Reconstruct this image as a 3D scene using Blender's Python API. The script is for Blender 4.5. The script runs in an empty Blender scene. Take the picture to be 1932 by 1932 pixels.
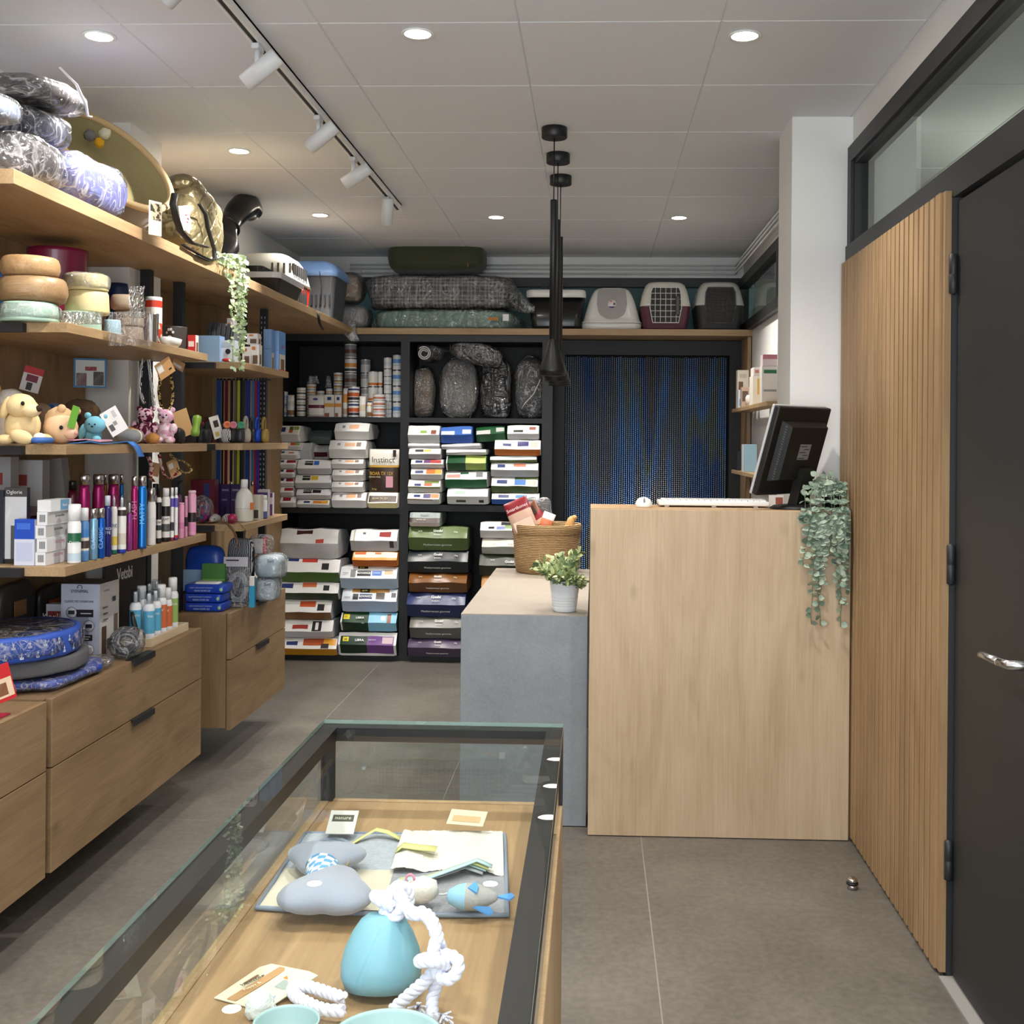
import bpy, bmesh, math, random
from mathutils import Vector, Matrix, noise
C = bpy.context.scene.collection
PI = math.pi
rnd = random.Random(7)
# ---------------------------------------------------------------- camera
F, CX, CY, PSI, ROLL = 2135.0, 1042.0, 831.0, .0374, .0085
CAM = Vector((0, 0, 1.42))
FW = Vector((-math.sin(PSI), math.cos(PSI), 0))
_R0, _U0 = Vector((math.cos(PSI), math.sin(PSI), 0)), Vector((0, 0, 1))
RT = _R0 * math.cos(ROLL) + _U0 * math.sin(ROLL)
UP = -_R0 * math.sin(ROLL) + _U0 * math.cos(ROLL)
def at(u, v, X=None, Y=None, Z=None):
    """the point of the room seen at (u, v) on the plane X=, Y= or Z="""
    d = FW + RT * ((u - CX) / F) - UP * ((v - CY) / F)
    if Y is not None: t = Y / d.y
    elif X is not None: t = X / d.x
    else: t = (Z - CAM.z) / d.z
    return CAM + d * t
cam = bpy.data.cameras.new('camera'); co = bpy.data.objects.new('camera', cam); C.objects.link(co)
cam.sensor_width = 36; cam.lens = 36 * F / 1932
cam.shift_x = (966 - CX) / 1932; cam.shift_y = (CY - 966) / 1932
cam.clip_start = .05
m = Matrix.Identity(4)
for i in range(3):
    m[i][0], m[i][1], m[i][2], m[i][3] = RT[i], UP[i], -FW[i], CAM[i]
co.matrix_world = m
bpy.context.scene.camera = co
# ---------------------------------------------------------------- materials
MATS = {}
def lin(c):
    return tuple((x / 12.92 if x <= .04045 else ((x + .055) / 1.055) ** 2.4) for x in (y / 255 for y in c[:3])) + (1,)
def nodes(name):
    mt = bpy.data.materials.new(name); mt.use_nodes = True
    nt = mt.node_tree; nt.nodes.clear()
    out = nt.nodes.new('ShaderNodeOutputMaterial')
    return mt, nt, out
def N(nt, t, **kw):
    n = nt.nodes.new(t)
    for k, v in kw.items():
        if k.startswith('i_'):
            key = k[2:].replace('_', ' ')
            n.inputs[key].default_value = v
        else: setattr(n, k, v)
    return n
def ramp(nt, stops, interp='LINEAR'):
    r = nt.nodes.new('ShaderNodeValToRGB'); r.color_ramp.interpolation = interp
    e = r.color_ramp.elements
    while len(e) < len(stops): e.new(.5)
    for i, (p, c) in enumerate(stops): e[i].position = p; e[i].color = c
    return r
def pbsdf(nt, out, rough=.5, metal=0., spec=.5):
    p = nt.nodes.new('ShaderNodeBsdfPrincipled')
    p.inputs['Roughness'].default_value = rough; p.inputs['Metallic'].default_value = metal
    p.inputs['Specular IOR Level'].default_value = spec
    nt.links.new(p.outputs[0], out.inputs[0]); return p
def col(c, rough=.55, metal=0., spec=.5, bump=0, bscale=40, var=0, vscale=3, coat=0, sheen=0):
    """a plain procedural surface: colour with optional fine mottling (var) and relief (bump)"""
    key = ('col', tuple(c), rough, metal, spec, bump, bscale, var, vscale, coat, sheen)
    if key in MATS: return MATS[key]
    mt, nt, out = nodes('surface_%d' % len(MATS)); p = pbsdf(nt, out, rough, metal, spec)
    L = nt.links.new
    p.inputs['Base Color'].default_value = lin(c)
    if coat: p.inputs['Coat Weight'].default_value = coat; p.inputs['Coat Roughness'].default_value = .1
    if sheen: p.inputs['Sheen Weight'].default_value = sheen
    if bump or var: tc = N(nt, 'ShaderNodeTexCoord')
    if var:
        n = N(nt, 'ShaderNodeTexNoise', i_Scale=vscale, i_Detail=4.); L(tc.outputs['Object'], n.inputs['Vector'])
        a = tuple(x * (1 - var) for x in lin(c)[:3]) + (1,); b = tuple(min(1, x * (1 + var)) for x in lin(c)[:3]) + (1,)
        r = ramp(nt, [(.3, a), (.7, b)]); L(n.outputs['Fac'], r.inputs[0]); L(r.outputs[0], p.inputs['Base Color'])
    if bump:
        n = N(nt, 'ShaderNodeTexNoise', i_Scale=bscale, i_Detail=3.); L(tc.outputs['Object'], n.inputs['Vector'])
        b = N(nt, 'ShaderNodeBump', i_Strength=bump, i_Distance=.004); L(n.outputs['Fac'], b.inputs['Height']); L(b.outputs[0], p.inputs['Normal'])
    MATS[key] = mt; return mt
def wood(c1, c2, axis='Z', rough=.5, sc=1.0, knots=True):
    key = ('wood', c1, c2, axis, rough, sc, knots)
    if key in MATS: return MATS[key]
    mt, nt, out = nodes('oak_%d' % len(MATS)); p = pbsdf(nt, out, rough, 0, .35); L = nt.links.new
    tc = N(nt, 'ShaderNodeTexCoord')
    st = [6., 6., 6.]; st['XYZ'.index(axis)] = 1.3
    mp = N(nt, 'ShaderNodeMapping'); mp.inputs['Scale'].default_value = [s * sc for s in st]; L(tc.outputs['Object'], mp.inputs[0])
    n1 = N(nt, 'ShaderNodeTexNoise', i_Scale=1.2, i_Detail=5., i_Roughness=.6, i_Distortion=1.1); L(mp.outputs[0], n1.inputs['Vector'])
    st2 = [150., 150., 150.]; st2['XYZ'.index(axis)] = 5.
    mp2 = N(nt, 'ShaderNodeMapping'); mp2.inputs['Scale'].default_value = [s * sc for s in st2]; L(tc.outputs['Object'], mp2.inputs[0])
    n2 = N(nt, 'ShaderNodeTexNoise', i_Scale=1., i_Detail=3.); L(mp2.outputs[0], n2.inputs['Vector'])
    mx = N(nt, 'ShaderNodeMix', data_type='FLOAT'); mx.inputs[0].default_value = .34
    L(n1.outputs['Fac'], mx.inputs[2]); L(n2.outputs['Fac'], mx.inputs[3])
    r = ramp(nt, [(.32, lin(c2)), (.62, lin(c1))]); L(mx.outputs[0], r.inputs[0])
    last = r.outputs[0]
    if knots:
        st3 = [4.5, 4.5, 4.5]; st3['XYZ'.index(axis)] = 2.2
        mp3 = N(nt, 'ShaderNodeMapping'); mp3.inputs['Scale'].default_value = [s * sc for s in st3]; L(tc.outputs['Object'], mp3.inputs[0])
        v = N(nt, 'ShaderNodeTexVoronoi', i_Scale=1.3, i_Randomness=1.); L(mp3.outputs[0], v.inputs['Vector'])
        kr = ramp(nt, [(.0, (1, 1, 1, 1)), (.055, (.6, .6, .6, 1)), (.14, (0, 0, 0, 1))]); L(v.outputs['Distance'], kr.inputs[0])
        n3 = N(nt, 'ShaderNodeTexNoise', i_Scale=7., i_Detail=2.); L(mp3.outputs[0], n3.inputs['Vector'])
        mu = N(nt, 'ShaderNodeMath', operation='MULTIPLY'); L(kr.outputs[0], mu.inputs[0]); L(n3.outputs['Fac'], mu.inputs[1])
        mk = N(nt, 'ShaderNodeMix', data_type='RGBA'); L(mu.outputs[0], mk.inputs[0]); L(last, mk.inputs[6])
        mk.inputs[7].default_value = tuple(x * .35 for x in lin(c2)[:3]) + (1,); last = mk.outputs[2]
    L(last, p.inputs['Base Color'])
    b = N(nt, 'ShaderNodeBump', i_Strength=.08, i_Distance=.002); L(n2.outputs['Fac'], b.inputs['Height']); L(b.outputs[0], p.inputs['Normal'])
    MATS[key] = mt; return mt
def concrete(c, rough=.5, scale=2.5, amt=.16, fine=60):
    key = ('conc', c, rough, scale, amt, fine)
    if key in MATS: return MATS[key]
    mt, nt, out = nodes('concrete_%d' % len(MATS)); p = pbsdf(nt, out, rough, 0, .4); L = nt.links.new
    tc = N(nt, 'ShaderNodeTexCoord')
    n1 = N(nt, 'ShaderNodeTexNoise', i_Scale=scale, i_Detail=9., i_Roughness=.68, i_Distortion=.4); L(tc.outputs['Object'], n1.inputs['Vector'])
    n2 = N(nt, 'ShaderNodeTexNoise', i_Scale=float(fine), i_Detail=4.); L(tc.outputs['Object'], n2.inputs['Vector'])
    mx = N(nt, 'ShaderNodeMix', data_type='FLOAT'); mx.inputs[0].default_value = .35
    L(n1.outputs['Fac'], mx.inputs[2]); L(n2.outputs['Fac'], mx.inputs[3])
    a = tuple(x * (1 - amt * 1.6) for x in lin(c)[:3]) + (1,); b = tuple(min(1, x * (1 + amt * 1.3)) for x in lin(c)[:3]) + (1,)
    r = ramp(nt, [(.33, a), (.67, b)]); L(mx.outputs[0], r.inputs[0]); L(r.outputs[0], p.inputs['Base Color'])
    MATS[key] = mt; return mt
def glass(tint=(235, 242, 240), ior=1.45, rough=0.0, extra=0.):
    key = ('glass', tint, ior, rough, extra)
    if key in MATS: return MATS[key]
    mt, nt, out = nodes('clear_glass_%d' % len(MATS)); L = nt.links.new
    t = N(nt, 'ShaderNodeBsdfTransparent'); t.inputs[0].default_value = lin(tint)
    g = N(nt, 'ShaderNodeBsdfGlossy'); g.inputs['Roughness'].default_value = rough
    fr = N(nt, 'ShaderNodeFresnel', i_IOR=ior); ge = N(nt, 'ShaderNodeNewGeometry')
    inv = N(nt, 'ShaderNodeMath', operation='SUBTRACT'); inv.inputs[0].default_value = 1; L(ge.outputs['Backfacing'], inv.inputs[1])
    ad = N(nt, 'ShaderNodeMath', operation='ADD'); L(fr.outputs[0], ad.inputs[0]); ad.inputs[1].default_value = extra
    mu = N(nt, 'ShaderNodeMath', operation='MULTIPLY'); L(ad.outputs[0], mu.inputs[0]); L(inv.outputs[0], mu.inputs[1])
    mx = N(nt, 'ShaderNodeMixShader'); L(mu.outputs[0], mx.inputs[0]); L(t.outputs[0], mx.inputs[1]); L(g.outputs[0], mx.inputs[2])
    L(mx.outputs[0], out.inputs[0]); MATS[key] = mt; return mt
def film(scale=22., strength=1.0, milk=.05, tint=(240, 240, 240), gloss=.05, milkc=(225, 225, 228)):
    """thin crinkled clear plastic: see-through, with creases that scatter light and broken highlights"""
    key = ('film', scale, strength, milk, tint, gloss, milkc)
    if key in MATS: return MATS[key]
    mt, nt, out = nodes('clear_film_%d' % len(MATS)); L = nt.links.new
    def math_(op, a, b_=None, c_=None, clamp=False):
        n_ = N(nt, 'ShaderNodeMath', operation=op); n_.use_clamp = clamp
        for i_, v_ in enumerate((a, b_, c_)):
            if v_ is None: continue
            if isinstance(v_, (int, float)): n_.inputs[i_].default_value = v_
            else: L(v_, n_.inputs[i_])
        return n_.outputs[0]
    tc = N(nt, 'ShaderNodeTexCoord'); rid = []
    for rot, sc, st_ in (((.5, .4, .6), scale * .45, (1, 1, .35)), ((1.4, .2, 2.1), scale * .8, (.4, 1, 1))):
        mp = N(nt, 'ShaderNodeMapping'); mp.inputs['Scale'].default_value = st_; mp.inputs['Rotation'].default_value = rot; L(tc.outputs['Object'], mp.inputs[0])
        n = N(nt, 'ShaderNodeTexNoise', i_Scale=sc, i_Detail=2., i_Distortion=1.2); L(mp.outputs[0], n.inputs['Vector'])
        rid.append(math_('ABSOLUTE', math_('MULTIPLY_ADD', n.outputs['Fac'], 2., -1.)))
    h = math_('MULTIPLY_ADD', rid[1], .5, rid[0])
    b = N(nt, 'ShaderNodeBump', i_Strength=strength, i_Distance=.035); L(h, b.inputs['Height'])
    crease = math_('MULTIPLY_ADD', math_('MINIMUM', rid[0], rid[1]), -22., 1., True)
    t = N(nt, 'ShaderNodeBsdfTransparent'); t.inputs[0].default_value = lin(tint)
    g = N(nt, 'ShaderNodeBsdfGlossy'); g.inputs['Roughness'].default_value = .1; L(b.outputs[0], g.inputs['Normal'])
    d = N(nt, 'ShaderNodeBsdfDiffuse'); d.inputs[0].default_value = lin(milkc)
    mf = math_('MULTIPLY_ADD', crease, .28 + milk, milk * .6, True)
    fr = N(nt, 'ShaderNodeLayerWeight', i_Blend=.15)
    ad = math_('MULTIPLY_ADD', fr.outputs['Fresnel'], .7, gloss, True)
    m1 = N(nt, 'ShaderNodeMixShader'); L(mf, m1.inputs[0]); L(t.outputs[0], m1.inputs[1]); L(d.outputs[0], m1.inputs[2])
    m2 = N(nt, 'ShaderNodeMixShader'); L(ad, m2.inputs[0]); L(m1.outputs[0], m2.inputs[1]); L(g.outputs[0], m2.inputs[2])
    L(m2.outputs[0], out.inputs[0]); MATS[key] = mt; return mt
def emit(c, s):
    key = ('emit', c, s)
    if key in MATS: return MATS[key]
    mt, nt, out = nodes('lamp_glow_%d' % len(MATS)); e = N(nt, 'ShaderNodeEmission'); e.inputs[0].default_value = lin(c); e.inputs[1].default_value = s
    nt.links.new(e.outputs[0], out.inputs[0]); MATS[key] = mt; return mt
def check(c1, c2, scale, c3=None, kind='checker'):
    key = ('check', c1, c2, scale, c3, kind)
    if key in MATS: return MATS[key]
    mt, nt, out = nodes('print_%d' % len(MATS)); p = pbsdf(nt, out, .75, 0, .2); L = nt.links.new
    tc = N(nt, 'ShaderNodeTexCoord')
    if kind == 'checker':
        k = N(nt, 'ShaderNodeTexChecker', i_Scale=scale); k.inputs['Color1'].default_value = lin(c1); k.inputs['Color2'].default_value = lin(c2)
        L(tc.outputs['Object'], k.inputs['Vector']); L(k.outputs['Color'], p.inputs['Base Color'])
    elif kind == 'zebra':
        w = N(nt, 'ShaderNodeTexWave', i_Scale=scale, i_Distortion=4., i_Detail=1.); L(tc.outputs['Object'], w.inputs['Vector'])
        r = ramp(nt, [(.48, lin(c1)), (.52, lin(c2))]); L(w.outputs['Fac'], r.inputs[0]); L(r.outputs[0], p.inputs['Base Color'])
    elif kind == 'leopard':
        v = N(nt, 'ShaderNodeTexNoise', i_Scale=scale, i_Detail=1.); L(tc.outputs['Object'], v.inputs['Vector'])
        r = ramp(nt, [(.46, lin(c1)), (.52, lin(c2))]); L(v.outputs['Fac'], r.inputs[0]); L(r.outputs[0], p.inputs['Base Color'])
    elif kind == 'plaid':
        sx = N(nt, 'ShaderNodeSeparateXYZ'); L(tc.outputs['Object'], sx.inputs[0])
        acc = None
        for ax, mul in ((0, 1.), (2, 1.)):
            for ph, wd in ((0., .12), (.2, .1), (.4, .12), (.7, .05)):
                a = N(nt, 'ShaderNodeMath', operation='MULTIPLY_ADD'); L(sx.outputs[ax], a.inputs[0]); a.inputs[1].default_value = scale * mul; a.inputs[2].default_value = ph
                f = N(nt, 'ShaderNodeMath', operation='FRACT'); L(a.outputs[0], f.inputs[0])
                l = N(nt, 'ShaderNodeMath', operation='LESS_THAN'); L(f.outputs[0], l.inputs[0]); l.inputs[1].default_value = wd
                q = N(nt, 'ShaderNodeMath', operation='MULTIPLY'); L(l.outputs[0], q.inputs[0]); q.inputs[1].default_value = .26
                if acc is None: acc = q
                else:
                    s = N(nt, 'ShaderNodeMath', operation='ADD'); s.use_clamp = True; L(acc.outputs[0], s.inputs[0]); L(q.outputs[0], s.inputs[1]); acc = s
        r = ramp(nt, [(0, lin(c1)), (1, lin(c2))]); L(acc.outputs[0], r.inputs[0]); L(r.outputs[0], p.inputs['Base Color'])
    MATS[key] = mt; return mt
# ---------------------------------------------------------------- mesh helpers
class MB:
    """collects shapes; build() links them as ONE mesh object"""
    def __init__(s): s.bm = bmesh.new(); s.mats = []
    def mi(s, m):
        if m is None: return 0
        if m not in s.mats: s.mats.append(m)
        return s.mats.index(m)
    def face(s, pts, m=None, smooth=False):
        try: f = s.bm.faces.new([s.bm.verts.new(p) for p in pts])
        except ValueError: return None
        f.material_index = s.mi(m); f.smooth = smooth; return f
    def box(s, x0, x1, y0, y1, z0, z1, m=None, bev=0, M=None, seg=1):
        vs = [s.bm.verts.new((x, y, z)) for x in (x0, x1) for y in (y0, y1) for z in (z0, z1)]
        fs = []
        for q in ((0, 1, 3, 2), (4, 6, 7, 5), (0, 4, 5, 1), (2, 3, 7, 6), (0, 2, 6, 4), (1, 5, 7, 3)):
            f = s.bm.faces.new([vs[i] for i in q]); f.material_index = s.mi(m); fs.append(f)
        if bev:
            es = list({e for f in fs for e in f.edges})
            r = bmesh.ops.bevel(s.bm, geom=es, offset=bev, segments=seg, affect='EDGES', profile=.5)
            for f in r['faces']: f.material_index = s.mi(m); f.smooth = seg > 1
            vs = list({v for f in r['faces'] for v in f.verts} | {v for v in vs if v.is_valid})
        if M is not None: bmesh.ops.transform(s.bm, matrix=M, verts=[v for v in vs if v.is_valid])
        return vs
    def loft(s, rings, m=None, caps=True, smooth=True, closed=True, mats=None):
        """rings: lists of points; mats: material per ring gap"""
        vr = [[s.bm.verts.new(p) for p in r] for r in rings]
        n = len(vr[0])
        for i in range(len(vr) - 1):
            mm = s.mi(mats[i] if mats else m)
            for j in range(n if closed else n - 1):
                k = (j + 1) % n
                try: f = s.bm.faces.new((vr[i][j], vr[i][k], vr[i + 1][k], vr[i + 1][j]))
                except ValueError: continue
                f.material_index = mm; f.smooth = smooth
        if caps:
            for r, fl, mm in ((vr[0], True, mats[0] if mats else m), (vr[-1], False, mats[-1] if mats else m)):
                try: f = s.bm.faces.new(list(reversed(r)) if fl else r); f.material_index = s.mi(mm)
                except ValueError: pass
        return vr
    def lathe(s, prof, m=None, seg=16, c=(0, 0, 0), mats=None, caps=True, M=None, smooth=True):
        """prof: (radius, z) from bottom to top about a vertical axis at c"""
        rings = [[(c[0] + r * math.cos(2 * PI * j / seg), c[1] + r * math.sin(2 * PI * j / seg), c[2] + z) for j in range(seg)] for r, z in prof]
        if M is not None: rings = [[M @ Vector(p) for p in r] for r in rings]
        return s.loft(rings, m, caps, smooth, True, mats)
    def tube(s, pts, r, m=None, seg=8, caps=True, flat=1.0):
        pts = [Vector(p) for p in pts]; rings = []
        up = Vector((0, 0, 1))
        for i, p in enumerate(pts):
            t = (pts[min(i + 1, len(pts) - 1)] - pts[max(i - 1, 0)])
            t = t.normalized() if t.length > 1e-9 else Vector((0, 0, 1))
            if i == 0:
                a = t.cross(up) if abs(t.z) < .95 else t.cross(Vector((1, 0, 0)))
            else: a = a - t * a.dot(t)
            a.normalize(); b = t.cross(a)
            rr = r[i] if isinstance(r, (list, tuple)) else r
            rings.append([p + a * (rr * math.cos(2 * PI * j / seg)) + b * (rr * flat * math.sin(2 * PI * j / seg)) for j in range(seg)])
        return s.loft(rings, m, caps)
    def ball(s, c, rx, ry=None, rz=None, m=None, seg=14, ring=9, M=None, amp=0, fr=20):
        ry = ry or rx; rz = rz or rx; c = Vector(c)
        rings = []
        for i in range(ring + 1):
            th = PI * i / ring; rr = max(math.sin(th), .02)
            row = []
            for j in range(seg):
                p = Vector((rx * rr * math.cos(2 * PI * j / seg), ry * rr * math.sin(2 * PI * j / seg), -rz * math.cos(th)))
                if amp: p *= 1 + amp * noise.noise((p + c) * fr)
                if M is not None: p = M @ p
                row.append(c + p)
            rings.append(row)
        return s.loft(rings, m)
    def prism(s, outline, d, m=None, M=None, bev=0):
        """outline in local (x, z) extruded along y by d, then M"""
        M = M or Matrix.Identity(4)
        a = [M @ Vector((x, 0, z)) for x, z in outline]; b = [M @ Vector((x, d, z)) for x, z in outline]
        s.loft([a, b], m, True, False)
    def build(s, name, parent=None, mats=None, loc=None, fixn=True):
        if fixn: bmesh.ops.recalc_face_normals(s.bm, faces=s.bm.faces)
        me = bpy.data.meshes.new(name); s.bm.to_mesh(me); s.bm.free()
        for mt in (mats or s.mats): me.materials.append(mt)
        return link(name, me, parent, loc)
def link(name, me, parent=None, loc=None):
    o = bpy.data.objects.new(name, me); C.objects.link(o)
    if loc is not None: o.location = loc
    if parent is not None:
        o.parent = parent
        if loc is None: o.matrix_parent_inverse = Matrix.Translation(parent.location).inverted() if parent.rotation_euler.z == 0 else parent.matrix_basis.inverted()
    return o
def tag(o, label, cat, group=None, kind=None):
    o['label'] = label; o['category'] = cat
    if group: o['group'] = group
    if kind: o['kind'] = kind
    return o
def thing(name, loc, label, cat, group=None):
    e = bpy.data.objects.new(name, None); C.objects.link(e); e.location = loc; e.empty_display_size = .02
    return tag(e, label, cat, group)
def struct(o): o['kind'] = 'structure'; return o
FONTS = {}
def text(body, size, m, parent, M, name='lettering', align='CENTER', depth=.0004, sx=1.0, bold=0):
    """flat lettering; local x to the right, local y up, standing on matrix M"""
    cu = bpy.data.curves.new('t', 'FONT'); cu.body = body; cu.size = size; cu.align_x = align; cu.align_y = 'CENTER'
    cu.extrude = depth; cu.offset = size * .018 if bold else 0; cu.resolution_u = 2
    to = bpy.data.objects.new('t', cu); C.objects.link(to)
    me = bpy.data.meshes.new_from_object(to, depsgraph=None)
    bpy.data.objects.remove(to); bpy.data.curves.remove(cu)
    for v in me.vertices: v.co = M @ Vector((v.co.x * sx, v.co.y, v.co.z))
    me.materials.clear(); me.materials.append(m)
    return link(name, me, parent)
def facing(p, nrm=(0, -1, 0), up=(0, 0, 1)):
    """matrix with local z along nrm, local y near up, at p"""
    z = Vector(nrm).normalized(); x = Vector(up).cross(z).normalized(); y = z.cross(x)
    M = Matrix.Identity(4)
    for i in range(3): M[i][0], M[i][1], M[i][2], M[i][3] = x[i], y[i], z[i], p[i]
    return M
# common colours
OAK = ((182, 154, 118), (150, 121, 86))
WOODY = wood(*OAK, 'Y'); WOODZ = wood(*OAK, 'Z'); WOODX = wood(*OAK, 'X')
BLACK = col((24, 25, 28), .55); FRAME = col((38, 39, 41), .5)
WHITE = col((236, 236, 234), .45); STEEL = col((200, 200, 200), .22, 1.)
PAPER = col((238, 238, 238), .6)
# ================================================================ the room
HC = 1.42; ZC = 2.66; XL = -2.02; XR = .972; YB = 7.65; YF = -1.6
WALLM = col((232, 231, 228), .8, bump=.02, bscale=200)
b = MB()   # floor: large tiles with thin grout joints
tm = concrete((107, 102, 95), .42, 1.6, .25, 45); gm = col((138, 134, 128), .7)
xs = [-2.878 + .764 * i for i in range(0, 8)]; ys = [-2.21 + 1.59 * i for i in range(0, 8)]
b.box(-2.3, 3.2, YF - .3, YB + .3, -.05, -.0006, gm)
for x in xs:
    for y in ys:
        x0, x1, y0, y1 = max(x + .002, -2.3), min(x + .762, 3.2), max(y + .002, YF - .3), min(y + 1.588, YB + .3)
        if x1 > x0 and y1 > y0: b.box(x0, x1, y0, y1, -.02, 0, tm)
struct(b.build('floor'))
b = MB()   # ceiling: square boards with a small bevelled rim
cm = col((225, 227, 230), .85, bump=.03, bscale=260); cg = col((212, 214, 216), .8)
b.box(-2.3, 3.2, YF - .3, YB + .3, ZC + .006, ZC + .06, cg)
x = -.235 - .6 * 4
while x < 3.2:
    y = 3.35 - .6 * 9
    while y < YB + .3:
        e, h = .0045, .005
        o_ = [(x, y), (x + .6, y), (x + .6, y + .6), (x, y + .6)]
        i_ = [(x + e, y + e), (x + .6 - e, y + e), (x + .6 - e, y + .6 - e), (x + e, y + .6 - e)]
        b.face([(p[0], p[1], ZC) for p in reversed(i_)], cm)
        for k in range(4):
            k2 = (k + 1) % 4
            b.face([(o_[k2][0], o_[k2][1], ZC + h), (o_[k][0], o_[k][1], ZC + h), (i_[k][0], i_[k][1], ZC), (i_[k2][0], i_[k2][1], ZC)], cm)
        y += .6
    x += .6
struct(b.build('ceiling', fixn=False))
b = MB(); b.box(XL - .1, XL, YF, YB + .1, 0, ZC, WALLM); struct(b.build('wall_left'))
b = MB(); b.box(XL - .02, -1.84, 4.40, 4.72, 0, ZC, WALLM); struct(b.build('wall_left_pillar'))
# back wall: white band with pipes on top, then a strip of black framed interior windows behind the top board
b = MB(); b.box(XL, 1.2, YB, YB + .1, 2.52, ZC, WALLM); b.box(XL, 1.2, YB + .34, YB + .40, 0, 2.52, col((120, 134, 130), .8)); struct(b.build('wall_back'))
b = MB()
for z0, z1 in ((2.46, 2.52), (2.13, 2.17)): b.box(XL, .99, YB - .01, YB + .06, z0, z1, FRAME)
for x in (-1.2, -.35, .5, .96): b.box(x - .02, x + .02, YB, YB + .05, 2.17, 2.46, FRAME)
struct(b.build('window_1_frame'))
b = MB(); b.box(XL, .97, YB + .02, YB + .03, 2.17, 2.46, glass((200, 215, 215), 1.5)); struct(b.build('window_1'))
b = MB()
pm = col((226, 226, 224), .5)
for z in (2.545, 2.575, 2.60):
    b.tube([(XL + .35, YB - .02, z), (.93, YB - .02, z), (.93, 4.66, z)], .007, pm, 6)
for x in (-1.6, -.7, .2, .8):
    b.box(x - .006, x + .006, YB - .02, YB, 2.535, 2.61, pm)
tag(b.build('water_pipe'), 'white pipes running along the wall just under the ceiling', 'pipe')
# right wall with column, transom window and door; a second room lies behind it
b = MB()
b.box(XR, XR + .1, YF, 4.36, 2.538, ZC, WALLM)
b.box(XR, XR + .1, YF, 2.10, 0, 2.538, WALLM)
b.box(XR, XR + .1, 3.09, 4.36, 0, 2.07, WALLM)
b.box(XR + .02, XR + .1, 4.64, YB + .1, 2.50, ZC, WALLM)
b.box(XR + .02, XR + .1, 4.64, YB + .1, 0, 2.16, WALLM)
struct(b.build('wall_right'))
b = MB(); b.box(.742, 1.21, 4.34, 4.64, 0, ZC, col((240, 240, 238), .7, bump=.05, bscale=300)); struct(b.build('wall_right_column'))
b = MB()
b.box(3.1, 3.2, YF, YB + .1, 0, ZC, WALLM); b.box(1.07, 3.2, YB, YB + .1, 0, ZC, WALLM); b.box(1.07, 3.2, YF - .1, YF, 0, ZC, WALLM)
struct(b.build('wall_neighbour'))
b = MB()
X0, X1 = .952, 1.04
b.box(X0, X1, 2.0, 4.345, 2.478, 2.540, FRAME); b.box(X0, X1, 4.285, 4.345, 2.07, 2.478, FRAME)
b.box(X0 - .006, X1, 2.0, 4.345, 2.075, 2.165, FRAME); b.box(X0 + .012, X1 - .03, 2.0, 4.285, 2.165, 2.178, FRAME); b.box(X0 + .012, X1 - .03, 4.272, 4.285, 2.165, 2.478, FRAME)
b.box(X0 + .012, X1 - .03, 2.0, 4.285, 2.466, 2.478, FRAME); b.box(X0, X1, 2.0, 2.06, 0, 2.478, FRAME); b.box(X0 - .006, X1, 3.045, 3.12, 0, 2.08, FRAME)
struct(b.build('window_2_frame'))
b = MB(); b.box(.985, .993, 2.05, 4.28, 2.17, 2.472, glass((225, 232, 226), 1.5)); struct(b.build('window_2'))
b = MB()  # far right windows behind the column
b.box(.955, 1.02, 4.64, YB, 2.44, 2.50, FRAME); b.box(.955, 1.02, 4.64, YB, 2.13, 2.19, FRAME)
for y in (6.0, YB - .05): b.box(.955, 1.02, y, y + .05, 2.19, 2.44, FRAME)
struct(b.build('window_3_frame'))
b = MB(); b.box(.985, .993, 4.64, YB, 2.19, 2.44, glass((225, 232, 226), 1.5)); struct(b.build('window_3'))
# door
DOORM = col((35, 36, 37), .5, bump=.02, bscale=300)
d = bpy.data.objects.new('door_1', None); C.objects.link(d); d.location = (.97, 3.03, 0); d['kind'] = 'structure'
d['label'] = 'flat charcoal door with a steel lever handle beside the slatted panel'
b = MB(); b.box(.957, 1.0, 2.07, 3.032, .012, 2.065, DOORM, .003); b.build('door_leaf', d)
for z in (.316, 1.10, 1.87):
    p = b = MB(); b.lathe([(.004, -.055), (.011, -.05), (.011, -.002), (.0095, 0), (.011, .002), (.011, .05), (.004, .055)], FRAME, 10, (.946, 3.036, z)); b.build('hinge', d)
b = MB()
hz = .935
b.tube([(.885, 2.50, hz + .01), (.885, 2.585, hz + .008), (.888, 2.62, hz + .004), (.893, 2.64, hz)], [.011, .011, .0105, .006], STEEL, 10, flat=.8)
b.tube([(.885, 2.50, hz + .01), (.895, 2.47, hz + .01), (.955, 2.46, hz + .01)], .011, STEEL, 10)
b.lathe([(.026, 0), (.026, .006), (.01, .007)], STEEL, 16, M=Matrix.Translation((.957, 2.46, hz + .01)) @ Matrix.Rotation(-PI / 2, 4, 'Y'))
o = b.build('handle', d); o['label'] = 'brushed steel lever handle'
b = MB(); b.box(.925, 1.0, 2.06, 3.045, -.001, .006, col((150, 148, 144), .5)); struct(b.build('trim_1'))
# front wall with the shop window (behind the camera)
b = MB()
b.box(XL, -1.7, YF - .1, YF, 0, ZC, WALLM); b.box(.8, 1.07, YF - .1, YF, 0, ZC, WALLM); b.box(-1.7, .8, YF - .1, YF, 2.45, ZC, WALLM); b.box(-1.7, .8, YF - .1, YF, 0, .25, WALLM)
struct(b.build('wall_front'))
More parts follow.
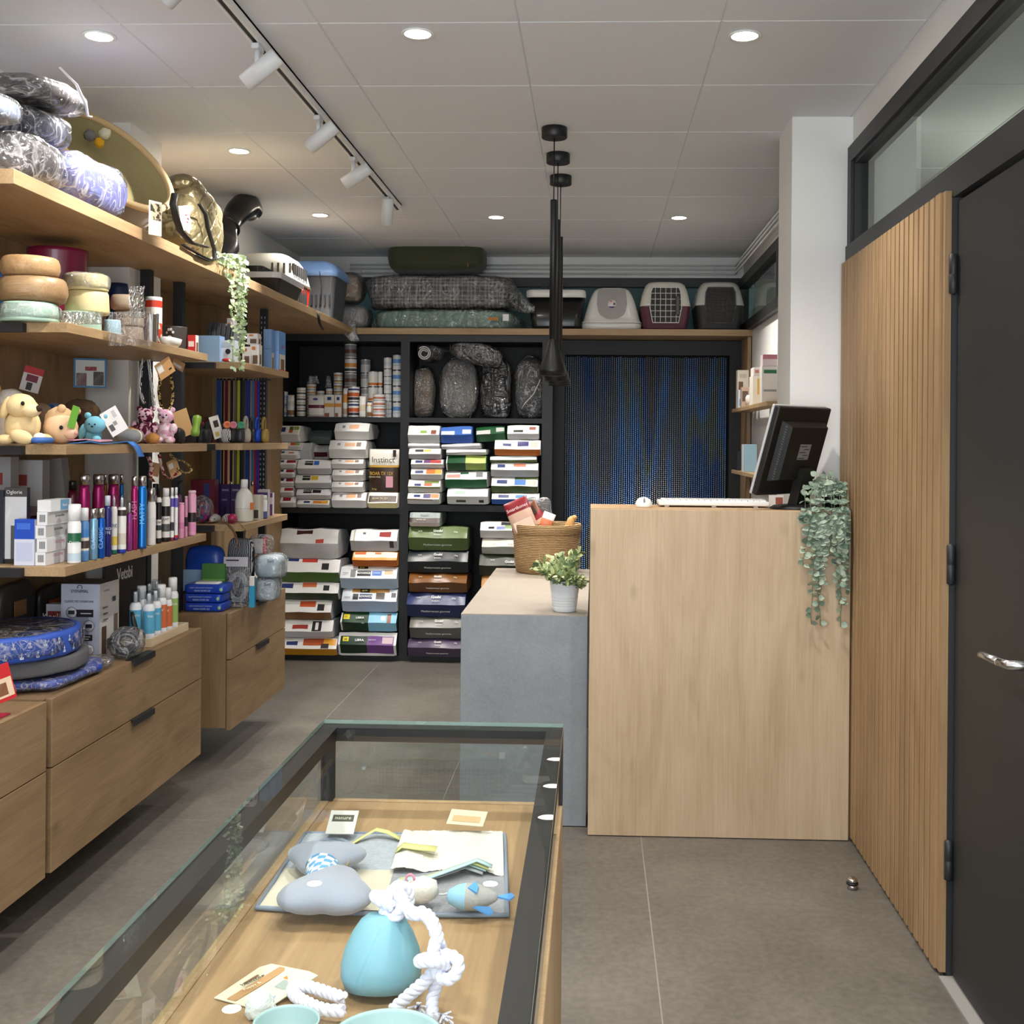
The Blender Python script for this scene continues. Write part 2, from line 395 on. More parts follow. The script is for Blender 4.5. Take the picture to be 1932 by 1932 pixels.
# ---------------------------------------------------------------- light
w = bpy.data.worlds.new('daylight'); bpy.context.scene.world = w; w.use_nodes = True
w.node_tree.nodes['Background'].inputs[0].default_value = (.78, .88, 1, 1); w.node_tree.nodes['Background'].inputs[1].default_value = 1.2
def light(name, kind, loc, power, color, rot=(0, 0, 0), **kw):
    l = bpy.data.lights.new(name, kind); l.energy = power; l.color = color
    for k, v in kw.items(): setattr(l, k, v)
    o = bpy.data.objects.new(name, l); C.objects.link(o); o.location = loc; o.rotation_euler = rot; return o
light('shop_window_daylight', 'AREA', (-.45, YF + .02, 1.4), 38, (.9, .96, 1.0), (PI / 2, 0, 0), shape='RECTANGLE', size=2.4, size_y=2.1)
WARM = (1.0, .955, .89)
def downlight(x, y, label, pw=38):
    d = thing('recessed_downlight', (x, y, ZC), label, 'ceiling light', 'recessed ceiling downlights')
    b = MB(); b.lathe([(.041, .002), (.049, -.001), (.051, -.004), (.0485, -.0065), (.040, -.005)], WHITE, 24, (x, y, ZC), caps=False); b.build('trim_ring', d)
    b = MB(); b.lathe([(.0405, -.0035), (.0001, -.0036)], emit((255, 244, 230), 60.), 24, (x, y, ZC), caps=False); b.build('lamp_disc', d)
    light('downlight_beam', 'SPOT', (x, y, ZC - .02), pw, WARM, (0, 0, 0), spot_size=2.1, spot_blend=.9, shadow_soft_size=.045)
DL = [((187, 67), 'round recessed downlight above the near left shelves'), ((788, 62), 'round recessed downlight beside the near end of the ceiling track'), ((1405, 66), 'round recessed downlight in the ceiling nearest the dark door'),
      ((451, 284), 'round recessed downlight above the black pet mannequin'), ((604, 405), 'small round downlight over the blue-lidded pet carrier'), ((936, 409), 'small round downlight over the olive green cushion'), ((1281, 410), 'small round downlight above the maroon pet carrier')]
for (u, v), lb in DL:
    p = at(u, v, Z=ZC); downlight(p.x, p.y, lb, 52 if p.y > 6 else 40)
for x, y in ((-1.51, 1.95), (-.54, 1.95), (.45, 1.95), (-1.51, .4), (-.54, .4), (.45, .4)):
    downlight(x, y, 'round recessed downlight in the ceiling over the display case')
light('neighbour_lamp', 'POINT', (2.0, 4.6, 2.2), 11, WARM, shadow_soft_size=.3)
light('neighbour_lamp', 'POINT', (2.0, 1.5, 2.2), 13, WARM, shadow_soft_size=.3)
# ceiling track with spots
tr = thing('track_rail', at(755, 385, Z=ZC), 'white ceiling track with a black slot running towards the back', 'track light rail')
pe = at(752, 386, Z=ZC); px = pe.x
b = MB(); b.box(px - .017, px - .008, .6, pe.y, ZC - .032, ZC, WHITE); b.box(px + .008, px + .017, .6, pe.y, ZC - .032, ZC, WHITE); b.box(px - .017, px + .017, .6, pe.y, ZC - .008, ZC, WHITE); b.box(px - .017, px + .017, pe.y, pe.y + .02, ZC - .033, ZC, WHITE); b.build('rail', tr)
b = MB(); b.box(px - .008, px + .008, .6, pe.y, ZC - .028, ZC - .009, BLACK); b.build('slot', tr)
SPOTW = col((214, 216, 218), .4)
def spot(y, aim, label, power=32):
    s = thing('track_spotlight', (px, y, ZC - .03), label, 'spotlight', 'white spotlights on the ceiling track')
    b = MB(); b.box(px - .012, px + .012, y - .03, y + .03, ZC - .05, ZC - .0325, SPOTW, .003); b.lathe([(.009, -.105), (.009, -.05)], SPOTW, 12, (px, y, ZC)); b.build('stem', s)
    a = Vector(aim).normalized(); c = Vector((px, y, ZC - .118)); c = c - a * .02
    M = facing(c, a, (0, 1, 0) if abs(a.y) < .9 else (1, 0, 0))
    b = MB(); b.lathe([(.0, -.062), (.026, -.062), (.0285, -.058), (.0285, .07), (.025, .07), (.022, .055)], SPOTW, 20, M=M, caps=False); b.build('lamp_head', s)
    b = MB(); b.lathe([(.0225, .0565), (.0001, .0566)], emit((255, 248, 238), 50.), 20, M=M, caps=False); b.build('lamp_lens', s)
    q = c + a * .075
    o = light('spot_beam', 'SPOT', q, power, (1, .95, .88), spot_size=1.15, spot_blend=.6, shadow_soft_size=.02)
    o.rotation_euler = (-a).to_track_quat('Z', 'Y').to_euler()
for (u, v), aim, lb in [((413, 0), (-.75, .1, -.65), 'white track spotlight nearest the camera, cut by the photo edge'), ((487, 84), (-.75, .05, -.6), 'second white track spotlight from the camera end of the rail'), ((601, 219), (-.7, .05, -.55), 'middle white track spotlight on the ceiling rail'),
                        ((665, 297), (-.75, .0, -.5), 'fourth white track spotlight from the camera end of the rail'), ((731, 372), (-.1, .3, -1), 'last white track spotlight, hanging straight down at the far end of the rail')]:
    y = at(u, v, Z=ZC - .03).y
    if u == 413: y = 2.78
    spot(y, aim, lb)
# ================================================================ fixed furniture
# slatted oak panel between column and door
sp = thing('slatted_panel', (.95, 3.6, 0), 'tall panel of vertical oak slats beside the dark door', 'wall panel')
SLAT = wood((168, 138, 102), (142, 113, 80), 'Z', .5, 1., False)
b = MB(); b.box(.946, .951, 3.052, 4.30, .012, 2.094, wood((70, 50, 32), (56, 40, 26), 'Z', .6, 1., False)); b.build('backing_board', sp)
b = MB(); b.box(.922, .9458, 3.075, 3.118, .012, 2.094, SLAT); b.box(.929, .9458, 3.052, 3.075, .012, 2.094, SLAT)
y = 3.134
while y < 4.29:
    b.box(.922, .9458, y, y + .037, .012, 2.094, SLAT, .0015); y += .051
b.build('slats', sp)
# tall oak counter
ZT = 1.178; YC = 4.07
ct = thing('counter', (.45, YC + .13, 0), 'tall oak reception counter with a plain front panel', 'counter')
b = MB(); b.box(-.013, .915, YC, YC + .022, .003, ZT - .003, wood((205, 182, 152), (180, 155, 124), 'Z', .45), .001); b.build('front_panel', ct)
b = MB(); b.box(-.013, .915, YC + .001, 4.335, ZT - .003, ZT + .0, wood((206, 172, 132), (182, 146, 106), 'X', .45)); b.box(-.012, .915, YC + .023, 4.335, ZT - .04, ZT - .003, WOODX); b.build('counter_top', ct)
b = MB(); b.box(-.012, .010, YC + .023, 4.333, .003, ZT - .041, WOODZ); b.build('side_panel', ct)
# lower concrete-look desk
dk = thing('desk', (-.25, 4.8, 0), 'low concrete-grey desk joined to the oak counter', 'desk')
GREY = concrete((140, 146, 152), .55, 5., .10, 110); GTOP = concrete((160, 150, 138), .5, 3., .08, 60)
b = MB(); b.box(-.487, -.02, 4.16, 4.20, .003, .775, GREY, .001); b.build('front_panel', dk)
b = MB(); b.box(-.487, -.02, 4.1605, 5.66, .7752, .778, GTOP); b.box(-.487, -.02, 4.2, 5.66, .74, .775, GREY); b.build('desk_top', dk)
b = MB(); b.box(-.487, -.45, 4.2, 5.66, .003, .74, GREY); b.build('side_panel', dk)
b = MB(); b.box(-.449, -.02, 5.62, 5.66, .003, .74, GREY); b.build('rear_panel', dk)
# black shelving along the back with an oak board on top
YS = 7.20
def zs(v): return at(760, v, Y=YS).z
SH = col((25, 26, 29), .5)
DV = [(-2.019, -2.003), (-1.243, -1.187), (-.337, -.27)]
bk = thing('shelving_unit', (-1.1, 7.4, 0), 'black open shelving unit against the back wall', 'shelving')
for i, (x0, x1) in enumerate(DV):
    b = MB(); b.box(x0, x1, YS, YB - .02, .0, 2.045, SH); b.build('upright', bk)
ZSH = [(zs(797), zs(788)), (zs(964), zs(952))]
for x0, x1 in ((-2.003, -1.243), (-1.187, -.337)):
    ZSH = [(zs(797), zs(788)), (zs(970), zs(959))] if x0 < -1.5 else [(zs(797), zs(788)), (zs(964), zs(952))]
    for z0, z1 in ZSH:
        b = MB(); b.box(x0, x1, YS + .002, YB - .05, z0, z1, SH); b.build('shelf', bk)
    b = MB(); b.box(x0, x1, YS + .002, YB - .05, 0, .035, SH); b.build('base', bk)
b = MB(); b.box(-2.003, -.337, YB - .05, YB - .02, .0, 2.045, col((15, 16, 18), .6)); b.build('back_panel', bk)
b = MB(); b.box(-2.02, -.27, YS - .001, YB - .02, 2.045, 2.089, SH); b.build('top_rail', bk)
# boards: long one on the left wall and the one across the back
ZB0, ZB1 = 2.09, 2.13
XB = -1.547
bl = MB(); bl.box(XL + .003, XB, 2.95, YS - .02, ZB0, ZB1, WOODY, .001); lb = bl.build('shelf_board'); tag(lb, 'long deep oak board along the left wall below the ceiling', 'shelf board')
b = MB(); b.box(XL + .003, 1.003, YS - .018, YB - .012, ZB0 + .0, ZB1, WOODX, .001); tag(b.build('shelf_board'), 'oak board across the back on top of the black shelving', 'shelf board')
b = MB(); b.box(.962, .985, YS, YB - .012, 0, ZB0 - .002, WOODZ, .001); tag(b.build('side_panel_board'), 'upright oak side board at the right of the bead curtain', 'upright board')
# bead curtain in its black frame
fr = MB(); fr.box(-.27, -.20, 7.5, 7.62, 0, 2.085, BLACK); fr.box(.885, .961, 7.5, 7.62, 0, 2.085, BLACK); fr.box(-.20, .885, 7.5, 7.62, 1.99, 2.085, BLACK)
struct(fr.build('door_2_frame'))
mt, nt, out = nodes('iridescent_beads'); p = pbsdf(nt, out, .25, .15, .7); L = nt.links.new
tc = N(nt, 'ShaderNodeTexCoord'); mp = N(nt, 'ShaderNodeMapping'); mp.inputs['Scale'].default_value = (4.2, 1, .45); L(tc.outputs['Object'], mp.inputs[0])
n1 = N(nt, 'ShaderNodeTexNoise', i_Scale=1.0, i_Detail=3.); L(mp.outputs[0], n1.inputs['Vector'])
r = ramp(nt, [(.3, lin((52, 100, 170))), (.41, lin((116, 124, 130))), (.47, lin((84, 146, 228))), (.52, lin((124, 140, 124))), (.57, lin((66, 112, 186))), (.65, lin((120, 116, 110))), (.74, lin((48, 92, 150)))]); L(n1.outputs['Fac'], r.inputs[0]); L(r.outputs[0], p.inputs['Base Color'])
BEAD = mt
b = MB(); rr_ = random.Random(3)
x = -.192
while x < .88:   # strings of beads: zig-zag lofts
    pts = []; z = 1.99; k = 0
    ph = rr_.random() * .012
    rings = []
    zz = 1.985 - ph
    while zz > .25:
        for dz, rad in ((0, .0018), (-.006, .0068), (-.012, .0018)):
            rings.append([(x + rad * math.cos(a), 7.56 + rad * math.sin(a), zz + dz) for a in (PI / 4, 3 * PI / 4, 5 * PI / 4, 7 * PI / 4)])
        zz -= .0135
    b.loft(rings, BEAD, False, False); x += .0145
o = b.build('bead_curtain'); tag(o, 'shimmering blue bead curtain hanging in a black doorway', 'bead curtain', kind='stuff')
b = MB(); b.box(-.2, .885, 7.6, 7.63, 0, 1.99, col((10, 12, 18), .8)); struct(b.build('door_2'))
# shallow oak wall shelves right of the curtain
for v, lb in ((772, 'narrow oak wall shelf holding small medicine boxes behind the counter'), (886, 'narrow oak wall shelf lower down, behind the monitor')):
    z = at(1385, v, Y=7.18).z
    b = MB(); b.box(.865, .961, 5.72, 7.19, z - .022, z, WOODY, .001); b.box(.94, .99, 5.8, 5.84, z - .16, z - .023, WOODY); tag(b.build('oak_shelf'), lb, 'wall shelf')
# ---------------------------------------------------------------- left wall shelving
XSF = -1.54
PANEL = wood((152, 124, 90), (122, 96, 66), 'Z', .55, 1., True)  # oak toned darker: shade behind the shelves is put into its colour
b = MB(); b.box(XL + .001, -1.995, 1.6, 4.36, .67, 2.088, PANEL); tag(b.build('back_panel_board'), 'oak panel on the left wall behind the near shelves', 'wall panel')
b = MB(); b.box(XL + .001, -1.995, 4.74, 7.17, .67, 2.088, PANEL); tag(b.build('back_panel_board'), 'oak panel on the left wall behind the far shelves', 'wall panel')
b = MB(); b.box(-1.994, -1.93, 5.645, 5.98, .67, 2.088, PANEL); tag(b.build('boxed_casing'), 'boxed oak casing of a small pillar behind the far shelves', 'wall casing')
def post(x, y, lb, z0=.67):
    b = MB(); b.box(x - .02, x + .02, y - .02, y + .02, z0, 2.089, BLACK); tag(b.build('shelf_post'), lb, 'post', 'black square posts carrying the left shelves'); 
post(-1.80, 3.19, 'black square post at the near end of the near left shelves', .86)
post(-1.80, 4.475, 'black square post of the near left shelves, in front of the white pillar')
post(-1.80, 4.83, 'black square post at the near end of the far left shelves')
post(-1.80, 5.705, 'black square post at the far end of the far left shelves, behind the hanging vine')
SZ = [1.752, 1.395, 1.039]
NM = ['upper', 'middle', 'lower']
for (y0, y1, wh) in ((3.245, 4.445, 'near'), (4.90, 5.635, 'far')):
    for z, nm in zip(SZ, NM):
        s = thing('oak_shelf', (-1.75, y0, z), '%s oak shelf of the %s bay on the left wall' % (nm, wh), 'shelf', 'oak shelves on the left wall')
        b = MB(); b.box(-1.99, XSF, y0, y1, z - .029, z, WOODY, .001); b.build('shelf_plank', s)
        for y in (y0 - .0245, y1 + .0):
            b = MB(); b.box(-1.819, -1.66, y, y + .023, z - .03, z - .004, BLACK); b.build('bracket', s)
# hanging drawer cabinets
CB = wood((152, 126, 94), (122, 97, 68), 'Y', .5)
CBX = wood((152, 126, 94), (122, 97, 68), 'Z', .5)
def cabinet(y0, y1, label, handles=True):
    X0, zt, zb = -1.55, .668, .165
    c = thing('hanging_cabinet', (-1.78, (y0 + y1) / 2, 0), label, 'cabinet', 'wall hung oak drawer cabinets')
    b = MB(); b.box(-2.0195, X0 - .022, y0 + .0, y1, zb + .01, zt - .012, CBX); b.box(-2.018, X0 - .024, y0, y1, zt - .012, zt - .004, CB); b.build('carcass', c)
    zm = 1.42 - .628 * 1.55 + .02
    for za, zc, in ((zm + .002, zt - .002), (zb, zm - .002)):
        dr = thing('drawer', (X0, (y0 + y1) / 2, za), '', ''); del dr['label'], dr['category']
        dr.parent = c; dr.matrix_parent_inverse = Matrix.Translation(c.location).inverted()
        b = MB(); b.box(X0 - .02, X0, y0 + .004, y1 - .004, za, zc, CB, .001); o = b.build('drawer_front'); o.parent = dr; o.matrix_parent_inverse = Matrix.Translation(dr.location).inverted()
        b = MB(); ym = y0 + (y1 - y0) * .52
        b.box(X0 - .02, X0 + .012, ym - .09, ym + .09, zc + .0005, zc + .0035, BLACK); b.box(X0 + .009, X0 + .012, ym - .09, ym + .09, zc - .018, zc + .0005, BLACK)
        o = b.build('handle'); o.parent = dr; o.matrix_parent_inverse = Matrix.Translation(dr.location).inverted()
cabinet(3.19, 4.435, 'wide oak drawer cabinet below the near left shelves')
cabinet(4.795, 5.65, 'narrower oak drawer cabinet below the far left shelves')
cabinet(1.9, 3.165, 'oak drawer cabinet at the near end, cut by the photo edge')
# ================================================================ goods in the black shelving
ORD = ['top', 'second from top', 'third from top', 'fourth from top', 'fifth from top', 'sixth from top', 'seventh from top', 'eighth from top', 'ninth from top']
def bag(u0, u1, vt, vb, Y, label, ct, cl=None, r=.5, dep=.36, patch=(), texts=(), rough=.38, amp=.006, skew=0., back=None, name='food_bag', cat='food bag', group=None, zmin=None, wedge=1.0, inner=None):  # cl tints the lower slope: real bands on some sacks, painted shade on plain ones
    """a filled sack lying flat, bottom end to the front: two slopes meeting in a ridge.
    patch: (x0, x1, h0, h1, colour) as fractions of width and of front height; texts: (string, x, h, size, colour)"""
    um, vm = (u0 + u1) / 2, (vt + vb) / 2
    x0, x1 = at(u0, vm, Y=Y).x, at(u1, vm, Y=Y).x
    z0, z1 = at(um, vb, Y=Y).z, at(um, vt, Y=Y).z
    if zmin is not None: z0 = max(z0, zmin)
    if x0 < -1.3: x0, x1 = max(x0, -2.0), min(x1, -1.247); slabs = [(-.1, .036)] + [(zs(970), zs(959)), (zs(797), zs(788))]
    else: x0, x1 = max(x0, -1.183), min(x1, -.341); slabs = [(-.1, .036)] + [(zs(964), zs(952)), (zs(797), zs(788))]
    for s0, s1 in slabs:
        zc = (z0 + z1) / 2
        if zc > s1: z0 = max(z0, s1 + .0015)
        elif zc < s0: z1 = min(z1, s0 - .004)
    w, h = x1 - x0, z1 - z0 - .0015
    cl = cl or ct; bk = back or ct
    e = min(.05, h * .42) * wedge
    def prof(f):   # front profile: height fraction -> depth
        return e * (r - f) / r * .75 if f < r else e * (f - r) / (1 - r)
    fx = sorted({round(i / 12, 4) for i in range(13)} | {round(q, 4) for p_ in patch for q in p_[:2]})
    fz = sorted({round(q, 4) for q in (0., .12, r * .6, r, r + (1 - r) * .35, r + (1 - r) * .7, .93, 1.)} | {round(q, 4) for p_ in patch for q in p_[2:4]})
    b = MB(); sd = Vector((x0 * 7.1, z0 * 5.3, 0)); grid = []
    nf = len(fz)
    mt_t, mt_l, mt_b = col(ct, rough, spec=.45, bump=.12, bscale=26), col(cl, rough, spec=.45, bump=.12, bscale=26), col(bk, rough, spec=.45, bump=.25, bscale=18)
    for i, a in enumerate(fx):
        ed = 1 - max(0, abs(a - .5) * 2 - .9) / .1 * .055
        row = []
        prs = [(prof(f), f) for f in fz] + [(dep * .35, 1.), (dep * .8, .93), (dep, .55), (dep * .8, .06), (dep * .3, 0.)]
        for k, (y, f) in enumerate(prs):
            x = x0 + w * a
            zz = z0 + .0008 + h * (.5 + (f - .5) * ed)
            n = noise.noise(Vector((x * 9, zz * 16, 0)) + sd) * amp
            yy = Y + y + n + (1 - ed) * .1 + .003 + amp
            if 0 < f < 1: zz += noise.noise(Vector((x * 8 + 9, f * 3, 1)) + sd) * amp * .7 * (1 if .08 < f < .92 else 0)
            zz -= abs(noise.noise(Vector((x * 7, 4, 2)) + sd)) * amp * 1.2 * (f >= .92)
            zz += skew * (a - .5) * h * .0
            row.append((x, yy, zz))
        grid.append(row)
    V = [[b.bm.verts.new(p) for p in row] for row in grid]
    K = len(V[0])
    for i in range(len(fx) - 1):
        for k in range(K):
            f = b.bm.faces.new((V[i][k], V[i][(k + 1) % K], V[i + 1][(k + 1) % K], V[i + 1][k])); f.smooth = True
            if k < nf - 1:
                cx, cz = (fx[i] + fx[i + 1]) / 2, (fz[k] + fz[k + 1]) / 2
                mm = mt_t if cz > r else mt_l
                for q in patch:
                    if q[0] < cx < q[1] and q[2] < cz < q[3]: mm = col(q[4], rough, spec=.45)
            else: mm = mt_b
            f.material_index = b.mi(mm)
    for row, rv in ((V[0], True), (V[-1], False)):
        f = b.bm.faces.new(list(reversed(row)) if rv else row); f.material_index = b.mi(mt_b)
    ir = fz.index(round(r, 4))
    for i in range(len(fx) - 1):
        for k in (ir, nf - 1, 0):
            ee = b.bm.edges.get((V[i][k], V[i + 1][k]))
            if ee: ee.smooth = False
    for row in (V[0], V[-1]):
        for k in range(K):
            ee = b.bm.edges.get((row[k], row[(k + 1) % K]))
            if ee: ee.smooth = False
    o = b.build(name); tag(o, label, cat, group)
    if skew:
        M = Matrix.Translation(((x0 + x1) / 2, 0, z0)) @ Matrix.Rotation(-skew, 4, 'Y') @ Matrix.Translation((-(x0 + x1) / 2, 0, -z0))
        o.data.transform(M)
    for t in texts:
        s, fx_, fh, size, c = t[:5]
        y = prof(fh); y2 = prof(min(fh + .04, .99)); y1 = prof(max(fh - .04, .01))
        nrm = Vector((0, -.08 * h, (y2 - y1)))
        P = Vector((x0 + w * fx_, Y + y + .003 + amp * .2, z0 + h * fh)) + nrm.normalized() * .006
        to = text(s, size * h, col(c, .5), o, facing(P, nrm, (0, 0, 1)), sx=(t[5] if len(t) > 5 else 1.), bold=(t[6] if len(t) > 6 else 0))
        if skew: to.data.transform(M)
    return o
W_, G_ = (236, 236, 234), (196, 196, 194)
DKG, DKR, BLU, ORG, PCH = (70, 96, 44), (138, 30, 48), (34, 52, 116), (222, 132, 44), (240, 188, 150)
BLKC = (26, 26, 28)
def Z1(x0, x1, y0, y1): return 480 + .207 * x0, 480 + .207 * x1, 600 + .207 * y0, 600 + .207 * y1
def Z2(x0, x1, y0, y1): return 740 + .207 * x0, 740 + .207 * x1, 600 + .207 * y0, 600 + .207 * y1
def Z3(x0, x1, y0, y1): return 480 + .1657 * x0, 480 + .1657 * x1, 940 + .1657 * y0, 940 + .1657 * y1
def Z4(x0, x1, y0, y1): return 740 + .1967 * x0, 740 + .1967 * x1, 940 + .1967 * y0, 940 + .1967 * y1
YG = 7.11
SA = 'in the leftmost stack of the middle shelf'
olive = [(.05, .26, .62, .9, BLU), (.46, .66, .72, .95, (92, 104, 50)), (.46, .66, .55, .72, (206, 92, 60)), (.68, .97, .74, .95, (140, 164, 84)), (.7, .95, .52, .74, (232, 226, 210))]
redp = [(.06, .26, .66, .9, BLU), (.44, 1., .6, .93, DKR)]
for k, (q, pt, d, Yk) in enumerate([((124, 400, 978, 1130), olive, 'white food bag with olive label patches, topmost', 0), ((150, 410, 1131, 1204), [(.5, .75, .55, .95, (206, 92, 60)), (.75, .98, .55, .95, (140, 164, 84))], 'flat white food bag with red and green patch, second', .02),
        ((140, 385, 1205, 1286), [(.06, .24, .66, .9, BLU), (.5, .8, .6, .8, (206, 120, 90))], 'white food bag with creased end, third', .01), ((135, 368, 1287, 1374), redp, 'white food bag with dark red patch, fourth', 0), ((133, 355, 1375, 1456), redp, 'white food bag with dark red patch, fifth', 0),
        ((130, 350, 1457, 1540), redp, 'white food bag with dark red patch, sixth', .01), ((135, 345, 1541, 1627), [(.35, 1., .6, .93, DKR)], 'white food bag with dark red patch, seventh', 0), ((165, 366, 1628, 1735), [(.2, .7, .6, .93, DKR)], 'white food bag with short dark red patch, bottom one', 0)]):
    u0, u1, a, b_ = Z1(*q)
    bag(u0, u1, a, b_, YG + Yk, d + ' in leftmost stack of middle shelf', W_, (206, 206, 204), .45, patch=pt, amp=.005)  # grey lower slope of these white bags is shade in the colour
for q, d, pt, Yk, tx in [((382, 690, 1290, 1428), 'white food bag with black and blue label, top of the second stack', [(.22, .46, .62, .9, BLKC), (.48, .64, .64, .9, (60, 104, 190))], 0, [('ADVANCE', .34, .76, .17, W_)]),
        ((362, 690, 1429, 1556), 'white food bag with black and yellow label, second in the second stack', [(.2, .42, .62, .9, BLKC), (.44, .64, .64, .9, (214, 178, 44))], 0, [('ADVANCE', .31, .76, .17, W_)]),
        ((376, 685, 1557, 1656), 'white food bag with two black label bars, third in the second stack', [(.2, .45, .6, .9, BLKC), (.47, .72, .62, .9, (34, 28, 30))], 0, [('ADVANCE', .33, .75, .2, W_)]),
        ((382, 674, 1657, 1740), 'white food bag with orange label, bottom of the second stack', [(.2, .4, .6, .85, BLU), (.5, .76, .52, .93, ORG), (.76, .97, .52, .93, (232, 170, 60))], 0, [])]:
    u0, u1, a, b_ = Z1(*q); bag(u0, u1, a, b_, YG + Yk, d, W_, (186, 188, 190), .42, patch=pt, texts=tx, amp=.005)
oval = [(.22, .3, .72, .86, (150, 150, 150)), (.42, .7, .66, .88, PCH)]
for k, (q, d) in enumerate([((722, 1036, 942, 1112), 'white food bag with peach oval, leaning on top of the third stack'), ((670, 1008, 1113, 1282), 'white food bag with peach oval and cat, second from top of third stack'), ((697, 984, 1283, 1376), 'creased white food bag with peach oval, third from top of third stack'),
        ((702, 984, 1377, 1488), 'creased white food bag with peach oval, fourth from top of third stack'), ((697, 980, 1489, 1590), 'white food bag with peach oval, second from bottom of third stack'), ((697, 1008, 1591, 1740), 'white food bag with peach oval, bottom of the third stack')]):
    u0, u1, a, b_ = Z1(*q); bag(u0, u1, a, b_, YG + (.0 if k != 1 else -.01), d, (240, 240, 238), (222, 222, 220), .5, patch=oval + ([(.74, .86, .66, .9, (150, 130, 120))] if k != 0 else []), amp=.007)
# upright brown and cream bag, and the one lying under it
u0, u1, a, b_ = Z1(1027, 1332, 1592, 1737)
bag(u0, u1, a, b_, YG, 'cream food bag with a brown band lying under the upright brown bag', (238, 234, 222), (230, 220, 160), .34, patch=[(.04, .96, .4, .8, (66, 44, 34))], texts=[('BOAR TX 12X', .42, .6, .2, (220, 200, 150), .8)], amp=.004)
u0, u1, a, b_ = Z1(1034, 1332, 1196, 1591)
p0, p1 = at(u0, b_, Y=YG + .03), at(u1, a, Y=YG + .03); p1.x = -1.249
b = MB(); w, h = p1.x - p0.x, p1.z - p0.z - .002; rows = []
BR, CRM = col((58, 42, 34), .35, bump=.1, bscale=25), col((236, 232, 222), .35, bump=.1, bscale=25)
YEL = col((206, 162, 70), .35)
hs = [0, .05, .1, .2, .3, .4, .5, .58, .63, .72, .8, .9, .97, 1.]
for f in hs:
    t = .045 * math.sin(PI * min(1, .25 + f * .75)) ** .7 + .003; row = []
    for i in range(24):
        a_ = 2 * PI * i / 24; cx_ = max(-1, min(1, math.cos(a_) * 1.25)) * w / 2 * (1 - .015 * math.sin(f * 5))
        row.append((p0.x + w / 2 + cx_, YG + .09 - math.sin(a_) * t + noise.noise((cx_ * 20, f * 9, 0)) * .004, p0.z + .001 + h * f))
    rows.append(row)
b.loft(rows, None, True, True, True, mats=[BR] * 7 + [YEL] + [CRM] * 5); o = b.build('food_bag'); tag(o, 'upright brown and cream food bag standing at the right of the middle shelf', 'food bag')
xc = p0.x + w / 2
def st(s, fx, fz, size, c, sx=1.): text(s, size, col(c, .5), o, facing((p0.x + w * fx, YG + .0405, p0.z + h * fz)), sx=sx)
st('Instinct', .5, .755, .05, (70, 60, 52), 1.); st('BOAR TX 12X', .45, .44, .03, (224, 176, 60), .8); st('GRAIN FREE', .22, .36, .014, (220, 206, 170)); st('12 kg', .2, .08, .014, (224, 190, 110))
b = MB(); b.box(p0.x + w * .6, p0.x + w * .84, YG + .039, YG + .041, p0.z + h * .12, p0.z + h * .38, col((222, 158, 170), .5)); b.build('sticker', o); b = MB(); b.box(p0.x + w * .82, p0.x + w * .93, YG + .052, YG + .054, p0.z + h * .83, p0.z + h * .985, col((44, 32, 28), .5)); b.build('sticker', o)
# loose grey bags behind the stacks
for q, Yk, c, d in [((400, 510, 1130, 1290), .06, (190, 192, 192), 'crumpled clear-topped bag end behind the leftmost stack'), ((490, 690, 1020, 1150), .2, (104, 118, 112), 'grey green bag lying deep in the shelf behind the second stack'), ((515, 664, 1152, 1288), .14, (206, 206, 204), 'white bag with maroon band lying behind the second stack')]:
    u0, u1, a, b_ = Z1(*q); bag(u0, u1, a, b_, YG + Yk, d, c, r=.5, dep=.22, patch=[(.05, .95, .15, .5, (88, 22, 40))] if 'maroon' in d else (), amp=.012)
# lower left bay
for q, d, ct, cl, r, pt, tx, kw in [
        ((185, 935, 350, 698), 'large white food sack with a dark folded crease, top of the lower left stack', (222, 222, 220), (186, 186, 186), .52, [(.28, .55, .82, .97, (60, 24, 32)), (.62, .76, .53, .66, (190, 80, 70))], [], {'amp': .016}),
        ((280, 955, 700, 964), 'white food sack with red patch and wide green lower band', W_, DKG, .45, [(.12, .3, .9, 1., BLU), (.36, .62, .86, 1., (196, 66, 54)), (0, .84, .0, .45, (70, 104, 40)), (.7, .82, .56, .82, (40, 40, 40))], [], {}),
        ((275, 945, 965, 1168), 'white food sack with orange patch and dark green lower band', W_, (38, 56, 32), .42, [(.02, .22, .66, .9, BLU), (.38, .62, .72, .98, (206, 110, 70)), (.74, .84, .56, .84, (40, 40, 40)), (0, .86, 0, .42, (38, 58, 34))], [], {}),
        ((300, 860, 1169, 1396), 'white food sack with orange patch and brown lower band', W_, (120, 82, 42), .42, [(.36, .68, .66, .94, (196, 84, 44)), (.72, .86, .5, .8, (36, 36, 36)), (.0, .9, .02, .4, (124, 84, 40))], [], {}),
        ((290, 880, 1397, 1602), 'white food sack with a printed dog head and red oval', W_, (206, 208, 214), .4, [(.22, .52, .52, .74, (160, 52, 50)), (.6, .78, .42, .95, (34, 30, 32)), (.66, .72, .5, .86, (236, 236, 236))], [], {}),
        ((285, 925, 1603, 1808), 'white food sack with orange patch and yellow lower band, bottom of the lower left stack', W_, (214, 152, 28), .42, [(.1, .3, .6, .8, BLU), (.4, .76, .6, .96, (180, 84, 40)), (.76, .98, .6, .96, (232, 160, 50)), (.72, .86, .44, .7, (60, 50, 50))], [], {})]:
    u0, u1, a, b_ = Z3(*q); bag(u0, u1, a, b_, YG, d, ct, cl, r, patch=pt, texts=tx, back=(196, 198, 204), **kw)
Y2 = YG
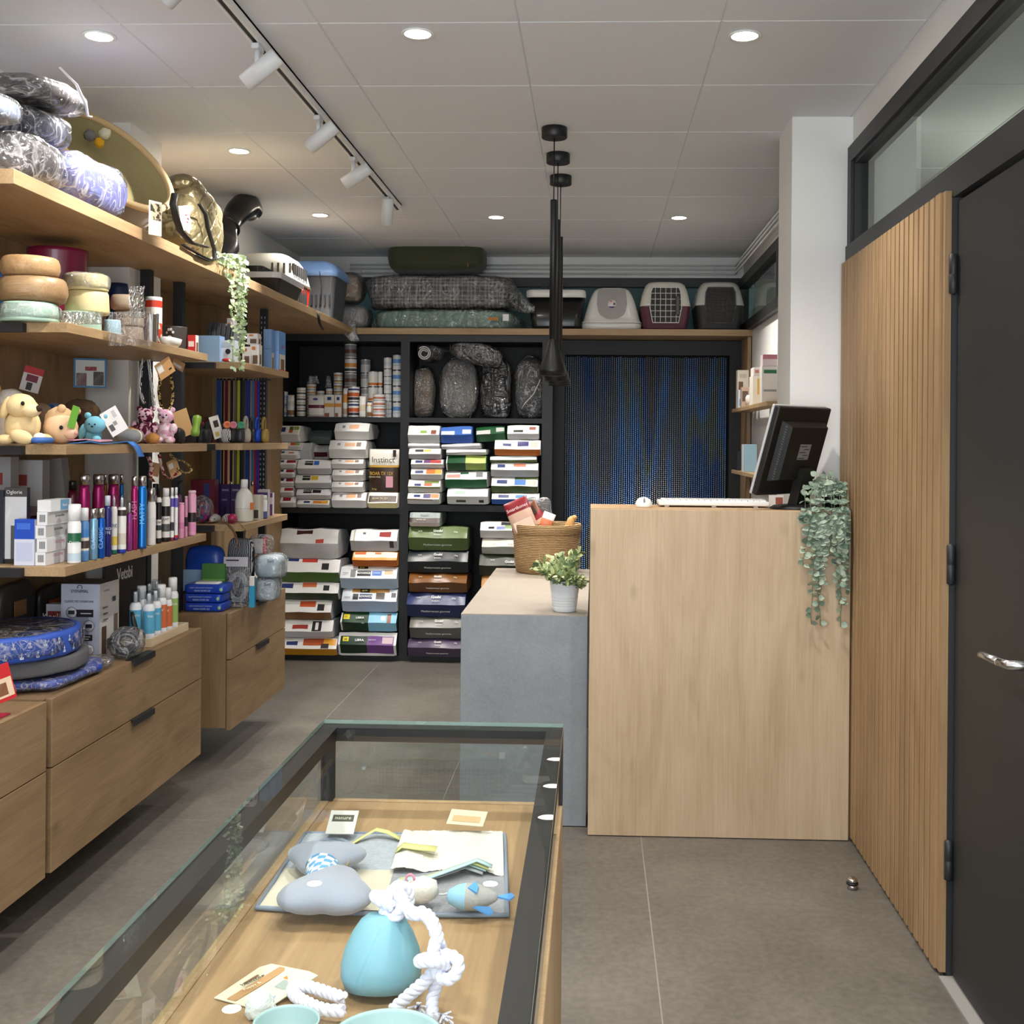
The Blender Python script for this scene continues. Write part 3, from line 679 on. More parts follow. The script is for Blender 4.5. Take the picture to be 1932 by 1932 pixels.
for q, d, ct, cl, r, pt, tx, kw in [
        ((1080, 1648, 362, 614), 'silver white food sack with red lettering bar, top of the stack beside the upright', (228, 228, 226), (172, 174, 178), .5, [(.26, .32, .78, .88, (90, 90, 90)), (.62, .86, .68, .92, (150, 40, 44)), (.84, .93, .16, .5, (60, 60, 62)), (.07, .1, .0, 1., (170, 170, 150))], [], {'amp': .01}),
        ((1106, 1642, 615, 786), 'bright orange food sack under the silver white one', (236, 150, 52), (178, 92, 22), .46, [(.02, 1., .62, .98, (240, 226, 206)), (.05, .3, .8, .98, (206, 110, 50)), (.5, .64, .82, .95, (206, 110, 50))], [], {}),
        ((966, 1650, 787, 1044), 'pale blue grey food sack with yellow price and small blue box', (226, 230, 234), (164, 182, 200), .5, [(.3, .48, .9, 1., BLKC), (.3, .54, .6, .82, BLKC), (.56, .73, .62, .82, (66, 120, 206)), (.18, .27, .54, .86, (130, 130, 130)), (.78, .93, .66, .84, (206, 186, 150))], [('29.99', .38, .94, .1, (230, 206, 40), 1.), ('ADVANCE', .42, .71, .13, W_, 1., .003), ('SENSITIVE', .645, .72, .07, W_), ('nature', .1, .72, .1, BLKC)], {}),
        ((985, 1650, 1045, 1308), 'pale blue grey food sack with yellow price and dog picture', (214, 220, 230), (166, 182, 206), .5, [(.18, .86, .84, 1., (170, 120, 40)), (.32, .5, .84, 1., BLKC), (.32, .55, .58, .8, (38, 58, 96)), (.62, .78, .58, .86, (84, 74, 66)), (.2, .3, .56, .8, (40, 40, 40)), (.9, .98, .66, .84, (60, 60, 60))], [('62.99', .41, .92, .1, (230, 206, 40)), ('ADVANCE', .435, .69, .13, W_, 1., .003), ('nature', .1, .66, .1, BLKC)], {}),
        ((970, 1646, 1312, 1530), 'dark green and sky blue food sack with white lettering', (18, 62, 36), (14, 52, 30), .5, [(.5, 1., .0, 1., (134, 196, 224)), (.05, .16, .66, .9, (230, 206, 40)), (0, .03, 0, 1., W_), (.72, .8, .62, .82, (236, 236, 236)), (.83, .9, .5, .94, (140, 84, 54))], [('LIBRA', .35, .72, .17, W_, 1., .004), ('12kg', .41, .5, .07, W_), ('54', .1, .77, .13, BLKC)], {}),
        ((942, 1640, 1540, 1810), 'dark green and purple food sack with white border, bottom of its stack', (16, 54, 34), (14, 46, 30), .5, [(0, .04, 0, 1., W_), (.96, 1., 0, 1., W_), (0, 1., .84, 1., W_), (0, 1., 0, .1, W_), (.5, .96, .1, .84, (112, 68, 138)), (.08, .18, .64, .8, (230, 206, 40)), (.76, .94, .56, .8, (206, 180, 190))], [('LIBRA', .37, .68, .15, W_, 1., .004), ('large breed', .59, .7, .07, W_), ('44', .13, .72, .12, BLKC)], {})]:
    u0, u1, a, b_ = Z3(*q); bag(u0, u1, a, b_, Y2, d, ct, cl, r, patch=pt, texts=tx, **kw)
# right bay, middle shelf
SG = 'of left stack, right bay'
for q, d, cl, pt, Yk in [((130, 424, 978, 1140), 'tall white food bag with a round emblem, top', (196, 198, 198), [(.4, .6, .56, .7, (150, 190, 90)), (.74, .9, .5, .72, (150, 90, 70))], 0), ((132, 428, 1141, 1184), 'flat white food bag, second', (190, 192, 194), [], .02), ((146, 436, 1185, 1286), 'white food bag with yellow print, third', (170, 172, 176), [(.2, .46, .66, .86, (60, 60, 60)), (.48, .7, .66, .86, (236, 206, 110))], 0),
        ((166, 460, 1287, 1369), 'white food bag with red and violet patch, fourth', (206, 206, 206), [(.14, .36, .6, .86, BLU), (.4, .6, .56, .9, (110, 70, 120)), (.6, .94, .56, .9, (190, 60, 60))], 0), ((164, 448, 1370, 1472), 'white food bag with bright orange patch, fifth', (202, 202, 202), [(.14, .4, .56, .8, BLU), (.5, .78, .5, .93, (232, 120, 50)), (.78, .99, .5, .93, (244, 180, 80))], 0),
        ((140, 434, 1473, 1594), 'white food bag with green and orange patch, sixth', (196, 198, 190), [(.2, .4, .5, .7, BLU), (.5, .95, .72, .92, (120, 140, 60)), (.5, .74, .52, .72, (214, 110, 60)), (.0, 1., .34, .42, (110, 130, 60))], 0), ((134, 424, 1595, 1700), 'white food bag with violet and orange patch, bottom', (200, 200, 200), [(.2, .4, .62, .85, BLU), (.5, .72, .56, .9, (66, 50, 120)), (.72, .98, .56, .9, (230, 140, 80)), (0, .8, .36, .44, (150, 100, 60))], .0)]:
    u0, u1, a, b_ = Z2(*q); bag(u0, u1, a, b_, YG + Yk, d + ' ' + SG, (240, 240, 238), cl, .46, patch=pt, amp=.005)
SHm = 'of middle stack, right bay'
for q, d, ct, cl, pt, sk, Yk in [((440, 722, 985, 1142), 'bright blue food bag with white label, top', (70, 116, 204), (52, 92, 176), [(.02, .45, .5, .72, W_), (.7, .98, .56, .8, W_)], .05, 0), ((446, 800, 1143, 1196), 'tilted white food bag under the blue one, second', (214, 216, 218), (178, 180, 182), [], .06, .02), ((490, 850, 1197, 1250), 'flat white food bag, third', W_, (206, 208, 208), [], .02, .0),
        ((488, 858, 1251, 1394), 'dark green and lime food bag, fourth', (26, 82, 46), (24, 74, 42), [(.48, .98, .5, 1., (196, 214, 120)), (.48, .98, .05, .5, (150, 170, 90)), (0, .03, 0, 1., W_)], .02, 0), ((480, 860, 1395, 1552), 'white topped food bag with green lower half, fifth', W_, (22, 96, 52), [(.36, .56, .8, .96, (30, 90, 54)), (.04, .36, .6, .8, (220, 160, 150)), (.74, .9, .66, .9, (120, 120, 120))], .03, 0), ((496, 868, 1553, 1702), 'plain white food bag with pale green print, bottom', (238, 240, 238), (222, 224, 222), [(.2, .44, .62, .8, (190, 220, 200)), (.22, .46, .12, .26, (60, 84, 60)), (.78, .9, .12, .28, (40, 40, 40))], 0, 0)]:
    u0, u1, a, b_ = Z2(*q); bag(u0, u1, a, b_, YG + Yk, d + ' ' + SHm, ct, cl, .5, patch=pt, skew=sk * .5, amp=.006)
SI = 'of right stack, right bay'
for q, d, ct, cl, pt, sk, Yk, r in [((765, 1030, 985, 1125), 'tilted green food bag wedged near the top between stacks of the right bay', (28, 92, 48), (24, 80, 42), [(.02, .5, .5, .76, (226, 226, 220)), (.7, .98, .6, .88, (220, 220, 218))], .14, .06, .5), ((1046, 1334, 975, 1108), 'white food bag with black print, top ' + SI, W_, (206, 208, 208), [(.2, .5, .5, .66, (40, 50, 44)), (.7, .9, .66, .9, (170, 110, 90))], 0, 0, .4), ((930, 1354, 1109, 1256), 'white food bag with orange lower band, second ' + SI, W_, (190, 104, 30), [(.18, .36, .6, .78, BLU), (.5, .74, .6, .9, (50, 44, 120)), (.78, .94, .5, .86, (210, 206, 196))], 0, -.01, .4),
        ((890, 1314, 1257, 1318), 'flat white food bag with olive band, third ' + SI, W_, (70, 92, 34), [], .03, .01, .4), ((896, 1328, 1319, 1452), 'white food bag with lower half tinted as shade, fourth ' + SI, W_, (184, 186, 188), [(.14, .3, .66, .86, BLU), (.48, .74, .74, .94, (220, 130, 96)), (.76, .96, .56, .9, (226, 226, 220))], 0, 0, .5), ((900, 1324, 1453, 1596), 'white food bag with olive green lower band, fifth ' + SI, W_, (66, 86, 30), [(.12, .34, .6, .82, BLU), (.5, .74, .5, .86, (76, 130, 206)), (.5, 1., .86, 1., (100, 120, 50)), (.76, .96, .5, .82, (200, 200, 190))], 0, 0, .44), ((904, 1338, 1597, 1702), 'white food bag with royal blue lower band, bottom ' + SI, W_, (40, 88, 170), [(.14, .36, .6, .84, BLU), (.5, .74, .54, .82, (96, 160, 214))], 0, 0, .44)]:
    u0, u1, a, b_ = Z2(*q); bag(u0, u1, a, b_, YG + Yk, d, ct, cl, r, patch=pt, skew=sk * .5, amp=.006, dep=.3)
# right bay, bottom
u0, u1, a, b_ = Z4(160, 452, 105, 276)
bag(u0, u1, a, b_, YG, 'small grey and brown food bag lying on the olive green sack', (150, 160, 160), (224, 206, 206), .3, patch=[(0, 1., .3, .62, (58, 34, 32))], texts=[('Instinct', .5, .8, .2, (60, 60, 60)), ('BOAR 12X', .4, .48, .16, (220, 200, 180), .9)], amp=.004)
for q, c, d in [((150, 714, 277, 508), (98, 118, 66), 'olive green food sack with white lettering'), ((142, 720, 509, 725), (34, 40, 46), 'blackish food sack with white lettering'), ((152, 708, 726, 914), (124, 80, 36), 'brown food sack with white lettering'), ((132, 694, 915, 1150), (36, 50, 100), 'navy blue food sack with white lettering'), ((160, 720, 1151, 1358), (110, 108, 102), 'grey food sack with white lettering'), ((142, 714, 1359, 1538), (84, 70, 98), 'muted purple food sack with white lettering, bottom of the stack')]:
    u0, u1, a, b_ = Z4(*q)
    bag(u0, u1, a, b_, YG, d, c, tuple(int(x * .86) for x in c), .54, texts=[('Gosbi', .5, .82, .17, (240, 240, 236), 1., .004), ('Exclusive', .5, .68, .085, (230, 230, 226)), ('12kg', .8, .78, .1, (230, 230, 226)), ('Lamb', .2, .8, .08, (230, 230, 226)), ('Mediterranean gourmet', .5, .27, .125, (226, 226, 222))], rough=.3, amp=.009)  # lower slope a darker tint of the sack: shade put into the colour
for q, ct, cl, pt, tx, d in [((840, 1240, 232, 390), W_, (206, 206, 206), [(.2, .34, .6, .72, BLKC), (.4, .6, .56, .72, (110, 130, 190)), (.6, .95, .6, .9, (120, 150, 80)), (.5, .9, .8, 1., (60, 60, 60))], [], 'white food bag with black and green print behind the woven basket'), ((856, 1240, 392, 542), (226, 222, 208), (190, 190, 180), [], [('Gosbi', .72, .64, .14, (90, 90, 86)), ('DERM', .32, .62, .09, (150, 146, 136))], 'cream food bag with small grey lettering behind the woven basket'), ((830, 1260, 545, 752), (54, 60, 44), (40, 46, 34), [], [('Gosbi', .68, .66, .18, W_, 1., .004), ('Lamb', .3, .74, .09, W_)], 'dark green food sack half hidden behind the woven basket'), ((850, 1260, 754, 950), (190, 130, 60), (150, 96, 40), [], [], 'tan food sack low behind the grey desk'), ((850, 1260, 951, 1250), (70, 60, 50), (60, 50, 40), [], [], 'dark sack at the very bottom behind the grey desk')]:
    u0, u1, a, b_ = Z4(*q); bag(u0, u1, a, b_, YG + .0, d, ct, cl, .5, patch=pt, texts=tx, amp=.007, dep=.3)
# ---------------------------------------------------------------- cans, pouches and boxes on the upper left shelf
ZCAN = zs(788) + .001
LIDM = col((176, 178, 180), .3, .9)
def cans(x0, x1, ys, desc, where, bands, dY=0., base=(238, 238, 236), film_on=False):
    """a column of cans; bands: per can (or one for all) list of (f0, f1, colour)"""
    n = len(ys) - 1; Y = 7.235 + dY
    for k in range(n):
        u0, u1, a, b_ = Z1(x0, x1, ys[k], ys[k + 1])
        pl, pr = at(u0, b_, Y=Y), at(u1, a, Y=Y)
        r = (pr.x - pl.x) / 2; z0 = pl.z if k < n - 1 else ZCAN; z1 = pr.z - .0008
        h = z1 - z0; bd = bands[k % len(bands)]
        fs = sorted({0.05, .95} | {q for q3 in bd for q in q3[:2]})
        prof = [(r * .95, 0), (r, h * .02)] + [(r * .985, h * f) for f in fs] + [(r, h * .98), (r * .95, h), (r * .9, h - .002)]
        mt_ = [LIDM, LIDM]
        for i in range(len(fs) - 1):
            c = base; md = (fs[i] + fs[i + 1]) / 2
            for q in bd:
                if q[0] < md < q[1]: c = q[2]
            mt_.append(col(c, .4))
        mt_ += [LIDM, LIDM, LIDM]
        b = MB(); b.lathe(prof, None, 16, ((pl.x + pr.x) / 2, Y + r, z0), mats=mt_); o = b.build('food_can')
        tag(o, '%s, %s %s' % (desc, ORD[k] if k < n - 1 else 'bottom', where), 'can', 'pet food cans on the black shelf')
BL = (120, 160, 206)
cans(118, 222, [585, 662, 740, 816, 903], 'grey blue can', 'of the far left column', [[(.15, .85, (150, 158, 170)), (.5, .85, (186, 186, 186))], [(.15, .5, (150, 160, 180))]], .02, (190, 194, 200))
cans(226, 296, [668, 742, 816, 903], 'pale can with blue print', 'of the second column from the left', [[(.15, .5, BL)]], .0, (214, 216, 218))
cans(374, 458, [632, 690, 744, 798, 850, 903], 'small white can with dark rims', 'of the column between pouches', [[(.0, .2, (70, 66, 60)), (.4, .6, (206, 190, 160))]], .0)
cans(464, 552, [600, 650, 700, 755, 806, 855, 903], 'small white can with orange print', 'in the column behind maroon pouch', [[(.3, .6, (222, 160, 90))]], .13)
cans(560, 632, [662, 705, 755, 806, 855, 903], 'small white can', 'of the short column behind the maroon pouch', [[(.35, .5, (170, 150, 120))]], .13)
cans(712, 796, [495, 545, 595, 645, 695, 745, 800, 850, 903], 'small white can with tan print', 'of eight behind the cartons', [[(.2, .5, (214, 168, 110)), (.5, .6, (60, 60, 60))]], .13)
cans(645, 706, [640, 690, 742, 795, 850, 903], 'small white can with peach band', 'of the column behind cartons', [[(.2, .5, (230, 180, 130))]], .13)
cans(808, 922, [230, 366, 498, 628, 766, 903], 'tall can with an orange band', 'of the highest column', [[(.35, .6, (110, 74, 60)), (.1, .35, (150, 150, 152)), (.6, .9, (140, 140, 144))], [(.4, .68, (222, 150, 70)), (.12, .3, (60, 60, 66))]], .11)
cans(842, 948, [622, 762, 903], 'tall white can with rust red band', 'of two below the highest column', [[(.34, .6, (200, 96, 50)), (.12, .3, (50, 50, 54)), (.74, .86, BLU)]], .0)
cans(958, 1050, [372, 500, 635, 770, 903], 'grey white tall can', 'of the column right of the highest one', [[(.1, .5, (196, 198, 198)), (.6, .9, (150, 152, 154))]], .16, (206, 206, 204))
cans(1026, 1118, [482, 626, 764, 903], 'tall white can with orange foot band', 'of the wider paired column', [[(.1, .26, (214, 124, 50)), (.3, .6, (236, 230, 220))]], .12)
cans(1122, 1166, [484, 626, 764, 903], 'slim white can with orange foot band', 'of the narrow paired column', [[(.1, .26, (214, 124, 50))]], .14)
cans(1068, 1184, [692, 748, 802, 852, 903], 'flat white can with rust print', 'of the short front column', [[(.25, .55, (190, 120, 96)), (.2, .25, (150, 80, 60))]], .0)
cans(1172, 1246, [356, 462, 532, 606, 690, 757, 830, 903], 'small pale can', 'of the second column from the upright', [[(.3, .6, (214, 220, 226))], [(.4, .6, (226, 226, 226))]], .11)
cans(1252, 1338, [330, 475, 620, 764, 903], 'tall white can with blue patch', 'of the column beside the upright', [[(.45, .7, (110, 160, 220)), (.25, .4, (214, 220, 226))]], .11)
def pouch(q, label, bands, dY=-.02, base=(236, 234, 230), tx=None, name='food_pouch', cat='pouch'):
    u0, u1, a, b_ = Z1(*q); Y = 7.235 + dY; pl, pr = at(u0, b_, Y=Y), at(u1, a, Y=Y); w, h = pr.x - pl.x, pr.z - ZCAN
    b = MB(); fs = sorted({0., .06, .5, .92, 1.} | {x for t in bands for x in t[:2]}); rows = []; mm = []
    for i, f in enumerate(fs):
        t = .004 + .022 * math.sin(PI * min(1, max(0, .15 + f * .85)))
        rows.append([(pl.x + w / 2 + max(-1, min(1, 1.3 * math.cos(2 * PI * k / 16))) * w / 2, Y + .03 - math.sin(2 * PI * k / 16) * t, ZCAN + h * f) for k in range(16)])
        if i:
            c = base; md = (fs[i - 1] + f) / 2
            for t3 in bands:
                if t3[0] < md < t3[1]: c = t3[2]
            mm.append(col(c, .35))
    b.loft(rows, None, True, True, True, mats=mm); o = b.build(name); tag(o, label, cat)
    return o
pouch((291, 352, 700, 903), 'slim silvery pouch of food left on the can shelf', [(.08, .3, (150, 110, 80)), (.5, .7, (214, 214, 210))])
o = pouch((484, 630, 702, 903), 'white pouch with a maroon band on the can shelf', [(.4, .55, (104, 30, 60)), (.0, .1, (214, 200, 190))])
b = MB(); b.ball(at(595, 753, Y=7.211), .016, .003, .007, col((52, 60, 150), .5)); b.build('emblem', o)
for q, lb, cs in [((637, 728, 700, 903), 'white carton with orange band and yellow strip, left of two', (222, 170, 70)), ((732, 794, 700, 903), 'white carton with amber band, right of two', (224, 150, 60))]:
    u0, u1, a, b_ = Z1(*q); pl, pr = at(u0, b_, Y=7.23), at(u1, a, Y=7.23)
    b = MB(); h = pr.z - ZCAN; b.box(pl.x, pr.x, 7.23, 7.30, ZCAN, pr.z, col((236, 232, 226), .5), .001); o = b.build('food_carton'); tag(o, lb, 'carton')
    b = MB(); b.box(pl.x + .001, pr.x - .001, 7.228, 7.2295, ZCAN + h * .45, ZCAN + h * .62, col(cs, .5)); b.build('printed_band', o); b = MB(); b.box(pl.x + (pr.x - pl.x) * .3, pr.x - (pr.x - pl.x) * .3, 7.227, 7.2279, ZCAN + h * .76, ZCAN + h * .9, col(BLU, .5)); b.build('logo_patch', o); b = MB(); b.box(pl.x + .003, pl.x + (pr.x - pl.x) * .5, 7.2283, 7.2295, ZCAN + .002, ZCAN + h * .18, col((150, 90, 60), .5)); b.build('food_picture', o)
pouch((800, 838, 640, 903), 'narrow orange and white pouch beside the tall cans', [(.5, .8, (224, 150, 70)), (.1, .3, (200, 170, 140))])
pouch((950, 1008, 712, 903), 'white pouch with a thin tan print between the can columns', [(.3, .6, (220, 206, 180))], -.01)
pouch((1020, 1062, 768, 903), 'narrow cream pouch with food picture near the flat cans', [(.08, .35, (150, 110, 70)), (.75, .85, (220, 170, 80))], -.01)
def clear_bag(q, label, dY=.09):
    u0, u1, a, b_ = Z1(*q); Y = 7.235 + dY; c = at((u0 + u1) / 2, (a + b_) / 2, Y=Y); w = at(u1, a, Y=Y).x - at(u0, a, Y=Y).x; h = at(u0, a, Y=Y).z - at(u0, b_, Y=Y).z
    b = MB(); n = 10; rows = []
    for i in range(6):
        f = i / 5; rows.append([(c.x + (w / 2) * (1 - .35 * f) * max(-1, min(1, 1.3 * math.cos(2 * PI * k / n))), Y - .02 * (1 - f * .8) * math.sin(2 * PI * k / n) + .01 * noise.noise((k, f * 4, w)), c.z - h / 2 + h * f + .008 * noise.noise((k * 2, f * 3, 9))) for k in range(n)])
    b.loft(rows, film(30, 1., .3)); tag(b.build('plastic_bag'), label, 'plastic bag')
clear_bag((482, 590, 528, 598), 'empty clear plastic bag puffed up above the small orange cans', .16)
clear_bag((648, 704, 530, 636), 'empty clear plastic bag standing above the peach cans', .18)
# ================================================================ on the high boards, and the bagged beds
def sgnp(x, p): return math.copysign(abs(x) ** p, x)
def blob(b, c, rx, ry, rz, e1=.6, e2=.6, amp=.05, fr=9, seg=28, ring=16, M=None, m=None, fine=0., sd=0.):
    """soft box-like body (superellipsoid) with lumps"""
    c = Vector(c); rings = []
    for i in range(ring + 1):
        th = -PI / 2 + PI * i / ring; row = []
        for j in range(seg):
            ph = 2 * PI * j / seg
            ct = max(sgnp(math.cos(th), e1), .02)
            p = Vector((rx * ct * sgnp(math.cos(ph), e2), ry * ct * sgnp(math.sin(ph), e2), rz * sgnp(math.sin(th), e1)))
            q = (p + c) * fr + Vector((sd, sd, sd))
            p = p * (1 + amp * noise.noise(q)) 
            if fine: p *= 1 + fine * noise.noise(q * 3.1)
            if M is not None: p = M @ p
            row.append(c + p)
        rings.append(row)
    return b.loft(rings, m)
def settle(o, z):
    """flatten what would sink below the board"""
    for v in o.data.vertices:
        if v.co.z < z: v.co.z = z + .0002 * (1 + math.sin(v.co.x * 40))
def cap_top(o, z):
    for v in o.data.vertices:
        if v.co.z > z: v.co.z = z
def wrapped(name, label, cat, c, r, fab, flm, M=None, e=.6, amp=.05, grow=1.05, zmin=None, zmax=None, xr=None, inner='cushion', sd=0., gamp=.09, group=None, off=(0, 0, 0), fr=9):
    t = thing(name, (c[0], c[1], zmin if zmin is not None else c[2] - r[2]), label, cat, group)
    b = MB(); blob(b, c, *r, e, e, amp, fr, M=M, m=fab, sd=sd); o = b.build(inner, t)
    if zmin is not None: settle(o, zmin + .004)
    b = MB(); blob(b, (c[0] + off[0], c[1] + off[1], c[2] + off[2]), *(x * grow + .006 for x in r), e * 1.1, e * 1.1, gamp, 11, 36, 22, M=M, m=flm, fine=.05, sd=sd + 5); w = b.build('plastic_wrap', t)
    if zmin is not None: settle(w, zmin + .001)
    if zmax is not None: cap_top(o, zmax - .006); cap_top(w, zmax - .001)
    if xr is not None:
        for oo in (o, w):
            for v in oo.data.vertices: v.co.x = min(max(v.co.x, xr[0]), xr[1])
    return t
def Z5(x, y): return 600 + .2174 * x, 430 + .2174 * y
def Z6(x, y): return 960 + .2692 * x, 480 + .2692 * y
ZB = ZB1 + .001
FILM = film(26, 1., .06, gloss=.10); FILM2 = film(30, 1., .12, gloss=.15); FILMD = film(22, 1., .03, gloss=.16)
def ctr(x0, x1, y0, y1, Y, Z):
    a, b_ = at(*Z(x0, y1), Y=Y), at(*Z(x1, y0), Y=Y)
    return ((a.x + b_.x) / 2, Y, (a.z + b_.z) / 2), (b_.x - a.x) / 2, (b_.z - a.z) / 2
# green mat
c, w, h = ctr(540, 1700, 705, 862, 7.40, Z5)
z1m = ZB + 2 * h + .006
t = wrapped('bed_mat', 'sage green pet mat in clear plastic lying on the back board', 'pet bed', (c[0], 7.40, ZB + h * .98), (w, .17, h), col((128, 160, 148), .85, bump=.3, bscale=20), film(26, 1., .10, milkc=(200, 225, 215), gloss=.12), e=.35, amp=.04, zmin=ZB, zmax=z1m, sd=1.)
b = MB(); p = at(*Z5(1630, 778), Y=7.2); b.box(p.x - .019, p.x + .019, 7.193, 7.196, p.z - .021, p.z + .021, PAPER); b.build('label_card', t)
b = MB(); p = at(*Z5(1520, 790), Y=7.2); b.box(p.x - .035, p.x + .035, 7.196, 7.199, p.z - .010, p.z + .010, col((170, 120, 60), .7)); b.build('zip_strip', t)
# plaid bed roll on the mat
z1 = ZB + 2 * h
c, w, h2 = ctr(470, 1690, 418, 700, 7.40, Z5)
t = wrapped('pet_bed', 'grey plaid pet bed in a clear plastic bag, on the green mat', 'pet bed', (c[0], 7.40, z1 + .012 + h2 * .97), (w, .2, h2), check((74, 72, 72), (196, 194, 192), 9., kind='plaid'), FILM, e=.42, amp=.03, sd=2., grow=1.03, zmin=z1m + .001, zmax=z1 + .012 + 2 * h2 + .022)
b = MB(); q = [Z5(1640, 460), Z5(1800, 600), Z5(1900, 705), Z5(1760, 760), Z5(1690, 700)]
ring = []
for (u, v), (ry, rz) in zip([Z5(1650, 570), Z5(1740, 630), Z5(1820, 690), Z5(1880, 705)], [(.14, .105), (.07, .075), (.02, .035), (.008, .02)]):
    yt = {.14: 7.36, .07: 7.285, .02: 7.195, .008: 7.19}[ry]; p = at(u, v, Y=yt)
    ring.append([(p.x, yt + ry * math.cos(2 * PI * k / 14) + .012 * noise.noise((k, u, 0)), p.z + rz * math.sin(2 * PI * k / 14) + .012 * noise.noise((k, 3, u))) for k in range(14)])
b.loft(ring, film(26, 1., .1)); b.build('bag_tail', t)
# olive cushion on top
c, w, h3 = ctr(625, 1460, 145, 424, 7.40, Z5)
zt = z1 + .012 + 2 * h2 + .024
OLV = col((58, 62, 40), .9, bump=.12, bscale=30, sheen=.2)
c3 = (c[0], 7.4, zt + h3 * .93)
t = thing('cushion', (c[0], 7.4, zt), 'olive green box cushion lying on top of the plaid bed', 'cushion')
M = Matrix.Rotation(-.03, 4, 'Y')
b = MB(); blob(b, c3, w, .17, h3 * .92, .45, .4, .03, 8, M=M, m=OLV, fine=.012); o = b.build('cover', t); settle(o, zt)
b = MB()
for s in (-1, 1):
    b.tube([(c3[0] + w * .86 * sgnp(math.cos(a), .5), 7.4 + .165 * sgnp(math.sin(a), .5) * .98, c3[2] + s * h3 * .62 + (c3[0] * 0)) for a in [2 * PI * i / 30 for i in range(31)]], .004, OLV, 5)
b.build('piping', t)
b = MB(); p = at(*Z5(1300, 320), Y=7.22); b.box(p.x - .003, p.x + .003, 7.222, 7.228, p.z - .012, p.z + .012, col((150, 84, 50), .7)); b.build('side_tag', t)
# beige roll and grey roll at the corner
c, w, h = ctr(130, 440, 690, 860, 7.32, Z5)
zb2 = ZB
t = wrapped('blanket_roll', 'grey fluffy blanket in clear plastic at the corner, its bag hanging over the edge', 'blanket', (c[0] + .01, 7.36, ZB + .075), (.105, .16, .072), col((170, 168, 172), .95, bump=.5, bscale=60), FILM2, e=.55, amp=.05, zmin=ZB, sd=3.)
b = MB(); ring = []
for (u, v), (rx, ry) in zip([(652, 606), (655, 616), (660, 628), (668, 640), (671, 644)], [(.07, .016), (.06, .016), (.045, .018), (.035, .014), (.03, .008)]):
    p = at(u, v, Y=7.165); ring.append([(p.x + rx * math.cos(2 * PI * k / 14) + .01 * noise.noise((k, v, 0)), 7.150 + ry * math.sin(2 * PI * k / 14) + .006 * noise.noise((k, 3, v)), p.z + .006 * noise.noise((k * 2, v, 5))) for k in range(14)])
b.loft(ring, film(30, 1., .3)); b.build('bag_tail', t)
c, w, h = ctr(130, 440, 412, 690, 7.36, Z5)
wrapped('blanket_roll', 'beige rolled blanket in clear plastic on the grey one at the corner', 'blanket', (c[0] - .025, 7.38, ZB + .165 + h), (.105, .15, h * .9), col((188, 166, 148), .9, bump=.3, bscale=40), FILM, e=.65, amp=.03, sd=4.)
# ---- black litter bin with white rim
PLW = col((226, 226, 222), .35, spec=.5, coat=.2); PLB = col((20, 20, 22), .3, coat=.2)
def rrect(w, d, r, n=5):
    pts = []
    for cx, cy, a0 in ((w - r, d - r, 0), (-w + r, d - r, PI / 2), (-w + r, -d + r, PI), (w - r, -d + r, 1.5 * PI)):
        for i in range(n + 1):
            a = a0 + PI / 2 * i / n; pts.append((cx + r * math.cos(a), cy + r * math.sin(a)))
    return pts
def stack(b, c, secs, m=None, mats=None, caps=True, smooth=False):
    """secs: (z, half width, half depth, corner r[, x shift, y shift])"""
    rings = []
    for s in secs:
        z, w, d, r = s[:4]; sx, sy = (s[4], s[5]) if len(s) > 4 else (0, 0)
        rings.append([(c[0] + x + sx, c[1] + y + sy, c[2] + z) for x, y in rrect(w, d, min(r, w * .98, d * .98))])
    return b.loft(rings, m, caps, smooth, True, mats)
a, e_ = at(*Z6(118, 510), Y=7.22), at(*Z6(540, 246), Y=7.22); cx, w, h = (a.x + e_.x) / 2, (e_.x - a.x) / 2, e_.z - ZB
t = thing('litter_box', (cx, 7.38, ZB), 'black open litter box with a white rim behind the pendant lamps', 'litter box')
b = MB(); stack(b, (cx, 7.40, ZB), [(0, w * .80, .15, .04), (h * .1, w * .82, .155, .04), (h * .8, w * .91, .17, .04), (h * .8, w * .88, .165, .04), (h * .12, w * .79, .15, .04)], PLB, smooth=True); b.build('tray', t)
b = MB(); stack(b, (cx, 7.40, ZB), [(h * .805, w * .97, .178, .045), (h * .82, w, .182, .05), (h * .97, w, .182, .05), (h, w * .96, .175, .05), (h, w * .88, .16, .04), (h * .82, w * .86, .158, .04)], PLW, caps=False, smooth=True); b.build('rim', t)
# ---- hooded litter house
a, e_ = at(*Z6(510, 505), Y=7.22), at(*Z6(936, 228), Y=7.22); cx, w, h = (a.x + e_.x) / 2, (e_.x - a.x) / 2, e_.z - ZB
t = thing('litter_house', (cx, 7.42, ZB), 'white hooded cat litter house with a grey front panel and round sticker', 'litter box')
b = MB(); stack(b, (cx, 7.42, ZB), [(0, w * .93, .195, .07), (h * .03, w * .98, .2, .07), (h * .12, w, .205, .07), (h * .15, w * .985, .2, .07)], PLW, smooth=True); b.build('tray', t)
b = MB(); secs = [(.155, 1.0), (.19, 1.0), (.2, .955), (.3, .915), (.5, .84), (.7, .75), (.85, .66), (.94, .58), (.985, .48), (1.0, .36)]
stack(b, (cx, 7.42, ZB), [(h * f, w * k, .2 * (.45 + .55 * k), .07 * k, 0, -.2 * .12 * (1 - k)) for f, k in secs], PLW, smooth=True); b.build('hood', t)
def hoodY(f):
    for (f0, k0), (f1, k1) in zip(secs, secs[1:]):
        if f0 <= f <= f1: k = k0 + (k1 - k0) * (f - f0) / max(1e-6, f1 - f0); return 7.42 - .2 * (.45 + .55 * k) - .024 * (1 - k)
    return 7.24
b = MB(); ol = []; wd = w * .5
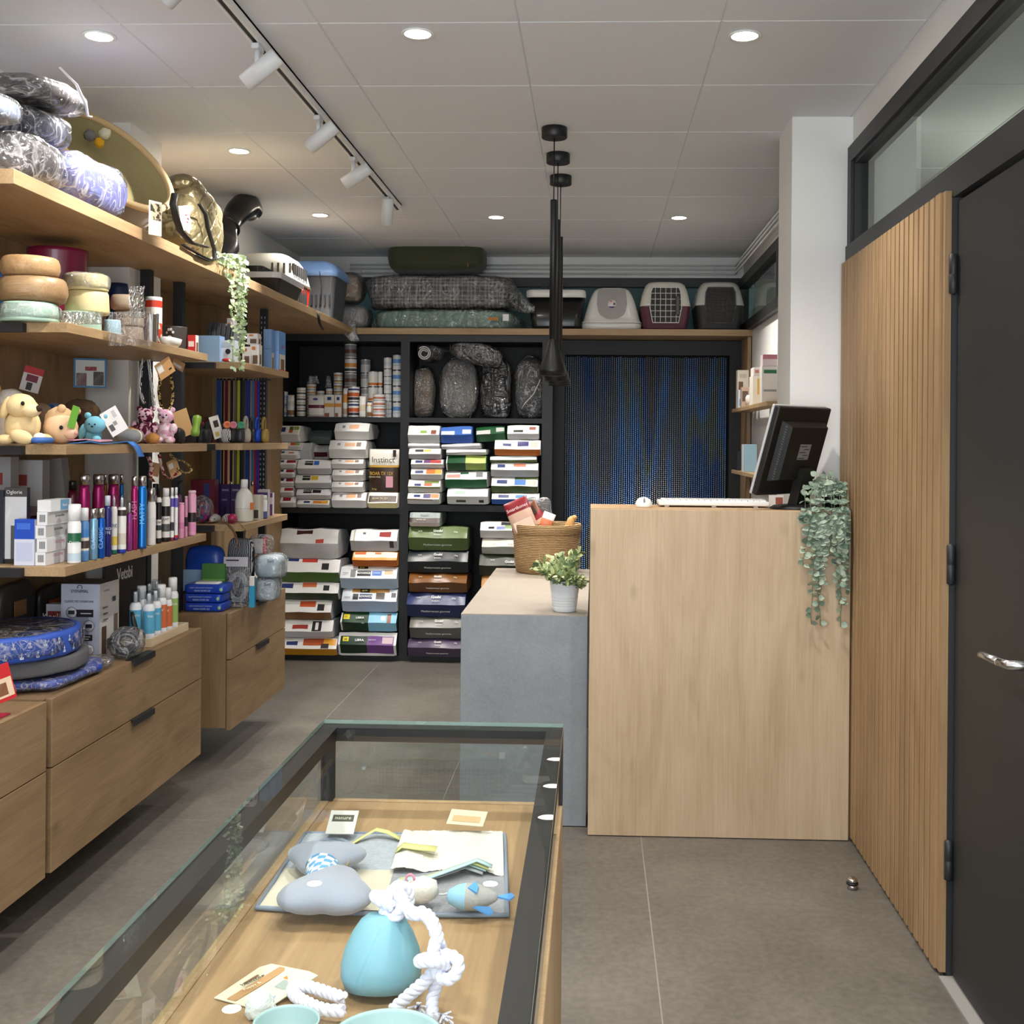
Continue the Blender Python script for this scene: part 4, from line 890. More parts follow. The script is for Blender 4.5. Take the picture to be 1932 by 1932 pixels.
for f, k in [(.97, .92), (.8, .96), (.6, 1.), (.42, .9), (.33, .74), (.26, .4), (.245, 0)]: ol.append((f, k))
rows = []
for f, k in ol:
    y = hoodY(f) - .004; rows.append([(cx + wd * k * s, y - .002, ZB + h * f) for s in (-1, -.9, -.5, 0, .5, .9, 1)])
b.loft(rows, col((164, 162, 158), .45), False, True, False); b.build('front_panel', t, fixn=False)
f0 = .6; Pc = Vector((cx, hoodY(f0) - .0085, ZB + h * f0)); nrm = Vector((0, -(.18 * h), hoodY(.65) - hoodY(.55) + .02))
nrm = Vector((0, -h * .1, (hoodY(.65) - hoodY(.55))))
Ms = facing(Pc, (0, nrm.y, nrm.z))
b = MB(); b.lathe([(.0001, .0), (.028, .0), (.028, .001), (.0001, .001)], col((240, 238, 236), .5), 24, M=Ms); s_ = b.build('sticker', t); s_['label'] = 'round white sticker with a cat picture'
b = MB(); b.box(-.014, .002, .015, .021, .0012, .0018, col((222, 90, 40), .5), M=Ms); b.build('logo_patch', s_)
b = MB(); b.box(.008, .022, -.008, .008, .0012, .0018, col((120, 96, 80), .5), M=Ms); b.build('cat_picture', s_)
b = MB(); b.face([Ms @ Vector((.027 * math.cos(a_), .027 * math.sin(a_), .0016)) for a_ in [PI * 1.2 + PI * .6 * i / 10 for i in range(11)]], col((84, 40, 120), .5)); b.build('purple_band', s_)
# ---- pet carriers on the back board
def carrier(cx, y0, w, d, h, top, low, label, doorm, latch=None, split=.48, wires=(6, 6), thick=.0022, frame_m=None, taper=.9):
    t = thing('pet_carrier', (cx, y0 + d / 2, ZB), label, 'pet carrier')
    cy = y0 + d / 2
    b = MB(); stack(b, (cx, cy, ZB), [(0, w * .84, d / 2 * .9, .03), (h * .04, w * .88, d / 2 * .94, .035), (h * split * .96, w * .98, d / 2, .04), (h * split, w, d / 2 + .004, .04)], low, smooth=True); b.build('base', t)
    b = MB(); stack(b, (cx, cy, ZB), [(h * split + .001, w, d / 2 + .005, .04), (h * (split + .06), w * .985, d / 2, .04), (h * .8, w * .88, d / 2 * .97, .05), (h * .93, w * .78, d / 2 * .94, .06), (h * .985, w * .66, d / 2 * .85, .06), (h, w * .5, d / 2 * .7, .05)], top, smooth=True); b.build('lid', t)
    # door: octagonal wire gate in a dark opening
    dw, z0, z1 = w * .62, h * .14, h * .86; yf = y0 - .004
    oc = [(-dw * .82, z0), (dw * .82, z0), (dw, z0 + h * .3), (dw * .95, z1 - .03), (dw * .82, z1), (-dw * .82, z1), (-dw * .95, z1 - .03), (-dw, z0 + h * .3)]
    b = MB(); b.loft([[(cx + x, yf - .004, ZB + z) for x, z in oc], [(cx + x, yf + .012, ZB + z) for x, z in oc]], col((54, 50, 46), .7), True, False); b.build('opening', t)
    g = MB(); pts = [Vector((cx + x, yf - .010, ZB + z)) for x, z in oc]
    g.tube(pts + [pts[0]], thick * 1.5, doorm, 6)
    def span(z):   # half width of the octagon at height z
        if z < z0 + h * .3: return dw * (.82 + .18 * (z - z0) / (h * .3))
        if z < z1 - .03: return dw * (1 - .05 * (z - z0 - h * .3) / (z1 - .03 - z0 - h * .3))
        return dw * (.95 - .13 * (z - z1 + .03) / .03)
    for i in range(1, wires[0]):
        x = -dw + 2 * dw * i / wires[0]; k = 1 if abs(x) < dw * .8 else .9
        g.tube([(cx + x, yf - .010, ZB + z0 + .003), (cx + x, yf - .010, ZB + z1 - .003)], thick, doorm, 5)
    for i in range(1, wires[1]):
        z = z0 + (z1 - z0) * i / wires[1]; s = span(z); g.tube([(cx - s, yf - .012, ZB + z), (cx + s, yf - .012, ZB + z)], thick, doorm, 5)
    g.build('wire_gate', t)
    if latch:
        b = MB(); b.box(cx + dw * .62, cx + dw * .88, yf - .022, yf - .012, ZB + h * .3, ZB + h * .68, latch, .004); b.build('latch', t)
    return t
a, e_ = at(*Z6(918, 505), Y=7.22), at(*Z6(1290, 185), Y=7.22)
carrier((a.x + e_.x) / 2 - .004, 7.225, (e_.x - a.x) / 2 - .006, .36, e_.z - ZB, col((224, 220, 208), .35, coat=.2), col((96, 52, 68), .4), 'pet carrier with cream lid, maroon base and white wire gate', col((232, 232, 230), .4), col((70, 68, 68), .4))
a, e_ = at(*Z6(1304, 505), Y=7.22), at(*Z6(1660, 186), Y=7.22)
carrier((a.x + e_.x) / 2, 7.225, (e_.x - a.x) / 2 - .004, .36, e_.z - ZB, col((196, 194, 190), .4), col((52, 52, 54), .45), 'pet carrier with light grey lid and charcoal base and gate', col((74, 74, 76), .45), None, .5, (7, 6), .003)
# ---------------------------------------------------------------- bagged beds in the upper right bay (YS = 7.2)
def Z2p(x, y): return 740 + .207 * x, 600 + .207 * y
def cz(x0, x1, y0, y1, Y): return ctr(x0, x1, y0, y1, Y, Z2p)
FUR = lambda c_: col(c_, .95, bump=.4, bscale=50)
c, w, h = cz(395, 775, 350, 910, 7.32); ZR = zs(788) + .001
wrapped('pet_bed', 'pale grey oval pet bed standing upright in clear plastic', 'pet bed', (c[0], 7.46, ZR + h * .99), (w * .9, .075, h), FUR((150, 146, 142)), FILM2, e=.75, amp=.06, zmin=ZR, sd=6., group=None, xr=(-1.184, -.342))
c, w, h = cz(150, 385, 430, 908, 7.36)
wrapped('pet_bed', 'beige pet bed in clear plastic at the left under the striped roll', 'pet bed', (c[0] - .01, 7.46, ZR + h * .97), (w * .95, .09, h * .97), FUR((150, 130, 106)), FILM2, e=.7, amp=.06, zmin=ZR, sd=7., xr=(-1.184, -.342))
c, w, h = cz(790, 1085, 330, 910, 7.38)
wrapped('pet_bed', 'black pet bed folded upright in shiny clear plastic', 'pet bed', (c[0] + .0, 7.47, ZR + h * .96), (w * .9, .08, h * .95), col((38, 38, 42), .8), FILMD, e=.5, amp=.08, zmin=ZR, sd=8., M=Matrix.Rotation(.0, 4, 'Y'), xr=(-1.184, -.342))
c, w, h = cz(1090, 1385, 320, 912, 7.32)
t = wrapped('pet_bed', 'dark grey bed in a crinkled clear bag at the right beside the pendants', 'pet bed', (c[0] + .01, 7.44, ZR + h * .97), (w * .92, .08, h * .96), col((66, 64, 64), .85), film(26, 1., .14, gloss=.08), e=.75, amp=.1, zmin=ZR, sd=9., xr=(-1.184, -.342))
b = MB(); b.tube([at(*Z2p(1350, 560), Y=7.235), at(*Z2p(1290, 690), Y=7.225), at(*Z2p(1200, 790), Y=7.225), at(*Z2p(1180, 830), Y=7.225)], .008, col((190, 190, 188), .4), 6, flat=.3); b.build('strap', t)
c, w, h = cz(520, 1010, 205, 530, 7.30)
wrapped('pet_bed', 'dark grey bed in shiny plastic lying across the top of the others', 'pet bed', (c[0], 7.27, c[2] + .035), (w * .98, .065, h * .6), col((56, 56, 58), .85), FILMD, e=.75, amp=.06, sd=10., M=Matrix.Rotation(.28, 4, 'Y'), grow=1.03, zmax=2.043)
t = thing('pet_bed', at(*Z2p(240, 440), Y=7.3), 'rolled striped grey mat in plastic, its spiral end facing out', 'pet bed')
pc = at(*Z2p(248, 322), Y=7.22); pc.x += .03; b = MB(); pts = []
for i in range(40):
    a_ = i / 39 * 2.3 * 2 * PI; r_ = .018 + .026 * i / 39
    pts.append((r_ * 1.0 * math.cos(a_), r_ * 1.0 * math.sin(a_)))
Mr = Matrix.Translation(pc) @ Matrix.Rotation(-.5, 4, 'Y')
for k, (m_, r0) in enumerate(((col((70, 68, 70), .9), .0075),)):
    rg = []
    for (x, z) in pts:
        n_ = Vector((x, z)).normalized(); rg.append([Mr @ Vector((x + n_.x * s, y, (z + n_.y * s) * 1.0)) for s, y in ((-r0, 0), (r0, 0), (r0, .26), (-r0, .26))])
    b.loft(rg, m_)
b.build('mat_roll', t)
b = MB(); b.tube([Mr @ Vector((x, -.001, z)) for x, z in pts], .004, col((214, 212, 210), .8), 6); b.build('pale_edge', t)
b = MB(); b.tube([at(*Z2p(330, 290), Y=7.3), at(*Z2p(420, 290), Y=7.3), at(*Z2p(520, 300), Y=7.32)], [.045, .03, .012], col((60, 58, 62), .8), 12, flat=.7); b.build('loose_end', t)
b = MB(); blob(b, Vector(at(*Z2p(345, 312), Y=7.34)), .085, .1, .045, .6, .6, .1, 12, M=Matrix.Rotation(.1, 4, 'Y'), m=FILM); b.build('plastic_wrap', t)
# ---------------------------------------------------------------- long left board
def onb(u, X, z=ZB):   # a point over the board in screen column u at depth plane X
    p = at(u, 400, X=X); return Vector((X, p.y, z))
FOLD = film(22, 1., .12)
for (u, X, z, r, cl_, lb, rot, sd) in [(18, -1.70, ZB + .075, (.12, .135, .074), (70, 66, 70), 'dark pet coat in clear plastic at the bottom of the pile on the long board', .0, 1),
        (150, -1.66, ZB + .085, (.11, .185, .083), (104, 112, 190), 'lavender blue pet coat in a crinkled clear bag at the edge of the long board', .0, 2),
        (40, -1.72, ZB + .212, (.1, .15, .05), (44, 48, 74), 'navy quilted pet coat in clear plastic, second layer of the near pile', .1, 3),
        (66, -1.70, ZB + .318, (.1, .17, .042), (64, 60, 62), 'black and grey pet coat on a hanger in plastic, on top of the near pile', .12, 4)]:
    p = onb(u, X, z)
    t = wrapped('pet_coat', lb, 'pet coat', p, r, col(cl_, .8, bump=.3, bscale=25), film(20, 1., .12 if cl_[2] > 150 else .07, gloss=.12), e=.7, amp=.1, zmin=ZB if z < ZB + .1 else ZB + .158 if z < ZB + .25 else ZB + .268, zmax=ZB + .157 if u == 18 else ZB + .267 if z < ZB + .25 and z > ZB + .1 else None, sd=sd * 1.7, M=Matrix.Rotation(rot, 4, 'X'), grow=1.06, gamp=.14, group='packed pet coats on the long board')
    if 'hanger' in lb:
        b = MB(); q = p + Vector((.10, .02, .03)); b.tube([q + Vector((.012, -.1, .03)), q + Vector((.015, 0, .012)), q + Vector((.012, .07, -.03)), q + Vector((.012, .085, -.06)), q + Vector((.012, .11, -.055))], .005, col((220, 220, 224), .4), 6, flat=.5); b.build('hanger', t)
t = wrapped('pet_coat', 'pale blue folded coat in plastic peeking in at the left photo edge', 'pet coat', onb(-8, -1.62, ZB + .17), (.05, .07, .03), col((150, 166, 196), .8), FILM2, e=.7, amp=.1, sd=15., group='packed pet coats on the long board')
# tan basket bed tipped towards the aisle
n_ = Vector((.72, -.33, .62)).normalized(); Pc = at(217, 304, X=-1.725)
Mb = facing(Pc, n_, (0, 0, 1))
t = thing('basket_bed', (-1.8, Pc.y, ZB), 'round tan fabric pet basket tipped up on the long board', 'pet bed')
R_ = .232
TAN, TANI, SAT = col((206, 178, 134), .9, bump=.4, bscale=70), col((152, 142, 102), .95, bump=.15, bscale=60, var=.08), col((104, 98, 94), .4, bump=.3, bscale=12, sheen=.3)
b = MB(); b.lathe([(.001, -.137), (.12, -.136), (R_ * .93, -.13), (R_ * .985, -.1), (R_, -.05), (R_ * 1.0, -.012)], SAT, 40, M=Mb, caps=False); b.build('outer_wall', t)
b = MB(); b.lathe([(.001, -.105), (R_ * .5, -.108), (R_ * .82, -.1), (R_ * .9, -.06), (R_ * .955, 0)], TANI, 40, M=Mb, caps=False); b.build('lining', t)
b = MB(); b.tube([Mb @ Vector((R_ * .985 * math.cos(2 * PI * i / 48), R_ * .985 * math.sin(2 * PI * i / 48), 0)) for i in range(49)], .013, TAN, 8, caps=False); b.build('rim', t)
for (x, y), c_, r in [((173, 251), (120, 120, 120), .021), ((201, 247), (232, 226, 200), .023), ((191, 265), (226, 170, 34), .018)]:
    q = at(x, y, X=-1.80); 
    # drop the pompom onto the back of the lining
    d_ = (q - CAM).normalized(); tt = (Mb.translation + n_ * -.02 - CAM).dot(n_) / d_.dot(n_); q = CAM + d_ * tt - n_ * .012
    b = MB(); b.ball(q, r, m=col(c_, .95, bump=.6, bscale=120), seg=12, ring=8, amp=.25, fr=120); b.build('pompom', t)
q = at(293, 412, X=-1.50); b = MB(); b.box(-.0012, .0012, -.026, .026, -.058, .058, col((226, 222, 214), .5), M=Matrix.Translation(q) @ Matrix.Rotation(-.5, 4, 'Z')); tgc = b.build('price_card', t)
b = MB(); b.box(.0013, .002, -.022, .022, -.006, .05, check((70, 66, 50), (206, 190, 160), 60., kind='leopard'), M=Matrix.Translation(q) @ Matrix.Rotation(-.5, 4, 'Z')); b.build('printed_picture', tgc)
# gold quilted carrier bag
GOLD = col((168, 148, 104), .28, .55, bump=.0)
mt, nt, out = nodes('gold_quilting'); p_ = pbsdf(nt, out, .33, .5, .5); p_.inputs['Base Color'].default_value = lin((136, 124, 92))
tc = N(nt, 'ShaderNodeTexCoord'); mp = N(nt, 'ShaderNodeMapping'); mp.inputs['Rotation'].default_value = (.78, 0, 0); mp.inputs['Scale'].default_value = (1, 15, 15); nt.links.new(tc.outputs['Object'], mp.inputs[0])
vo = N(nt, 'ShaderNodeTexVoronoi', i_Scale=1.0, i_Randomness=.15); vo.feature = 'DISTANCE_TO_EDGE'; nt.links.new(mp.outputs[0], vo.inputs['Vector'])
no = N(nt, 'ShaderNodeTexNoise', i_Scale=26., i_Detail=2.); nt.links.new(tc.outputs['Object'], no.inputs['Vector'])
ad = N(nt, 'ShaderNodeMath', operation='MULTIPLY_ADD'); nt.links.new(no.outputs['Fac'], ad.inputs[0]); ad.inputs[1].default_value = .35; nt.links.new(vo.outputs['Distance'], ad.inputs[2])
bp = N(nt, 'ShaderNodeBump', i_Strength=1., i_Distance=.03); nt.links.new(ad.outputs[0], bp.inputs['Height']); nt.links.new(bp.outputs[0], p_.inputs['Normal'])
pc = onb(346, -1.69, ZB + .150)
t = thing('quilted_bag', (pc.x, pc.y, ZB), 'shiny gold quilted pet carrier bag with black straps on the long board', 'bag')
b = MB(); blob(b, pc, .125, .205, .15, .42, .5, .10, 8, 40, 26, m=mt, fine=.05, M=Matrix.Rotation(-.16, 4, 'X')); o = b.build('body', t); settle(o, ZB)
b = MB(); blob(b, pc + Vector((.04, -.06, .12)), .075, .15, .05, .8, .8, .15, 12, m=mt, M=Matrix.Rotation(-.2, 4, 'X')); b.build('top_fold', t)
STR = col((30, 28, 28), .6)
for k, pts in enumerate([[(330, 365), (326, 385), (332, 410), (340, 435), (360, 458), (390, 466)], [(376, 385), (388, 405), (392, 430), (404, 470), (405, 488), (392, 492), (370, 482)], [(345, 462), (375, 480), (400, 492), (425, 480)]]):
    b = MB(); b.tube([at(u, v, X=-1.535) for u, v in pts], .014 if k == 0 else .009, STR, 8, flat=.35); b.build('strap', t)
q = at(349, 411, X=-1.548); b = MB(); b.box(-.0012, .0012, -.028, .028, -.045, .045, col((232, 218, 216), .5), M=Matrix.Translation(q) @ Matrix.Rotation(-.35, 4, 'Z') @ Matrix.Rotation(.25, 4, 'X')); pcd = b.build('price_card', t)
b = MB(); b.box(.0013, .002, -.02, .02, -.022, .012, check((90, 40, 46), (214, 150, 150), 70., kind='leopard'), M=Matrix.Translation(q) @ Matrix.Rotation(-.35, 4, 'Z') @ Matrix.Rotation(.25, 4, 'X')); b.build('printed_picture', pcd)
# black dog mannequin looking along the board
LEA = col((14, 14, 15), .22, spec=.6, bump=.15, bscale=18)
def mq(u, v, X): return at(u, v, X=X)
b = MB()
hd = mq(455, 392, -1.72); sk = [(mq(378, 520, -1.85), .12), (mq(412, 470, -1.84), .10), (mq(424, 436, -1.83), .062), (mq(437, 416, -1.82), .052), (mq(450, 398, -1.81), .064), (mq(466, 388, -1.80), .068), (mq(478, 402, -1.79), .054), (mq(481, 408, -1.785), .02)]
pts = [p for p, r in sk]; rad = [r for p, r in sk]
# smooth the chain
P2, R2 = [], []
for i in range(len(pts) - 1):
    for k in range(5):
        f = k / 5; a0, a1, a2, a3 = pts[max(i - 1, 0)], pts[i], pts[i + 1], pts[min(i + 2, len(pts) - 1)]
        P2.append(.5 * ((2 * a1) + (a2 - a0) * f + (2 * a0 - 5 * a1 + 4 * a2 - a3) * f * f + (3 * a1 - a0 - 3 * a2 + a3) * f ** 3)); R2.append(rad[i] + (rad[i + 1] - rad[i]) * f)
P2.append(pts[-1]); R2.append(rad[-1]); b.tube(P2, R2, LEA, 20); o = b.build('dog_mannequin'); settle(o, ZB + .0005)
tag(o, 'glossy black dog display mannequin with a blunt head behind the gold bag', 'mannequin')
b = MB(); q = mq(428, 430, -1.735); ax = (pts[3] - pts[2]).normalized(); Mx = facing(pts[2] + (pts[3] - pts[2]) * .35, ax, (1, 0, 0)); b.tube([Mx @ Vector((.060 * math.cos(2 * PI * i / 24), .060 * math.sin(2 * PI * i / 24), 0)) for i in range(25)], .006, LEA, 6); b.build('neck_seam', o)
# litter tray, cream carrier, blue lidded carrier
t = thing('litter_box', (-1.75, 5.78, ZB), 'black litter tray with pale grey rim at the edge of the long board', 'litter box')
zr = at(523, 509, X=-1.555).z; h = zr - ZB
b = MB(); stack(b, (-1.755, 5.77, ZB), [(0, .165, .20, .03), (h * .75, .19, .235, .035), (h * .75, .18, .225, .03)], PLB, smooth=False); b.build('tray', t)
b = MB(); stack(b, (-1.755, 5.77, ZB), [(h * .74, .198, .245, .04), (h * .98, .2, .25, .04), (h, .195, .245, .04), (h, .18, .23, .03)], col((196, 198, 202), .4), smooth=False); b.build('rim', t)
b = MB(); stack(b, (-1.80, 5.77, ZB), [(h + .001, .15, .22, .03), (h + .035, .145, .21, .03)], PLB); b.build('lid', t)
CRE, RED = col((222, 218, 204), .4), col((186, 40, 26), .4)
t = thing('pet_carrier', (-1.83, 6.28, ZB), 'cream pet carrier with red base and dark gate, behind the litter tray', 'pet carrier')
ztop = at(500, 473, X=-1.80).z - ZB
b = MB(); stack(b, (-1.83, 6.29, ZB), [(0, .165, .19, .03), (.01, .17, .2, .03), (ztop * .47, .18, .215, .03)], RED); b.build('base', t)
b = MB(); stack(b, (-1.83, 6.29, ZB), [(ztop * .48, .185, .22, .03), (ztop * .55, .18, .215, .04), (ztop * .8, .165, .195, .05), (ztop * .95, .135, .16, .05), (ztop, .1, .12, .05)], CRE, smooth=True); b.build('lid', t)
b = MB()
for i in range(8): b.box(-1.655, -1.648, 6.13 + i * .038, 6.14 + i * .038, ZB + ztop * .12, ZB + ztop * .8, BLACK)
b.box(-1.66, -1.653, 6.12, 6.41, ZB + ztop * .12, ZB + ztop * .8, col((40, 34, 30), .7)); b.build('wire_gate', t)
b = MB()
for i in range(4): b.box(-1.76 + i * .032, -1.748 + i * .032, 6.072, 6.085, ZB + ztop * .6, ZB + ztop * .78, col((90, 84, 70), .6))
b.build('vent_slots', t)
t = thing('pet_carrier', (-1.70, 6.80, ZB), 'grey pet carrier with light blue lid and black strap at the far end', 'pet carrier')
zt_ = at(600, 485, X=-1.62).z - ZB
GRC = col((70, 74, 80), .45)
b = MB(); stack(b, (-1.715, 6.80, ZB), [(0, .15, .14, .03), (.012, .155, .15, .03), (zt_ * .78, .18, .175, .03)], GRC); b.build('base', t)
b = MB(); stack(b, (-1.715, 6.80, ZB), [(zt_ * .72, .19, .185, .04), (zt_ * .8, .192, .187, .04), (zt_ * .93, .165, .16, .05), (zt_, .12, .12, .05)], col((120, 160, 220), .35, coat=.2), smooth=True); b.build('lid', t)
b = MB()
for r_ in range(2):
    for i in range(6): b.box(-1.71 + i * .026, -1.70 + i * .026, 6.63 - r_ * -.008, 6.652, ZB + zt_ * (.22 + .27 * r_), ZB + zt_ * (.4 + .27 * r_), col((26, 28, 32), .6))
b.build('vent_slots', t)
b = MB(); b.tube([at(603, 512, Y=6.61), at(607, 545, Y=6.605), at(602, 580, Y=6.605)], .006, STR, 6, flat=.3); b.tube([at(600, 590, X=-1.538), at(603, 610, X=-1.535), at(606, 616, X=-1.535), at(610, 622, X=-1.535)], .008, STR, 6, flat=.4); b.build('strap', t)
# ---------------------------------------------------------------- hanging vine
def leaf(b, p, d, n, L_, W_2, m, curl=.15):
    """one leaf: pointed oval of six faces along d, normal n"""
    d = d.normalized(); s = d.cross(n).normalized(); n = s.cross(d)
    st_ = [(0, .05), (.22, .75), (.5, 1.), (.78, .72), (1., .04)]
    L0 = []
    for f, w_ in st_:
        c_ = p + d * (L_ * f) - n * (L_ * curl * f * f)
        L0.append([b.bm.verts.new(c_ - s * (W_2 * w_) + n * (W_2 * .25 * w_)), b.bm.verts.new(c_), b.bm.verts.new(c_ + s * (W_2 * w_) + n * (W_2 * .25 * w_))])
    for i in range(4):
        for k in range(2):
            f_ = b.bm.faces.new((L0[i][k], L0[i][k + 1], L0[i + 1][k + 1], L0[i + 1][k])); f_.material_index = b.mi(m); f_.smooth = True
def rv(r): return Vector((r.uniform(-1, 1), r.uniform(-1, 1), r.uniform(-1, 1)))
r_ = random.Random(11)
LG = [col((184, 204, 146), .5, var=.1, vscale=60), col((206, 220, 176), .5), col((158, 184, 128), .5), col((184, 202, 172), .5)]
t = thing('hanging_vine', (-1.60, 4.86, ZB), 'pale green artificial vine trailing over the edge of the long board', 'plant')
bs, bl_ = MB(), MB()
for k in range(11):
    u0 = 444 + r_.uniform(-19, 22); ln = r_.uniform(.35, 1.) if k > 2 else 1.
    X = -1.518 + r_.uniform(0, .05); up_ = at(u0, 474, X=-1.60)
    top = at(u0 + 3, 470, X=X); bot = at(452 + (u0 - 444) * .55 + r_.uniform(-5, 5), 470 + 232 * ln, X=X + .01)
    pts = [Vector((-1.556, top.y, ZB + .022)), Vector((-1.54, top.y, ZB + .04)), Vector((X, top.y, ZB + .03))] + [Vector((X, top.y, ZB)).lerp(bot, f) + rv(r_) * .006 for f in [i / 9 for i in range(1, 10)]]
    bs.tube(pts, .0013, col((120, 130, 90), .6), 4)
    for i in range(1, len(pts)):
        a0, a1 = pts[i - 1], pts[i]
        for f in (.0, .5):
            p_ = a0.lerp(a1, f)
            for s in (0, 1):
                d_ = (rv(r_) + Vector((.5, -.5, -.45))); leaf(bl_, p_, d_, (rv(r_) * .5 + Vector((.4, -.8, .5))), r_.uniform(.017, .027), r_.uniform(.006, .0095), LG[r_.randrange(4)])
bs.build('stems', t); bl_.build('leaves', t, fixn=False)
b = MB(); b.lathe([(.05, 0), (.065, .10), (.058, .10), (.05, .09)], col((58, 66, 50), .5), 20, (-1.625, 4.99, ZB)); b.build('pot', t)
# ================================================================ goods on the left shelves
def tocam(p):
    n = CAM - Vector(p); n.z = 0; return n.normalized()
def sidev(n): return Vector((0, 0, 1)).cross(n)      # screen right for something facing n
def carton(name, label, cat, u0, u1, vt, vb, Y, dep, cols, marks=(), texts=(), z=None, group=None, tilt=0.):
    """box with its front face at depth Y; cols (front, side, top); marks (face, a0, a1, b0, b1, colour); texts (face, string, a, b, size, colour)"""
    um, vm = (u0 + u1) / 2, (vt + vb) / 2
    x0, x1 = at(u0, vm, Y=Y).x, at(u1, vm, Y=Y).x; z0 = at(um, vb, Y=Y).z if z is None else z; z1 = at(um, vt, Y=Y).z
    T = Matrix.Translation(((x0 + x1) / 2, Y, z0)) @ Matrix.Rotation(tilt, 4, 'Y') @ Matrix.Translation((-(x0 + x1) / 2, -Y, -z0))
    b = MB(); V = [Vector((x, y, zz)) for x in (x0, x1) for y in (Y, Y + dep) for zz in (z0, z1)]
    fm, sm, tm_ = (col(c, .5) for c in cols)
    for q, m_ in (((0, 4, 5, 1), fm), ((4, 6, 7, 5), sm), ((2, 3, 7, 6), fm), ((0, 1, 3, 2), sm), ((1, 5, 7, 3), tm_), ((0, 2, 6, 4), tm_)):
        b.face([T @ V[i] for i in q], m_)
    bmesh.ops.remove_doubles(b.bm, verts=b.bm.verts, dist=1e-6)
    o = b.build(name); tag(o, label, cat, group)
    def P(f, a, bb, e): return T @ (Vector((x0 + (x1 - x0) * a, Y - e, z0 + (z1 - z0) * bb)) if f == 'F' else Vector((x1 + e, Y + dep * a, z0 + (z1 - z0) * bb)))
    for mk, (f, a0, a1, b0, b1, c) in enumerate(marks):
        e_ = .0005 + .0004 * mk; b = MB(); b.face([P(f, a0, b0, e_), P(f, a1, b0, e_), P(f, a1, b1, e_), P(f, a0, b1, e_)], col(c, .5)); b.build('printed_panel', o)
    for t in texts:
        f, s, a, bb, size, c = t[:6]
        text(s, size * (z1 - z0), col(c, .5), o, facing(P(f, a, bb, .001 + .0004 * len(marks)), (0, -1, 0) if f == 'F' else (1, 0, 0)), depth=.0001, sx=t[6] if len(t) > 6 else 1)
    return o
SILV = col((206, 206, 208), .18, 1.); CLR = glass((232, 236, 238), 1.4, .02, .06)
def bottle(x0, x1, yt, yb, z, label, body, cap=None, capf=.16, bands=(), shoulder=.06, capr=.6, rough=.3, metal=0., txt=None, name='spray_bottle', zf=None, cat='bottle', group=None, f=.207, o0=(0, 780), dX=0., pump=False):
    u0, u1, vt, vb = o0[0] + f * x0, o0[0] + f * x1, o0[1] + f * yt, o0[1] + f * yb
    p = at((u0 + u1) / 2, vb, Z=z) if dX == 0 else None
    if dX: p = at((u0 + u1) / 2, 400, X=dX); p.z = z
    r = (u1 - u0) / 2 * p.y / F; n = tocam(p); c = p - n * r
    H = (vb - vt) * p.y / F if not dX else at((u0 + u1) / 2, vt, X=dX).z - z
    hb = H * (1 - capf)
    if cap == 'silver': capr = max(capr, .84)
    t = thing(name, (c.x, c.y, z), label, cat, group)
    bs = sorted({0., .02, 1.} | {q for x in bands for q in x[:2]})
    prof = [(r * .9, 0)]; mm = []
    base = col(body, rough, metal)
    for i, q in enumerate(bs[1:] if bs[0] == 0 else bs):
        md = ((bs[i] + q) / 2); m_ = base
        for x in bands:
            if x[0] < md < x[1]: m_ = col(x[2], .4)
        prof.append((r, (hb * (1 - shoulder)) * q)); mm.append(m_)
    prof += [(r * .86, hb * (1 - shoulder * .4)), (r * capr, hb)]; mm += [base, base]
    b = MB(); b.lathe(prof, None, 18, (c.x, c.y, z), mats=mm); b.build('body', t)
    if cap is not None:
        cm_ = CLR if cap == 'clear' else SILV if cap == 'silver' else col(cap, .35)
        b = MB(); rc = r * min(.94, capr + .06) if cap != 'clear' else r * .8
        b.lathe([(rc, hb + .0005), (rc, H * .985), (rc * .85, H)], cm_, 16, (c.x, c.y, z)); b.build('cap', t)
        if cap == 'clear':
            b = MB(); b.lathe([(r * .34, hb + .001), (r * .34, H * .93), (r * .2, H * .95)], col((240, 240, 240), .4), 10, (c.x, c.y, z)); b.build('nozzle', t)
        if pump:
            b = MB(); b.tube([(c.x, c.y, z + H), (c.x, c.y, z + H * 1.06), (c.x + .02, c.y - .01, z + H * 1.06)], r * .25, cm_, 6); b.build('pump_head', t)
    if txt:
        for s, fh, size, tc_, vert in txt:
            P = c + n * (r + .0008) + Vector((0, 0, hb * fh)); rt = sidev(n)
            text(s, size, col(tc_, .5), t, facing(P, n, -rt if vert else (0, 0, 1)), depth=.0003)
    return t
# ---------------------------------------------------------------- lower near shelf: bottles
S3 = SZ[2] + .0008
BT = 'grooming bottles on the lower near shelf'
MAG, CY_ = (168, 32, 104), (26, 116, 196)
bottle(617, 735, 820, 1370, S3, 'white spray bottle with green label band, beside the white cartons', (236, 236, 236), (240, 240, 240), .28, [(.52, .76, (24, 96, 62)), (.06, .26, (190, 210, 222))], capr=.9, group=BT, txt=[('Dento', .5, .011, (236, 240, 236), 0)])
bottle(727, 808, 855, 1350, S3, 'blue bottle with a pug picture and white flip cap', (90, 140, 196), (238, 238, 238), .24, [(.28, .62, (226, 218, 204)), (.34, .54, (70, 56, 50)), (.64, .84, (66, 130, 200))], capr=.8, group=BT)
bottle(812, 888, 860, 1335, S3, 'pale metallic blue bottle with silver cap', (136, 182, 214), 'silver', .19, [], capr=.85, metal=.5, group=BT, txt=[('CLASSIC', .5, .017, (180, 214, 240), 1)])
